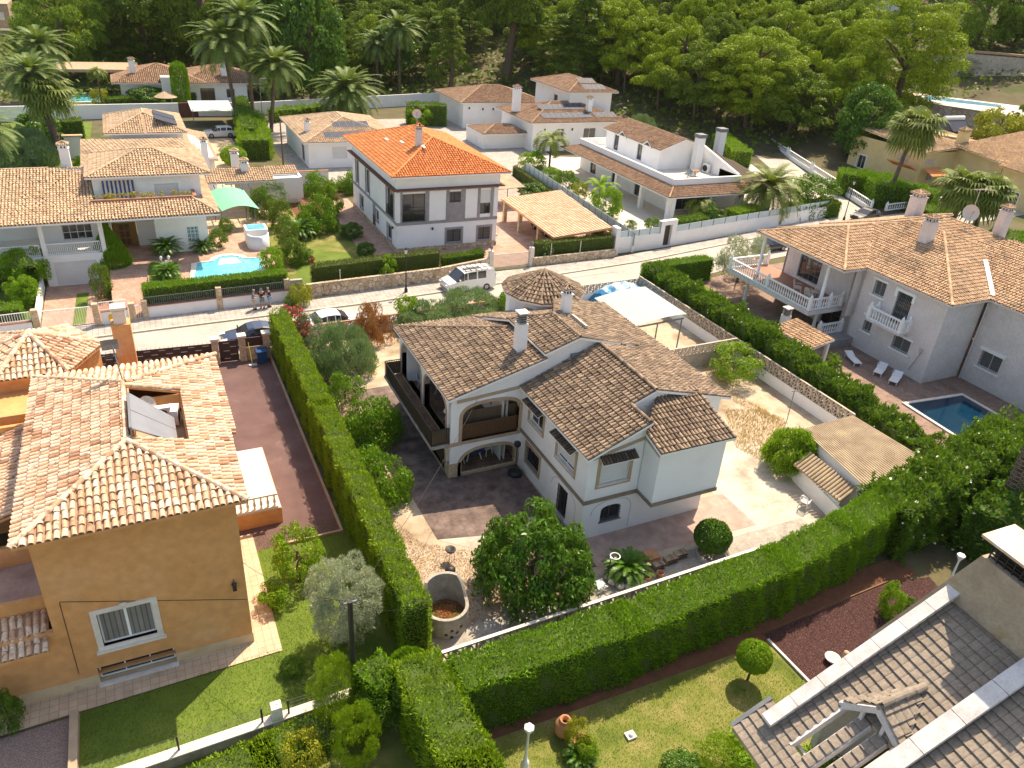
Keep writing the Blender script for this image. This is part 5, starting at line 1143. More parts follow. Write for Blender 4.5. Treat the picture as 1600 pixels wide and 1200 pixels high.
# ground floor roofs
R_.face([(-12, 70.5, 5.6), (5.8, 70.5, 5.6), (5.8-1.2, 72.3, 6.15), (4.6, 75.6, 7.1), (-3.6, 75.6, 7.1), (-3.6, 79.9, 8.2), (-7.6, 79.9, 8.2)][0:0]+[(-24, 70.5, 5.6), (6.1, 70.5, 5.6), (4.2, 73.3, 6.3), (-3.7, 73.3, 6.3), (-3.7, 79.0, 7.6), (-7.0, 79.9, 7.75), (-15.6, 79.9, 7.75)], (0, -1))
R_.face([(6.1, 70.5, 5.6), (6.1, 84, 5.6), (5.1, 84, 5.95), (5.1, 74, 5.95), (4.2, 73.3, 6.3)], (1, 0))
R_.face([(-16, 79.9, 7.75), (-7, 79.9, 7.75), (-3.7, 80.5, 7.6), (-3.7, 87, 5.8), (-24, 87, 5.8)], (0, 1))
R_.cap((-13, 79.9, 7.82), (-7, 79.9, 7.82)); R_.cap((6.1, 70.5, 5.7), (4.2, 73.3, 6.4))
R_.face([(6.2, 88.2, 3.6), (13.8, 88.2, 3.6), (13.8, 91.2, 4.4), (6.2, 91.2, 4.4)], (0, -1))
R_.build(V)
pl_ = MB(); pl_.box(-3.9, 4.6, 73.3, 73.55, 5.9, 6.55); pl_.box(4.3, 4.6, 73.5, 75.6, 5.9, 6.5); pl_.build('planter_wall', M['terracotta'], V)
o = link('planter_flowers', crown_mesh('planter_flowers', M['l_yellow'], 4.2, .2, .18, 0, 60, .22, 40, .1, .6, 5, extra=(M['f_red'], .1, .07)), V); o.location = Vector((.3, 73.85, 6.6))-worg[V.name]
ps = MB()
for x_ in (-3.4,): ps.box(x_, x_+.3, 73.4, 73.7, 0, 5.9)
ps.build('porch_post', M['white'], V)
chimney(V, -5.6, 81.2, 6.5, 9.2, .4, .4, tile='tile_villa')
hs_ = MB(); hs_.lathe((4.1, 75.55, 5.9), [(.28, 0), (.33, .02), (.33, .06), (.28, .08), (.28, 0)], 12); hs_.build('garden_hose', M['iron'], V)
# pergola roof frame and the green shade cloth beside it
pg = MB()
for i in range(6): pg.box(6.4+i*.9, 6.48+i*.9, 86.2, 88.2, 3.3, 3.42)
pg.build('pergola_beam', M['blueplastic'], V)
T_ = thing('shade_sail', 'green shade cloth stretched beside the pool villa', 'shade sail', (9, 82, 0)); g = MB(); n = 10
for j in range(4):
    for i in range(n):
        X = lambda i_, j_: (6.6+3.6*(i_/n)+.5*(1-j_/4.), 79.2+7.2*j_/4, 3.2+.45*math.sin(math.pi*i_/n)-.1*math.sin(math.pi*j_/4))
        g.add([X(i, j), X(i+1, j), X(i+1, j+1), X(i, j+1)], [(0, 1, 2, 3)], 0, False)
g.build('cloth', M['greenshade'], T_); 
for x_, y_ in ((7, 79.2), (10.2, 79.2), (10.2, 86.3), (7, 86.3)): g = MB(); g.box(x_-.04, x_+.04, y_-.04, y_+.04, 0, 3.2); g.build('pole', M['iron_grey'], T_)
# rear villa of the same plot, with two solar panels
V2 = thing('rear_villa', 'white house with buff hip roof and two dark solar panels, behind the striped awning villa', 'house', (1.5, 100, 0))
vm = MB(); box_walls(vm, -2.2, 5.8, 103.3, 113, 0, 5.9); vm.box(5.9, 8.6, 98, 112, 0, 4.1); vm.box(-4.4, 5.7, 93, 103.2, 0, 4.4); vm.build('wall', M['white'], V2)
R_ = Roof(.26, .4, 5, ('tile_villa', 'pan_light', 'white'), capr=.13); R_.hip(-2.7, 6.3, 102.6, 114, 6.0, .33); R_.face([(-5.2, 92, 4.3), (5.8, 92, 4.3), (5.8, 102.6, 5.4), (-5.2, 102.6, 5.4)], (-1, -.3)); R_.face([(5.9, 97.5, 4.3), (9, 97.5, 4.0), (9, 112, 4.0), (5.9, 112, 4.9)], (1, 0)); R_.build(V2)
for k in range(2):
    x_ = 5.2-k*.0; y_ = 105.4+k*3.1; m_ = MB(); m_.obox((4.2, y_, 6.0+(6.3-4.2)*.33+.3), (1.2, 0, -.40), (0, 1.4, 0), (.01, 0, .03)); m_.build('solar_panel', M['cell'], V2)
chimney(V2, 7.6, 97.5, 3, 5.9, .35, .35, tile='tile_villa')
# small white outbuilding with tiled parapet
S1 = thing('garden_annex', 'low white flat roofed annex with grey shutter, between the villa and the orange roof', 'outbuilding', (14, 92, 0))
sm_ = MB(); fa = wall(sm_, (9.8, 90.6), (17.3, 90.6), .8, 3.2, [rect(3.9, 5.3, 1.6, 2.7)]); wall(sm_, (17.3, 90.6), (17.3, 94), .8, 3.2); sm_.box(9.8, 17.3, 91, 94, 2.9, 3.0); sm_.box(9.9, 17.2, 91.5, 93.9, 0, .8); sm_.build('wall', M['white'], S1)
window(S1, fa, 3.9, 5.3, 1.6, 2.7, shutter=.97, frame='iron_grey'); R_ = Roof(.25, .38, 5, ('tile_villa', 'pan_light', 'white')); R_.hip(8.6, 13.2, 88.9, 93.4, 3.3, .35); R_.face([(13.6, 92.4, 3.2), (17.2, 92.4, 3.2), (17.2, 94.4, 3.7), (13.6, 94.4, 3.7)], (0, -1)); R_.build(S1)
chimney(S1, 11.0, 90.6, 3.5, 5.0, .4, .4, tile='tile_villa'); chimney(S1, 10.3, 92.6, 3.5, 5.6, .4, .4, tile='tile_villa')
# ================================================================== low white house with photovoltaic panels
H2 = thing('solar_bungalow', 'low white bungalow with buff roof and two rows of solar panels, behind the orange roof', 'house', (25, 112, 0))
hm = MB(); fs2, _, _, fw2 = box_walls(hm, 21.5, 34, 107.1, 123, 0, 3.5, S=[rect(3.2, 5.2, 1.2, 2.8)], W=[rect(11, 13, .1, 2.4)]); hm.build('wall', M['white'], H2)
window(H2, fs2, 3.2, 5.2, 1.2, 2.8, shutter=.95); window(H2, fw2, 11, 13, .1, 2.4, frame='iron_grey')
R_ = Roof(.27, .4, 5, ('tile_villa', 'pan_light', 'white'), capr=.14); a_, b_ = R_.hip(20.8, 34.7, 106.3, 123.8, 3.55, .28); R_.build(H2)
ns = Vector((0, -.28, 1)).normalized(); uy_ = Vector((0, 1, .28)).normalized()
solar(H2, (24.4, 108.2, 3.55+.28*1.9), (1, 0, 0), uy_, 6, 1); solar(H2, (26.2, 111, 3.55+.28*4.7), (1, 0, 0), uy_, 5, 1)
chimney(H2, 22.4, 111.5, 3.5, 5.2, .35, .35, tile='tile_villa')
# ================================================================== big white house with tower and solar roof
W1 = thing('white_tower_house', 'rambling white house with square tower, brown tiles and long solar rows, below the pines', 'house', (62, 118, 0))
wm = MB()
f1, _, _, fw_ = box_walls(wm, 53.5, 68.8, 131, 143, 0, 4.3, S=[rect(8, 10.4, 1.6, 3.3), rect(12.8, 15, 1.5, 3.2)])
f2, fe2, _, fw2 = box_walls(wm, 57.7, 73.5, 112, 124, 0, 4.5, S=[rect(4.4, 5.7, 1.9, 3.5), rect(9.3, 11.6, 1.7, 3.5)], W=[rect(2, 4, .8, 2.6)])
f3, _, _, f3w = box_walls(wm, 66.9, 75.0, 117.4, 130, 4.5, 8.2, W=[rect(7, 8.4, 4.9, 7)])
wm.box(50.5, 57.7, 115, 122, 0, 2.4)
wm.build('wall', M['white'], W1)
window(W1, f1, 8, 10.4, 1.6, 3.3, grille='white_clean'); window(W1, f1, 12.8, 15, 1.5, 3.2); window(W1, f2, 4.4, 5.7, 1.9, 3.5, surround='white_clean'); window(W1, f2, 9.3, 11.6, 1.7, 3.5, surround='white_clean'); window(W1, fw2, 2, 4, .8, 2.6); window(W1, f3w, 7, 8.4, 4.9, 7, frame='iron_grey')
R_ = Roof(.28, .42, 4, ('tile_brown', 'pan', 'white'), capr=.14); R_.hip(52.7, 69.6, 130.3, 143.8, 4.35, .28); R_.hip(56.9, 75.2, 111.2, 124.8, 4.55, .3); R_.hip(66.1, 75.8, 116.6, 130.8, 8.25, .32); R_.hip(50, 58.2, 113.8, 120.5, 2.5, .25); R_.build(W1)
uy_ = Vector((0, 1, .3)).normalized(); solar(W1, (60.2, 113.3, 4.55+.3*2.1+.05), (1, 0, 0), uy_, 9, 1, w=.98); solar(W1, (61, 116.0, 4.55+.3*4.8+.05), (1, 0, 0), uy_, 8, 1, w=.98); solar(W1, (70.0, 113.4, 4.6+.3*2.1), (1, 0, 0), uy_, 4, 1, w=.98)
uy_ = Vector((0, 1, .32)).normalized(); solar(W1, (70.2, 118.2, 8.25+.32*1.6), (1, 0, 0), uy_, 4, 1); solar(W1, (70.4, 120.4, 8.25+.32*3.8), (1, 0, 0), uy_, 3, 1)
chimney(W1, 57.9, 119, 5, 8.4, .55, .55, tile='tile_brown'); chimney(W1, 69.2, 114.8, 5, 7.4, .4, .4, tile='tile_brown')
for (fr, u, z) in ((f2, 2, 3.2), (f2, 7, 3.2), (f2, 13.5, 3.2), (f1, 1, 3.2), (f1, 3.6, 3), (f1, 5.6, 3)):
    q = MB(); fr.box(q, u, u+.2, z, z+.35, .01, .2); q.build('wall_lamp', M['iron'], W1)
# ================================================================== white house with roof terrace
J = thing('roof_terrace_house', 'white house with brown tiled eaves round a walled roof terrace with chair and table', 'house', (62, 80, 0))
jm = MB()
fj, fje, _, fjw = box_walls(jm, 60.4, 72.5, 78.5, 101, 0, 3.3, S=[rect(.5, 4.5, .1, 2.6)], W=[rect(3, 4.6, .1, 2.4), rect(9, 10.6, .1, 2.4), rect(14.8, 16.4, .1, 2.4)])
for y_ in (74.6, 80.5, 86.5): jm.box(57.6, 58.1, y_, y_+.5, 0, 3.2)
for x_ in (58, 63.5, 68.5): jm.box(x_, x_+.5, 74.4, 74.9, 0, 3.2)
# terrace parapets
for a in ((59.0, 59.35, 76.0, 99.5), (59.35, 69.4, 76.0, 76.35), (69.05, 69.4, 76.35, 80), (59.35, 69, 99.2, 99.5)): jm.box(a[0], a[1], a[2], a[3], 3.4, 4.75)
jm.box(59.3, 69.1, 76.3, 99.3, 3.55, 3.7)
# upper room with gables and stair wall
uf = wall(jm, (62.5, 84.5), (69.5, 84.5), 3.7, 6.4, top=[(7, 6.4), (3.5, 7.6), (0, 6.4)]); wall(jm, (69.5, 84.5), (69.5, 98), 3.7, 6.4); wl = wall(jm, (62.5, 98), (62.5, 84.5), 3.7, 6.2, [rect(2.2, 3.4, 3.9, 6.0), rect(8.2, 9.4, 3.9, 6.0)])
wall(jm, (69.5, 98), (62.5, 98), 3.7, 6.2)
jm.box(67.2, 68.2, 82.8, 83.8, 3.7, 8.0); jm.box(73.2, 74.3, 86.0, 87.0, 3.4, 8.0)
jm.add([(69.05, 76.4, 3.7), (69.35, 76.4, 3.7), (69.35, 84.5, 3.7), (69.05, 84.5, 3.7), (69.05, 76.4, 4.9), (69.35, 76.4, 4.9), (69.35, 84.5, 6.9), (69.05, 84.5, 6.9)], [(3, 2, 1, 0), (4, 5, 6, 7), (0, 1, 5, 4), (1, 2, 6, 5), (2, 3, 7, 6), (3, 0, 4, 7)])
jm.build('wall', M['white'], J)
cp = MB(); cp.box(67.1, 68.3, 82.7, 83.9, 8.0, 8.45); cp.box(73.1, 74.4, 85.9, 87.1, 8.0, 8.45); cp.build('chimney_cap', M['iron_grey'], J)
window(J, fj, .5, 4.5, .1, 2.6, frame='iron_grey', nv=3, name='door')
for u in (3, 9, 14.8): window(J, fjw, u, u+1.6, .1, 2.4, frame='iron_grey', name='door')
for u in (2.2, 8.2): window(J, wl, u, u+1.2, 3.9, 6.0, frame='iron_grey')
fl_ = MB(); fl_.box(59.4, 69.0, 76.4, 84.4, 3.705, 3.74); fl_.build('terrace_floor', M['paleterrace'], J)
R_ = Roof(.27, .4, 4, ('tile_brown', 'pan', 'white'), capr=.13)
R_.face([(56.7, 73.5, 3.3), (56.7, 101, 3.3), (59.0, 99, 3.95), (59.0, 76.0, 3.95)], (-1, 0)); R_.face([(56.7, 73.5, 3.3), (73, 73.5, 3.3), (73, 76, 3.95), (59, 76.0, 3.95)], (0, -1)); R_.cap((56.7, 73.5, 3.38), (59, 76, 4.02))
R_.face([(69.6, 76, 4.0), (75, 76, 3.4), (78, 88, 3.6), (74, 92, 4.6), (69.6, 92, 6.4), (69.6, 84.5, 6.6)], (.8, -.3))
R_.face([(62.1, 84.0, 6.3), (66, 84.0, 7.65), (66, 98.4, 7.65), (62.1, 98.4, 6.3)], (-1, 0)); R_.face([(66, 84.0, 7.65), (69.9, 84.0, 6.3), (69.9, 98.4, 6.3), (66, 98.4, 7.65)], (1, 0))
for y_ in (87.0, 93.2):    # dormer gables over the glazed doors
    R_.face([(62.0, y_-1.2, 6.2), (62.0, y_, 7.0), (64.8, y_, 7.0)], (0, -1)); R_.face([(62.0, y_+1.2, 6.2), (64.8, y_, 7.0), (62.0, y_, 7.0)], (0, 1))
R_.build(J); acunit(J, 69.0-.5, 82.0, 3.75, rad(-80), .5, .2, .55)
Tj = thing('terrace_table', 'small wooden table on the white roof terrace', 'table', (65.6, 80.6, 3.74)); q = MB(); q.box(65.0, 66.2, 80.2, 81.0, 4.42, 4.47); q.build('table_top', M['door_wood'], Tj)
for sx_ in (65.05, 66.1):
    for sy_ in (80.25, 80.9): q = MB(); q.box(sx_, sx_+.06, sy_, sy_+.06, 3.74, 4.42); q.build('leg', M['white_clean'], Tj)
# ================================================================== pale villa with balustrades, right
D = thing('balustrade_villa', 'large pinkish white villa with sandy tiled roof and white balustraded balconies, right', 'house', (55, 42, 0))
dm = MB()
W2 = Fr((53, 41.2), (53, 33.5))
wallpoly(dm, W2, [(0, 0), (7.7, 0), (7.7, 6.8), (0, 6.8)], [rect(1.05, 2.15, 4.95, 6.2), rect(3.35, 4.75, 3.5, 6.1), rect(1.15, 1.95, 1.75, 3.05), rect(4.2, 5.8, 1.6, 2.75)])
wall(dm, (53, 33.5), (57.2, 33.5), 0, 6.8)
W3 = Fr((57.2, 33.3), (57.2, 24.5)); wallpoly(dm, W3, [(0, 0), (8.8, 0), (8.8, 6.8), (0, 6.8)], [rect(1.0, 2.7, 1.6, 2.95), rect(5.5, 6.8, 4.5, 6)])
wall(dm, (57.2, 24.5), (72, 24.5), 0, 6.8); wall(dm, (72, 24.5), (72, 51), 0, 6.8); wall(dm, (72, 51), (53.9, 51), 0, 6.8)
W1f = Fr((53.9, 50.8), (53.9, 41.5)); wallpoly(dm, W1f, [(0, 0), (9.3, 0), (9.3, 6.75), (0, 6.75)], [rect(1.6, 4.2, 3.0, 5.6), rect(5.5, 7.6, .1, 2.4)])
wall(dm, (52.2, 41.5), (53.2, 41.5), 2.4, 6.75); wall(dm, (53.9, 41.5), (52.2, 41.5), 2.4, 6.75) if False else None
dm.box(53.2, 54.1, 41.3, 41.6, 0, 6.74)
dm.build('wall', M['pinkwhite'], D)
Wd = window(D, W1f, 1.6, 4.2, 3.0, 5.6, frame='iron_grey', nv=3, nh=3, name='door'); window(D, W1f, 5.5, 7.6, .1, 2.4, frame='iron_grey', nv=1, nh=1, name='door')
for a in ((1.05, 2.15, 4.95, 6.2), (1.15, 1.95, 1.75, 3.05), (4.2, 5.8, 1.6, 2.75)):
    w_ = window(D, W2, *a, grille='iron_grey', curtain=True); q = MB(); W2.box(q, a[0]-.2, a[1]+.2, a[3]+.0, a[3]+.18, -.1, .1); W2.box(q, a[0]-.2, a[1]+.2, a[2]-.14, a[2], -.1, .12); q.build('lintel', M['white_clean'], w_)
window(D, W2, 3.35, 4.75, 3.5, 6.1, frame='iron_grey', nv=1, nh=2, grille='iron_grey', name='door'); q = MB(); W2.box(q, 3.1, 5.0, 6.1, 6.35, -.05, .09); W2.box(q, 3.12, 3.35, 5.6, 6.1, -.05, .09); W2.box(q, 4.75, 4.98, 5.6, 6.1, -.05, .09); q.build('lintel', M['white_clean'], D)
w_ = window(D, W3, 1.0, 2.7, 1.6, 2.95, grille='iron_grey', curtain=True); q = MB(); W3.box(q, .8, 2.9, 2.95, 3.2, -.05, .12); W3.box(q, .8, 2.9, 1.45, 1.6, -.05, .12); q.build('lintel', M['white_clean'], w_)
# balconies
b = MB(); b.box(49.2, 54.0, 42.6, 53.2, 2.35, 2.7); b.box(51.9, 53.0, 35.9, 39.2, 3.15, 3.35); b.build('balcony_slab', M['pinkwhite'], D)
b = MB(); b.box(49.4, 53.9, 42.8, 53.0, 2.705, 2.74); b.build('balcony_floor', M['terracotta'], D)
for a, c in (((49.35, 53.05), (49.35, 48.0)), ((49.35, 48.0), (49.35, 42.8)), ((49.35, 42.8), (51.6, 42.8)), ((51.6, 42.8), (53.0, 42.8)), ((49.35, 53.05), (53.8, 53.05))): balusters(D, a, c, 2.74, 1.0, .27)
for a, c in (((52.05, 39.1), (52.05, 36.0)), ((52.05, 36.0), (52.9, 36.0)), ((52.05, 39.1), (52.9, 39.1))): balusters(D, a, c, 3.35, 1.0, .25)
for x_, y_, z0_, z1_ in ((50.9, 51.0, 2.7, 6.7), (51.0, 43.3, 2.7, 6.7), (51.4, 43.6, 0, 2.4), (50.6, 51.6, 0, 2.4)): cl = MB(); cl.lathe((x_, y_, z0_), [(.22, 0), (.22, .1), (.16, .14), (.15, z1_-z0_-.2), (.22, z1_-z0_-.1), (.22, z1_-z0_)], 12); cl.build('column', M['white_clean'], D)
R_ = Roof(.25, .38, 5, ('tile_right', 'pan_light', 'pinkwhite'), capr=.13); R_.hip(50.1, 73, 41.0, 51.4, 6.8, .33); R_.hip(52.6, 68.5, 33.0, 51.6, 6.82, .3, faces='swe'); R_.hip(56.8, 74, 23.8, 46.5, 6.84, .27, faces='sw', caps=False); R_.cap((56.8, 23.8, 6.9), (65.4, 32.4, 9.2)); R_.face([(58, 51.8, 6.8), (70, 51.8, 6.8), (70, 47, 8.4), (60, 47, 8.4)], (0, 1)); R_.build(D)
# metal-lined valleys
vy = MB()
for a, c in (((54.35, 41.15, 6.9), (57.4, 44.2, 7.95)), ((57.3, 33.2, 6.97), (61.0, 37, 8.05))):
    vy.bar(Vector(a)+Vector((0, 0, .12)), Vector(c)+Vector((0, 0, .16)), .32, .02)
vy.build('valley_gutter', M['white_clean'], D)
gt = MB(); gt.tube([(53.3, 41.1, 0), (53.3, 41.1, 6.7)], .05, 6); gt.tube([(57.05, 33.15, 0), (57.05, 33.15, 6.7)], .05, 6); gt.build('downpipe', M['pinkwhite'], D)
chimney(D, 58.6, 41.0, 7.6, 10.3, .5, .4, 'pinkwhite'); chimney(D, 66.5, 48.6, 6.5, 9.8, .6, .5, 'pinkwhite'); chimney(D, 72.2, 43.5, 6.5, 9.6, .5, .4, 'pinkwhite')
dish(D, (68.6, 44.6, 9.3), .75, rad(215), rad(25), 'paleterrace', 1.5)
q = MB(); q.tube([(70.3, 45.5, 8), (70.3, 45.5, 11.3)], .03, 5); q.bar((69.5, 45.6, 11.2), (72.3, 45.4, 11.0), .04, .04)
for k in range(7): q.bar((69.7+.35*k, 45.3, 11.15), (69.7+.35*k, 45.8, 11.15), .02, .02)
q.build('tv_antenna', M['paleterrace'], D)
fk = MB(); a = W2.L(6.4, .6, .1); c = W2.L(6.9, 2.2, .12); fk.tube([a, c], .03, 5)
for k in (-1, 0, 1): fk.tube([c, c+Vector((0, -.12*k-.0, .2)), c+Vector((0, -.16*k, .55))], .018, 4)
o = fk.build('wooden_fork', M['concrete']); setp(o, 'large wooden pitchfork hung on the pinkish villa wall', 'pitchfork')
# steps, tiled shelter and its little chimney near the hedge
sp = MB()
for i in range(4): sp.box(50.0+i*.3, 50.3+i*.3+(1.8 if i == 3 else 0), 40.6, 41.9, .02, .18*(i+1))
sp.build('steps', M['grey_trim'], D); balusters(D, (50.3, 42.0), (52.8, 42.0), .7, .95, .27)
TS = thing('tiled_shelter', 'small tile roofed shelter with white chimney between the hedge and the balcony', 'shelter', (46, 41, 0)); R_ = Roof(.24, .38, 5, ('tile_right', 'pan_light', 'white')); R_.face([(44.9, 42.2, 2.1), (44.9, 37.8, 2.1), (47.6, 38.0, 2.5), (47.6, 42.2, 2.5)], (-1, 0)); R_.build(TS)
for x_, y_ in ((45.1, 42.0), (47.3, 42.0), (45.1, 38.1), (47.3, 38.3)): q = MB(); q.box(x_-.12, x_+.12, y_-.12, y_+.12, 0, 2.05); q.build('post', M['white_clean'], TS)
chimney(TS, 47.2, 43.0, 0, 2.5, .3, .3, style='louvre')
# ================================================================== yellow houses, far right
def yhouse(label, x0, x1, y0, y1, zg, ze, seed, loc):
    Y = thing('yellow_house', label, 'house', (x0, y0, zg)); m = MB(); f, fe, fn, fwst = box_walls(m, x0, x1, y0, y1, zg, ze, S=[rect(2, 3.4, zg+.9, zg+2.2)], W=[rect(2, 3.6, zg+.2, zg+2.3)]); m.build('wall', M['yellow_wall'], Y)
    window(Y, f, 2, 3.4, zg+.9, zg+2.2, grille='white_clean'); window(Y, fwst, 2, 3.6, zg+.2, zg+2.3, surround='white_clean')
    r = Roof(.28, .42, 4, ('tile_right', 'pan_light', 'yellow_wall')); return Y, r, f, fwst
def Pz(px, py, z): v = P(px, py, z); return v
a = Pz(1450, 262, 4.2); Y1, r, f, fw_ = yhouse('yellow house with solar water heater on its sloping tiled roof, far right', 109, 121, 81, 95, 0, 5.2, 1, None)
r.face([(108.3, 80.4, 5.3), (117, 80.4, 6.0), (117, 95, 7.4), (108.3, 95, 6.6)], (-.2, -1)); r.face([(117, 82, 6.1), (126, 82, 5.6), (126, 96, 6.4), (117, 95, 7.4)], (1, -.3)); r.build(Y1); chimney(Y1, 117.3, 81.6, 5, 8.0, .7, .6, 'yellow_wall')
q = MB(); q.obox((121.5, 86.0, 8.0), (2.1, 0, 0), (0, .9, .7), (0, -.04, .05)); Q = q.build('solar_collector', M['cell'], Y1); q = MB(); q.tube([(119.2, 87.2, 9.0), (123.8, 87.2, 9.0)], .35, 12); q.build('water_tank', M['plastic'], Q)
o2 = MB(); o2.obox((107.7, 83.5, 2.9), (.9, 0, -.4), (0, 2.2, 0), (0, 0, .06)); o2.obox((110.8, 79.5, 2.6), (1.8, 0, 0), (0, .9, .4), (0, 0, .06)); o2.build('door_canopy', M['tile_bright'], Y1)
q = MB(); fw_.box(q, 9.5, 11.5, 3.2, 4.3, .0, .05); f.box(q, .6, 2.6, 3.4, 4.3, 0, .05); q.build('lattice_screen', M['block'], Y1)
Y2, r, f, fw_ = yhouse('yellow house with pale orange roof planes stepping down to the right edge', 116, 136, 73, 88, 0, 5.6, 2, None)
r.face([(115.2, 72.3, 5.2), (131, 72.3, 6.8), (131, 81, 8.0), (115.2, 81, 6.2)], (-.6, -1)); r.face([(131, 72.3, 6.9), (140, 72.3, 6.0), (140, 81, 7), (131, 81, 8.1)], (1, -.2)); r.build(Y2); chimney(Y2, 129, 74.5, 6, 9.0, .7, .6, 'yellow_wall')
Y3, r, f, fw_ = yhouse('brown roofed end of the yellow house row with openwork wall panel', 114, 126, 62, 71.5, 0, 5.0, 3, None)
r.face([(113.2, 61.3, 4.8), (119.5, 61.3, 5.6), (119.5, 72, 6.3), (113.2, 72, 5.3)], (-1, -.4)); r.face([(119.5, 61.3, 5.7), (128, 61.3, 4.9), (128, 72, 5.4), (119.5, 72, 6.4)], (1, -.3)); r.build(Y3)
q = MB(); 
for i in range(5):
    for k in range(4): f.box(q, 1.6+i*.6+(k % 2)*.3, 2.05+i*.6+(k % 2)*.3, 2.6+k*.45, 2.9+k*.45, .0, .04)
q.build('lattice_screen', M['iron_grey'], Y3)
# ================================================================== distant houses behind the trees
B1 = thing('rear_bungalow', 'low house with faded brown gable roof and tall cypress at its door, top left', 'house', (8, 158, 0)); m = MB()
f, _, _, _ = box_walls(m, -.2, 21, 157.5, 170, 0, 3.4, S=[rect(13, 15.5, .1, 2.5), rect(17.5, 19, .8, 2.4)]); m.box(6.4, 10.4, 155.6, 157.4, 0, 4.6); m.build('wall', M['white'], B1)
window(B1, f, 13, 15.5, .1, 2.5, frame='door_wood', name='door'); window(B1, f, 17.5, 19, .8, 2.4); r = Roof(.32, .5, 4, ('tile_brown', 'pan', 'white')); r.hip(-1.5, 14, 156, 171, 3.5, .3); r.hip(9, 24, 157, 172, 3.4, .3); r.build(B1); chimney(B1, 2.2, 160, 4, 6.6, .5, .4, tile='tile_brown'); chimney(B1, 17.5, 160, 4, 6.3, .5, .4, tile='tile_brown')
B2 = thing('stone_house', 'blocky pale brown house at the top left corner behind the weeping tree', 'house', (-35, 200, 4)); m = MB()
h0 = PH(30, 60); m.box(h0.x-40, h0.x-1, h0.y, h0.y+14, h0.z-2, h0.z+8); m.box(h0.x-40, h0.x+1, h0.y-3, h0.y+1, h0.z-6, h0.z+2); m.build('wall', M['cream_trim'], B2); q = MB(); q.box(h0.x-40, h0.x+1.3, h0.y-3.3, h0.y-2.6, h0.z+2, h0.z+2.4); q.box(h0.x-5.5, h0.x-2.2, h0.y-.06, h0.y-.01, h0.z+4.2, h0.z+6); q.build('ledge', M['limestone'], B2)
B3 = thing('hilltop_house', 'white house with long white garden wall on the hill at the top right', 'house', (190, 200, 20)); m = MB()
h1 = PH(1368, 36); e_ = PH(1462, 44)
m.box(h1.x-3, h1.x+9, h1.y+3, h1.y+12, h1.z-3, h1.z+5); m.build('wall', M['white'], B3); r = Roof(.35, .5, 3, ('tile_brown', 'pan', 'white')); r.hip(h1.x-4, h1.x+10, h1.y+2, h1.y+13, h1.z+5, .3); r.build(B3)
m = MB(); m.bar(Vector((h1.x, h1.y, h1.z)), Vector((e_.x, e_.y, e_.z+.0)), .4, 7); m.build('garden_wall', M['white'], B3)
# ================================================================== boundary walls, fences, gates
def openwork(name, label, a, b, zb, h, mat='block', t=.14, cell=.32, cap=True, capm='limestone', solid=None, group=None, row2=None):
    """wall of pierced decorative blocks on a solid plinth"""
    R_ = thing(name, label, 'garden wall', (a[0], a[1], 0), group); fr = Fr(a, b); l = fr.len; mb = MB()
    q = MB(); fr.box(q, 0, l, 0, zb, -t/2-.02, t/2+.02); q.build('plinth', M[solid or 'white'], R_)
    n = int(l/cell); cell = l/n; m = max(1, int(h/cell)); ch = h/m
    for j in range(m+1): fr.box(mb, 0, l, zb+j*ch-.03, zb+j*ch+.03, -t/2, t/2)
    for i in range(n+1): fr.box(mb, i*cell-.03, i*cell+.03, zb, zb+h, -t/2+.003, t/2-.003)
    for i in range(n):
        for j in range(m):
            c = fr.L((i+.5)*cell, zb+(j+.5)*ch); mb.bar(c-fr.u*cell*.45-Vector((0, 0, ch*.45*(1 if (i+j) % 2 else -1))), c+fr.u*cell*.45+Vector((0, 0, ch*.45*(1 if (i+j) % 2 else -1))), .07, t*.9, up=fr.n)
    mb.build('openwork_block', M[mat], R_)
    if cap: q = MB(); fr.box(q, 0, l, zb+h+.03, zb+h+.08, -t/2-.01, t/2+.01); q.build('coping', M[capm], R_)
    return R_
def plainwall(name, label, pts, h, t, mat, cap=None, cat='wall', kids=True):
    R_ = thing(name, label, cat, (pts[0][0], pts[0][1], 0)); q = MB(); k = MB()
    for i in range(len(pts)-1):
        a, b = Vector((*pts[i][:2], 0)), Vector((*pts[i+1][:2], 0)); d = (b-a).normalized(); o = d*(t/2-.004 if i < len(pts)-2 else 0)
        q.bar(a+Vector((0, 0, h/2)), b+o+Vector((0, 0, h/2)), t, h)
        if cap: k.bar(a+Vector((0, 0, h+.03)), b+o+Vector((0, 0, h+.03)), t+.12, .06)
    q.build('wall_body', M[mat], R_)
    if cap: k.build('coping', M[cap], R_)
    return R_
openwork('openwork_wall', 'low pierced block wall with pale coping in front of the long clipped hedge', (8.6, 21.35), (26.5, 21.75), .5, .6, 'concrete', solid='concrete')
openwork('openwork_wall', 'white plinth wall with diamond pierced blocks, long right side of the dusty yard', (41.0, 29.5), (41.0, 55.6), .9, .95, 'block', solid='white', cap=False)
openwork('openwork_wall', 'pierced block wall with corner pier beside the white corrugated carport', (33.6, 41.4), (40.9, 41.5), 1.2, .75, 'block', solid='concrete', cap=False)
openwork('openwork_wall', 'cream pierced block wall along the road behind the round tower', (27.3, 55.3), (40.9, 55.65), .8, .8, 'block', solid='white', cap=False)
openwork('openwork_wall', 'street wall with red pierced blocks behind the rust coloured bush', (8.6, 54.5), (27, 55.3), .6, .65, 'block', solid='limestone', cap=True, capm='clay')
o = MB(); o.box(33.2, 33.9, 41.1, 41.9, 0, 2.4); t_ = o.build('gate_pier', M['concrete']); setp(t_, 'square cement pier at the end of the pierced wall by the carport', 'pier')
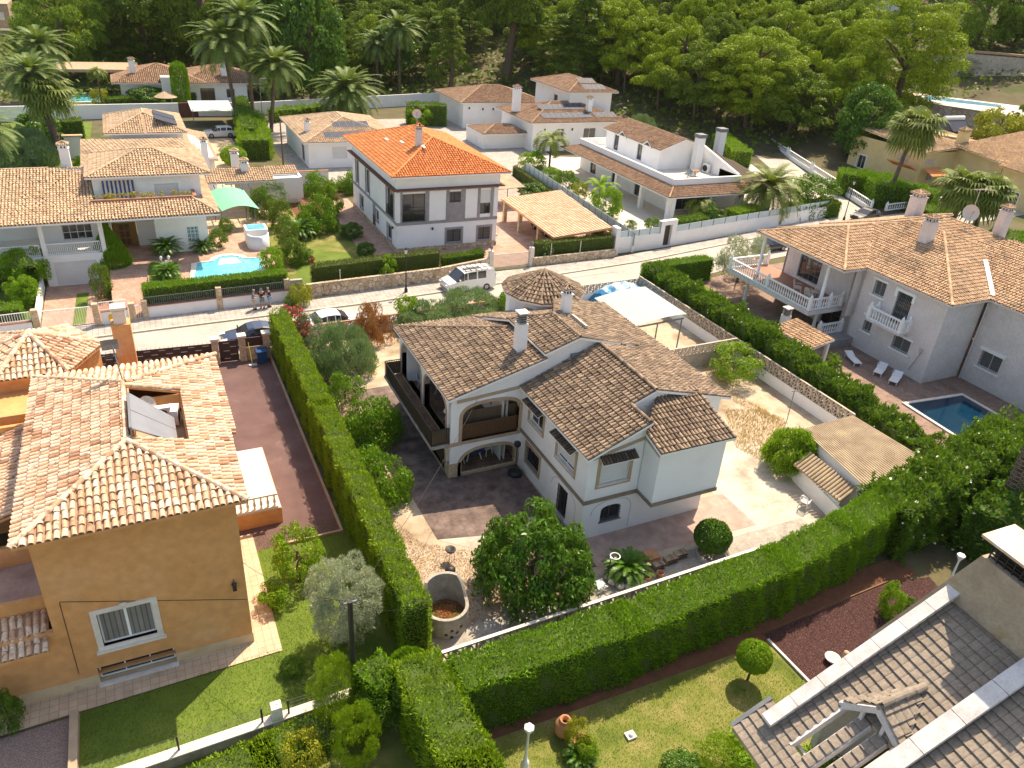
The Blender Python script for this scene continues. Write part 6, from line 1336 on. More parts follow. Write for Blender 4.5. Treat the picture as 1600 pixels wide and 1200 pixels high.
# tall grey curved planter/pit with leaves, bottom of the yard
pit = thing('concrete_pit', 'round grey concrete pit with high curved back wall, filled with dry leaves', 'compost pit', (9.75, 23.9, 0)); q = MB(); n = 28
cx, cy, ro, ri = 9.75, 23.9, 1.05, .90
def phh(a): return 1.15 if math.sin(a) < -.05 else 1.15+1.0*min(1, (math.sin(a)+.05)*1.6)
for i in range(n):
    a, b = 2*math.pi*i/n, 2*math.pi*(i+1)/n; za, zb = phh(a), phh(b)
    A, B, C_, D_ = [(cx+r_*math.cos(t), cy+r_*math.sin(t)) for r_, t in ((ro, a), (ro, b), (ri, b), (ri, a))]
    q.add([(*A, 0), (*B, 0), (*C_, 0), (*D_, 0), (*A, za), (*B, zb), (*C_, zb), (*D_, za)], [(0, 1, 5, 4), (2, 3, 7, 6), (4, 5, 6, 7)])
q.build('pit_wall', M['concrete'], pit); q = MB()
for k, (a, z) in enumerate(((-1.9, .3), (-1.65, .5), (-1.4, .3), (-1.2, .55), (-1.65, .12))):
    c = Vector((cx+(ro+.005)*math.cos(a), cy+(ro+.005)*math.sin(a), z)); q.obox(c, Vector((-math.sin(a), math.cos(a), 0))*.07, Vector((math.cos(a), math.sin(a), 0))*.01, Vector((0, 0, .06)))
q.build('vent_hole', M['iron'], pit); q = MB(); q.lathe((cx, cy, 0), [(.89, .5), (.6, .62), (.0, .7)], 20); q.build('leaf_fill', M['hedgecore'], pit)
scatter_pts = []
rng = np.random.default_rng(4); t_ = rng.uniform(0, 6.283, 1500); r_ = .86*np.sqrt(rng.uniform(0, 1, 1500)); C = np.stack([cx+r_*np.cos(t_), cy+r_*np.sin(t_), .72-.2*r_], 1)
o = link('dry_leaves', np_mesh('dry_leaves', flat_quads(C, np.tile([0, 0, 1.], (1500, 1)), .16, .45, rng, .6), 4, M['l_rust'])); setp(o, 'heap of red brown dry leaves inside the round concrete pit', 'leaves', kind='stuff')
# fence wall under the ochre house lawn
W_ = plainwall('boundary_wall', 'low cement wall with pale coping and dark fence posts below the sunlit lawn', [(-5.6, 20.95), (8.0, 21.35)], .55, .3, 'concrete', 'limestone')
q = MB(); q.box(1.55, 1.95, 20.98, 21.38, 0, 1.3); q.build('pier', M['limestone'], W_)
for x_ in (-4.9, -1.8, 1.2, 2.2, 5.0, 7.6): q = MB(); q.bar((x_, 21.15+x_*.02, .6), (x_, 21.15+x_*.02, 1.35), .07, .07); q.build('fence_post', M['iron'], W_)
q = MB()
for z in (.75, .95, 1.15, 1.32): q.tube([(-5, 21.05, z), (8, 21.31, z)], .006, 4)
for k in range(60): q.tube([(-5+k*.22, 21.05+k*.0044, .62), (-5+k*.22, 21.05+k*.0044, 1.32)], .003, 3)
q.build('wire_mesh', M['iron_grey'], W_)
W_ = plainwall('garden_wall', 'short beige wall dividing mauve gravel court from the lawn', [(-5.35, 17), (-5.35, 24.6)], .35, .3, 'cream_trim')
# street front of the ochre house: brown slotted gates between stone piers
def slotgate(label, a, b, h, seed, spikes=True):
    R_ = thing('metal_gate', label, 'gate', (a[0], a[1], 0)); fr = Fr(a, b); q = MB(); fr.box(q, 0, fr.len, .08, h, -.03, .03); P_ = q.build('panel', M['wood_gate'], R_)
    rnd = random.Random(seed); s = MB()
    for j in range(5):
        u = .3+(j % 2)*.45
        while u < fr.len-.4: fr.box(s, u, u+.42, .3+j*h/5.6, .34+j*h/5.6, -.036, .036); u += .95
    s.build('slot', M['limestone'], P_)
    if spikes:
        k = MB()
        for i in range(int(fr.len/.28)): k.bar(fr.L(.1+i*.28, h), fr.L(.1+i*.28, h+.16), .018, .018)
        k.build('spike', M['iron'], R_)
    return R_
slotgate('long dark brown slotted metal fence on the street behind the ochre chimney', (-5.5, 53.5), (3.0, 53.0), 1.6, 1); slotgate('narrow dark brown slotted gate between two stone piers beside the navy car', (3.45, 52.95), (4.75, 52.9), 1.7, 2)
for k, (x_, lb) in enumerate(((3.2, 'left stone gate pier with pale cap beside the brown gates'), (5.05, 'middle stone gate pier with pale cap in front of the navy car'), (6.75, 'right stone gate pier touching the tall narrow hedge'))):
    R_ = thing('gate_pier', lb, 'pier', (x_, 52.9, 0)); q = MB(); q.box(x_-.22, x_+.22, 52.7, 53.15, 0, 1.9); q.build('shaft', M['stonepillar'], R_); q = MB(); q.box(x_-.3, x_+.3, 52.62, 53.23, 1.9, 2.06); q.build('cap', M['limestone'], R_)
R_ = thing('street_wall', 'short stone wall with brown metal panel above, behind the blue bin', 'wall', (6.0, 52.9, 0)); q = MB(); q.box(5.3, 6.5, 52.8, 53.05, 0, 1.0); q.build('wall_body', M['stonepillar'], R_); q = MB(); q.box(5.3, 6.5, 52.86, 52.94, 1.05, 1.75); q.build('panel', M['wood_gate'], R_)
# villa street front
for lb, pts, h in (('white street wall with terracotta coping below the clipped villa hedge', [(-.85, 62.3), (10.2, 62.75)], 1.05), ('white wall with a yellow plaque between two stone piers', [(-4.1, 61.9), (-2.2, 62.0)], 1.15), ('white street wall with metal railing, left edge of the street', [(-20, 61.2), (-8.7, 61.8)], 1.0)):
    W_ = plainwall('street_wall', lb, pts, h, .25, 'white', 'terracotta'); q = MB(); railing(q, pts[0], pts[1], h+.06, .7, .16, .03); q.build('railing', M['white_clean'] if h != 1.05 else M['iron_grey'], W_)
    if h == 1.15: q = MB(); q.box(-3.6, -2.7, 61.78, 61.81, .35, .9); q.build('plaque', M['yellowpl'], W_)
for k, (x_, y_) in enumerate(((-8.4, 61.85), (-4.4, 61.85), (-1.9, 62.0), (-1.0, 62.25+.0), (4.6, 62.5), (10.1, 62.9))):
    t_ = thing('gate_pier', ['stone pier left of the white sliding gate', 'stone pier right of the white sliding gate', 'stone pier left of the brick garden path', 'stone pier right of the brick garden path', 'stone pier on the white wall beside the three people', 'small stone pier next to the grey meter door'][k], 'pier', (x_, y_, 0)); q = MB(); q.box(x_-.22, x_+.22, y_-.2, y_+.2, 0, (1.9, 1.9, 1.6, 1.6, 2.0, 2.0)[k]); q.build('shaft', M['stonepillar'], t_)
def bargate(label, a, b, h, mat='white_clean', sp=.16):
    R_ = thing('barred_gate', label, 'gate', (a[0], a[1], 0)); q = MB(); railing(q, a, b, .08, h, sp, .03, top=.06); q.build('bars', M[mat], R_)
    return R_
bargate('wide white barred sliding gate across the villa driveway', (-8.1, 61.85), (-4.7, 61.85), 1.6); bargate('low white barred gate at the brick garden path', (-1.65, 62.0), (-1.25, 62.1), 1.2) if False else bargate('low white barred gate at the brick garden path', (-1.7, 62.05), (-1.2, 62.2), 1.2)
R_ = thing('meter_door', 'grey metal meter door with dark slot in the street wall', 'meter box', (10.9, 62.8, 0)); q = MB(); q.box(10.4, 11.4, 62.65, 62.95, 0, 1.9); q.build('housing', M['iron_grey'] if False else M['concrete'], R_); q = MB(); q.box(10.55, 11.25, 62.62, 62.649, 1.35, 1.5); q.build('slot', M['iron'], R_)
W_ = plainwall('driveway_wall', 'white retaining wall on the left of the villa driveway', [(-8.5, 62.3), (-8.5, 71)], 1.0, .2, 'white')
# stone walls of the orange roofed house
plainwall('stone_wall', 'long crazy stone wall below the brown clipped hedge, left of the van', [(11.5, 62.85), (24.2, 63.6), (30, 65.0)], 1.35, .3, 'rubble')
plainwall('stone_wall', 'low crazy stone wall below the square brown hedge, right of the metal gate', [(34.5, 64.9), (44.4, 65.1)], .95, .3, 'rubble')
bargate('pinkish metal gate of four panels beside the van', (30.2, 65.0), (34.2, 64.95), 1.5, 'limestone', .08)
for x_, lb in ((30.0, 'white gate pier with small lamp behind the van'), (34.4, 'white gate pier with small lamp beside the oleander bush')):
    R_ = thing('gate_pier', lb, 'pier', (x_, 65, 0)); q = MB(); q.box(x_-.22, x_+.22, 64.8, 65.2, 0, 2.0); q.build('shaft', M['limestone'], R_); q = MB(); q.lathe((x_, 65, 2.0), [(.05, 0), (.05, .2), (.16, .26), (.16, .5), (.0, .62)], 8); q.build('lamp', M['iron_grey'], R_)
for k, x_ in enumerate((14.8, 19, 36.6, 40.0)): q = MB(); q.bar((x_, 63.1+(x_-11)*.06 if x_ < 30 else 65.0, .9), (x_, 63.1+(x_-11)*.06 if x_ < 30 else 65.0, 2.2), .06, .06); o = q.build('fence_post', M['limestone']); setp(o, ('left thin post on the long crazy stone wall', 'right thin post on the long crazy stone wall', 'left thin post on the low stone wall by the carport', 'right thin post on the low stone wall by the carport')[k], 'post')
# long glass panelled white wall of the terrace house
def glasswall(name, label, a, b, h, gh, n, hb=None):
    R_ = thing(name, label, 'wall', (a[0], a[1], 0)); fr = Fr(a, b); q = MB(); fr.box(q, 0, fr.len, 0, h, -.12, .12); q.build('wall_body', M['white'], R_); q = MB()
    for i in range(n): fr.box(q, fr.len*i/n+.05, fr.len*(i+1)/n-.05, h+.02, h+gh, -.02, .02)
    q.build('glass_panel', M['frost'], R_); q = MB()
    for i in range(n+1): fr.box(q, min(fr.len-.05, fr.len*i/n), min(fr.len, fr.len*i/n+.05), h, h+gh+.02, -.04, .04)
    q.build('upright', M['iron_grey'], R_); return R_
glasswall('glass_topped_wall', 'long white wall with tall frosted glass panels running back beside the carport', (47.2, 66.0), (49.3, 97), .7, 1.5, 20)
glasswall('glass_topped_wall', 'white street wall with low frosted panels left of the little gate portal', (45.1, 66.2), (50.9, 66.6), 1.7, .7, 4)
glasswall('glass_topped_wall', 'white street wall with frosted panels right of the gate portal, behind the pale tree', (53.3, 66.9), (80.5, 71.2), 1.6, .7, 14)
R_ = thing('gate_portal', 'white walled portal with narrow dark door in the street wall', 'gateway', (52, 66.7, 0)); q = MB(); fr = Fr((50.9, 66.5), (53.3, 66.8)); wallpoly(q, fr, [(0, 0), (2.4, 0), (2.4, 3.0), (0, 3.0)], [rect(.6, 1.7, .1, 2.5)], .5); q.build('wall_body', M['white'], R_); q = MB(); fr.box(q, .62, 1.68, .1, 2.48, -.4, -.34); q.build('door', M['wood_gate'], R_)
q = MB(); q.box(44.6, 45.1, 65.6, 66.6, 0, 3.0); o = q.build('wall_pier', M['white']); setp(o, 'tall white pier where the frosted glass wall meets the street', 'pier')
# boundary wall in the middle distance
plainwall('white_wall', 'long white boundary wall behind the palms and bungalows', [(-60, 139), (-10, 143), (8, 144.5)], 2.2, .3, 'white')
plainwall('white_wall', 'white boundary wall with dark rail behind the feathery palms, centre', [(19, 144.5), (58, 154.5), (64, 156)], 2.2, .3, 'white')
plainwall('white_wall', 'white wall piece with brown gate, behind the white off road car', [(8, 144.5), (11, 144.8)], 2.2, .34, 'brown_trim')
plainwall('side_wall', 'white side wall between the rear villa and the car shelter', [(11, 144.8), (19, 144.5)], 2.2, .3, 'white')
plainwall('back_wall', 'low white wall with reed fence behind the grey shuttered annex', [(15.5, 99.5), (22.3, 99.5)], 1.6, .2, 'white', 'tile_main' if False else 'clay')
R_ = thing('wall_portal', 'tile capped white doorway in the hedge behind the lawn', 'gateway', (-6, 115, 0)); q = MB(); q.box(-7.8, -5.8, 117, 117.4, 0, 2.8); q.build('wall_body', M['white'], R_); q = MB(); q.box(-8.0, -5.6, 116.8, 117.6, 2.8, 3.0); q.build('coping', M['tile_villa'], R_)
# side street balustrade wall
R_ = thing('balustrade_wall', 'white balustraded wall along the side street beyond the villa', 'wall', (86, 73, 0))
for i in range(5):
    a = Vector((89.5+i*4.2, 72+i*10.0, 0)); b = Vector((89.5+(i+.92)*4.2, 72+(i+.92)*10.0, 0)); balusters(R_, a, b, .5, .9, .5)
q = MB(); q.bar((89.5, 72, .25), (110, 121, .25), .3, .5); q.build('wall_base', M['white'], R_)
R_ = thing('balustrade_wall', 'white balustrade facing the street in front of the big clipped hedges', 'wall', (91, 71, 0)); balusters(R_, (91, 70.8), (104, 72), .4, .9, .5); balusters(R_, (104, 72), (117, 73), .4, .9, .5)
# hill terrace with retaining walls and lap pool
tz = 9.0
def PZ(px, py, z=tz): return P(px, py, z)
p0, p1, p2, p3 = PZ(1432, 158), PZ(1612, 190), PZ(1620, 160), PZ(1440, 140)
R_ = thing('hill_terrace', 'stone faced terrace platform holding the long pool on the hill, upper right', 'terrace', (p0.x, p0.y, 0)); q = MB(); q.prism([(p0.x, p0.y), (p1.x+10, p1.y-9), (p2.x+40, p2.y+10), (p3.x+10, p3.y+12)], -1, tz-.05); q.build('retaining_wall', M['rubble_big'], R_)
q = MB(); q.prism([(p0.x-.2, p0.y-.2), (p1.x+10, p1.y-9.3), (p2.x+30, p2.y), (p3.x, p3.y+.3)], tz-.05, tz+.02); q.build('pool_deck', M['paleterrace'], R_)
slab('pool_water', [PZ(1448, 150), PZ(1565, 164), PZ(1563, 168), PZ(1444, 155)], tz+.04, 'pool_blue')
g0_, g1_ = PZ(1470, 147), PZ(1640, 166); slab('terrace_lawn', [g0_, g1_, PZ(1640, 152), PZ(1475, 143)], tz+.05, 'lawn_green')
u0, u1 = P(1445, 142, tz), P(1625, 160, tz)
R_ = thing('upper_retaining_wall', 'tall rough stone retaining wall with plastered top behind the hill palm', 'retaining wall', (u0.x, u0.y, tz))
q = MB(); q.bar(Vector((u0.x+2, u0.y+1.5, tz+2.2)), Vector((u1.x+8, u1.y+.8, tz+2.2)), .6, 5.0); q.build('stone_face', M['rubble_big'], R_); q = MB(); q.bar(Vector((u0.x+1.5, u0.y+1.8, tz+6.0)), Vector((u1.x+8, u1.y+1.1, tz+6.0)), .6, 2.6); q.build('plastered_top', M['concrete'], R_); q = MB(); q.bar(Vector((u0.x+1.5, u0.y+3.2, tz+7.7)), Vector((u1.x+8, u1.y+2.4, tz+7.7)), 2.6, .3); q.build('tiled_coping', M['tile_brown'], R_)
s0 = P(1447, 140, tz)
for k in range(3): q = MB(); q.bar(Vector((s0.x+k*2.2, s0.y-.4-k*.4, tz)), Vector((s0.x+k*2.2, s0.y-.4-k*.4, tz+3.2)), .12, .12); o = q.build('shelter_post', M['white_clean']); setp(o, ('left', 'middle', 'right')[k]+' of the white posts beside the hill pool', 'post', 'white posts beside the hill pool')
# ================================================================== pools
def pool(label, pts, z, water, cop=.35, copm='limestone', group=None):
    c = Vector((sum(p[0] for p in pts)/len(pts), sum(p[1] for p in pts)/len(pts), 0)); R_ = thing('swimming_pool', label, 'pool', (c.x, c.y, z)); q = MB(); n = len(pts)
    out = []
    for p in pts: d = Vector((p[0], p[1], 0))-c; out.append(c+d*(1+cop/max(d.length, .1)*1.2))
    q.add([(p[0], p[1], z+.09) for p in pts]+[(p.x, p.y, z+.09) for p in out]+[(p.x, p.y, z) for p in out]+[(p[0], p[1], z-.02) for p in pts], [f for i in range(n) for f in ((i, (i+1) % n, n+(i+1) % n, n+i), (n+i, n+(i+1) % n, 2*n+(i+1) % n, 2*n+i), (3*n+i, 3*n+(i+1) % n, (i+1) % n, i))]); q.build('coping', M[copm], R_)
    w_ = MB(); w_.add([(p[0], p[1], z+.03) for p in pts], [tuple(range(n))]); w_.build('water', M[water], R_); return R_
pr = pool('small light blue pool with rounded step bay, behind the street hedge', [(2.9, 65.6), (8.8, 65.6), (9.1, 70.5)]+[(6.4+1.2*math.cos(t), 70.6+1.1*math.sin(t)) for t in np.linspace(0, math.pi, 9)]+[(3.7, 70.4)], 1.23, 'pool_light', .4)
q = MB()
for k in range(4): q.box(5.4+.1*k, 7.4-.1*k, 69.6+k*.42, 69.85+k*.42, 1.24, 1.29)
q.build('step', M['white_clean'], pr)
pool('deep blue pool behind the right hand hedge and pinkish villa', [(48.6, 24.9), (54.2, 25.9), (54.5, 30.9), (49.0, 31.4)], .03, 'pool_deep', .3, 'limestone')
pool('blue freeform pool with round whirlpool on the far left lawn', [(-17+4.5*math.cos(t)*(1+.2*math.sin(2*t)), 117+5.5*math.sin(t)) for t in np.linspace(0, 2*math.pi, 20)[:-1]], .04, 'pool_light', .6)
pool('small round whirlpool beside the freeform pool', [(-11.4+2.2*math.cos(t), 118.2+2.4*math.sin(t)) for t in np.linspace(0, 2*math.pi, 16)[:-1]], .05, 'pool_light', .6)
a = P(108, 160, 0); b = P(158, 152, 0); pool('pale turquoise pool below the timber pergola, top left', [(a.x, a.y), (b.x, a.y), (b.x, b.y+4), (a.x, b.y+4)], .04, 'pool_light', .5)
a = P(175, 74, 0); a = PH(185, 73); pool('distant sliver of turquoise pool under the big pine', [(a.x-4, a.y), (a.x+6, a.y), (a.x+6, a.y+10), (a.x-4, a.y+10)], a.z+.6, 'pool_light', .8)
R_ = thing('water_tank', 'white walled basin holding bright blue water beside the pool garden', 'water basin', (10, 76, 0)); q = MB(); a = P(392, 392, 1.2); q.lathe((a.x+.9, a.y+1.0, 0), [(1.0, 1.2), (1.0, 2.5), (.85, 2.5), (.85, 2.2)], 20); q.box(a.x-.1, a.x+1.9, a.y+1.2, a.y+3.0, 0, 2.8); q.build('basin_wall', M['white'], R_); q = MB(); q.box(a.x+.1, a.x+1.7, a.y+1.35, a.y+2.85, 2.805, 2.83); q.build('water', M['blueplastic'] if False else M['pool_blue'], R_)
# ================================================================== carports and sheds
CP = thing('tiled_carport', 'open carport with pale pink tiled roof on square pillars, beside the square hedge', 'carport', (38, 80, 0))
r = Roof(.26, .36, 4, ('tile_cp', 'pan_light', 'orange_wall'), flat=True, thick=.12) if False else None
M['tile_cp'] = mtile('pale_clay_flat_tiles', [(0, (.50, .32, .20)), (.5, (.60, .41, .28)), (1, (.68, .50, .36))], dirtamt=.2); r = Roof(.3, .36, 3, ('tile_cp', 'pan_light', 'orange_wall'), flat=True, thick=.16)
r.face([(37.4, 66.2, 2.35), (37.8, 80, 2.5), (45.6, 80, 3.1), (44.4, 66.2, 2.9)], (-1, 0)); r.build(CP)
for y_ in (66.9, 70.5, 75.2, 79.2):
    for x_ in (38.0, 44.2): q = MB(); q.box(x_-.2, x_+.2, y_-.2, y_+.2, 0, 2.3); q.build('pillar', M['stonepillar'], CP)
MP = thing('metal_canopy', 'small grey sheet canopy behind the tiled carport', 'canopy', (40, 86, 0)); q = MB(); q.obox((40.3, 86, 2.7), (2.4, 0, .1), (0, 2.2, .2), (0, 0, .03)); q.build('roof', M['iron_grey'] if False else M['corr_tan'], MP)
for x_, y_ in ((38.2, 84.2), (42.4, 84.2), (38.2, 88), (42.4, 88)): q = MB(); q.bar((x_, y_, 0), (x_, y_, 2.7), .08, .08); q.build('post', M['iron_grey'], MP)
CC = thing('corrugated_carport', 'white corrugated metal carport roof with curved far edge, beside the tarpaulin', 'carport', (35, 47, 0)); q = MB(); n = 3; m_ = 52
def ccp(i, j):
    u = i/n; v = j/m_; x = 32.6+5.0*v; y = 49.9-5.9*u
    return (x, y, 2.9+.5*math.sin(v*math.pi*.62)-(.28 if v == 1 else 0)+(.05 if j % 2 else 0))
for i in range(n):
    for j in range(m_): q.add([ccp(i, j), ccp(i+1, j), ccp(i+1, j+1), ccp(i, j+1)], [(0, 1, 2, 3)])
q.build('roof', M['corr_white'], CC)
for x_, y_ in ((32.8, 49.6), (32.8, 44.2), (37.3, 49.6), (37.3, 44.2), (35, 44.2)): q = MB(); q.bar((x_, y_, 0), (x_, y_, 2.85), .08, .08); q.build('post', M['iron_grey'], CC)
q = MB(); q.bar((32.7, 44.1, 2.8), (37.4, 44.1, 3.0), .07, .12); q.build('beam', M['iron_grey'], CC)
TP = thing('tarpaulin', 'blue and white tarpaulin tied over a heap by the road wall', 'tarpaulin', (38, 54, 0)); q = MB(); n, m_ = 14, 10; rnd = random.Random(3); hz = {}
for i in range(n+1):
    for j in range(m_+1): u, v = i/n*2-1, j/m_*2-1; hz[i, j] = (37.9+2.7*u, 53.3+1.8*v, max(.05, 2.3*(1-.5*u*u-.35*v*v)*(1 if abs(u) < .95 and abs(v) < .95 else .15)+rnd.uniform(-.13, .13)))
for i in range(n):
    for j in range(m_): q.add([hz[i, j], hz[i+1, j], hz[i+1, j+1], hz[i, j+1]], [(0, 1, 2, 3)], 1 if i < 2 or i > n-3 or j < 1 else 0)
q.build('sheet', [M['tarp'], M['tarp_blue']], TP); q = MB()
for k in range(5): q.tube([(35.6+k*.9, 51.2, .3), (36.4+k*.7, 52.7, 1.9), (36+k*.9, 54.6, .5)], .012, 4)
q.build('rope', M['white_clean'], TP)
SH = thing('corrugated_shed', 'long low shed with tan corrugated fibre cement roof, lower right of the yard', 'shed', (36, 25, 0)); q = MB(); n = 30
def rsurf(u, v): # u along y (near->far), v across x
    y = 21.3+7.2*u; x0_, x1_ = 33.9+1.2*u, 39.9-.4*u
    return (x0_+(x1_-x0_)*v, y, 2.45+.12*v)
for i in range(n):
    a, b = i/n, (i+1)/n; dz = .028
    pr_ = ((a, .10), (a+(b-a)*.55, .10), (a+(b-a)*.62, -.02), (a+(b-a)*.92, -.02), (b, .10))
    for (v0_, h0_), (v1_, h1_) in zip(pr_, pr_[1:]): q.add([Vector(rsurf(u_, v_))+Vector((0, 0, h_)) for u_, v_, h_ in ((0, v0_, h0_), (1, v0_, h0_), (1, v1_, h1_), (0, v1_, h1_))], [(0, 1, 2, 3)])
q.build('roof', M['corr_tan'], SH); q = MB(); q.bar((34.2, 21.4, 1.2), (35.3, 28.3, 1.2), .2, 2.4); q.bar((34.2, 21.4, 1.2), (39.7, 21.4, 1.2), .2, 2.38); q.bar((35.3, 28.3, 1.2), (39.3, 28.3, 1.2), .2, 2.38); q.bar((39.6, 21.5, 1.2), (39.4, 28.2, 1.2), .2, 2.36)
q.bar((33.0, 22.5, .55), (33.9, 27.6, .55), .15, 1.1); q.build('wall', M['white'], SH); q = MB()
for i in range(16):
    a = Vector((33.0+.15*i/16, 23.0+3.9*i/16, 1.45)); b = a+Vector((1.25, .1, .55)); q.tube([a, b], .11, 6)
q.build('lean_to_roof', M['corr_tan'], SH); q = MB()
for k, y_ in enumerate((23.6, 26.4)): q.bar((33.0+(y_-22.5)*.176-.1, y_-.65, 1.0), (33.0+(y_-22.5)*.176+.13, y_+.65, 1.0), .05, 1.1)
q.build('glass_screen', M['frost'], SH)
# ================================================================== people (three on the pavement)
def person(label, x, y, face, shirt, legs, shorts, hair, cap=None, sleeves='short', h=1.72, phone=False):
    t = thing('person', label, 'person', (x, y, .12)); s_ = h/1.75
    V_ = [(0, 0, .95), (0, 0, 1.12), (0, .02, 1.38), (0, .04, 1.5), (0, .09, 1.62), (0, .11, 1.70), (-.1, 0, .88), (-.11, .02, .5), (-.11, -.02, .08), (-.11, .12, .04), (.1, 0, .88), (.11, .03, .5), (.12, -.01, .08), (.12, .13, .04),
          (-.2, .01, 1.42), (-.25, .03, 1.15), (-.13, .24, 1.1), (-.07, .31, 1.13), (.2, .01, 1.42), (.25, .03, 1.15), (.13, .24, 1.1), (.07, .31, 1.13)]
    E_ = [(0, 1), (1, 2), (2, 3), (3, 4), (4, 5), (0, 6), (6, 7), (7, 8), (8, 9), (0, 10), (10, 11), (11, 12), (12, 13), (2, 14), (14, 15), (15, 16), (16, 17), (2, 18), (18, 19), (19, 20), (20, 21)]
    Rr = [.14, .13, .15, .06, .09, .08, .085, .058, .04, .035, .085, .058, .04, .035, .06, .045, .035, .03, .06, .045, .035, .03]
    def skin(name, verts, edges, rs, mat, root=0, grow=0.0):
        me = bpy.data.meshes.new(name); me.from_pydata([tuple(Vector(v)*s_) for v in verts], edges, []); me.materials.append(M[mat]); o = bpy.data.objects.new(name, me); COL.objects.link(o); o.parent = t; worg[o.name] = Vector()
        md = o.modifiers.new('skin', 'SKIN'); me.skin_vertices.new() if hasattr(me.skin_vertices, 'new') and not len(me.skin_vertices) else None
        if not len(me.skin_vertices):
            bm = bmesh.new(); bm.from_mesh(me); bm.verts.layers.skin.verify(); bm.to_mesh(me); bm.free()
        for i, r0 in enumerate(rs): me.skin_vertices[0].data[i].radius = ((r0+grow)*s_,)*2; me.skin_vertices[0].data[i].use_root = (i == root)
        sd = o.modifiers.new('sub', 'SUBSURF'); sd.levels = 2; sd.render_levels = 2; return o
    skin('body', V_, E_, Rr, 'skin')
    skin('shirt', [V_[0], V_[1], V_[2], V_[14], V_[15], V_[18], V_[19]], [(0, 1), (1, 2), (2, 3), (3, 4), (2, 5), (5, 6)], [.14, .14, .155, .066, .052, .066, .052], shirt, 1, .012)
    n_ = 7 if not shorts else None
    lv = [V_[0], V_[6], V_[7], V_[8], V_[10], V_[11], V_[12]]
    if shorts: lv[3] = tuple(Vector(V_[7])*.95+Vector(V_[8])*.05); lv[6] = tuple(Vector(V_[11])*.95+Vector(V_[12])*.05); ed = [(0, 1), (1, 2), (0, 4), (4, 5)]; lv2 = [lv[0], lv[1], lv[3], lv[4], lv[6]]; skin('shorts', lv2, [(0, 1), (1, 2), (0, 3), (3, 4)], [.145, .095, .085, .095, .085], legs, 0, .01)
    else: skin('trousers', lv, [(0, 1), (1, 2), (2, 3), (0, 4), (4, 5), (5, 6)], [.145, .09, .07, .06, .09, .07, .06], legs, 0, .01)
    for k in (8, 12): q = MB(); v = Vector(V_[k])*s_; q.obox(v+Vector((0, .07, -.03)), (.05, 0, 0), (0, .14, 0), (0, 0, .045)); o = q.build('shoe', M['c_black'], t, local=True)
    q = MB(); hc = (Vector(V_[4])+Vector(V_[5]))/2*s_; q.lathe(hc+Vector((0, -.025, -.03)), [(.105, 0), (.115, .07), (.09, .13), (.0, .155)], 12); q.build('cap' if cap else 'hair', M[cap or hair], t, local=True)
    if cap: q = MB(); q.obox(hc+Vector((0, .13, .05)), (.07, 0, 0), (0, .06, -.01), (0, 0, .008)); q.build('cap_peak', M[cap], t, local=True)
    q = MB()
    for sx_ in (-.035, .035): q.lathe(hc+Vector((sx_, .088, -.0)), [(0, 0), (.013, .008), (.013, .018), (0, .024)], 6)
    q.build('eyes', M['c_black'], t, local=True)
    if phone: q = MB(); q.obox(Vector((0, .36, 1.16))*s_, (.05, 0, 0), (0, .06, .04), (0, -.006, .008)); o = q.build('phone', M['c_black'], t, local=True)
    t.rotation_euler = (0, 0, face); return t
person('person in blue long shirt and beige trousers leaning over, left of three', 7.15, 61.55, rad(-100), 'c_blue', 'c_beige', False, 'hair', None, h=1.74)
person('person in black top and grey shorts with a dark cap holding a small device', 7.85, 61.7, rad(160), 'c_black', 'c_denim', True, 'hair', 'cap', h=1.76, phone=True)
person('person in navy shirt and light blue shorts, right of three', 8.45, 61.75, rad(95), 'c_navy', 'c_lblue', True, 'hair', None, h=1.70)
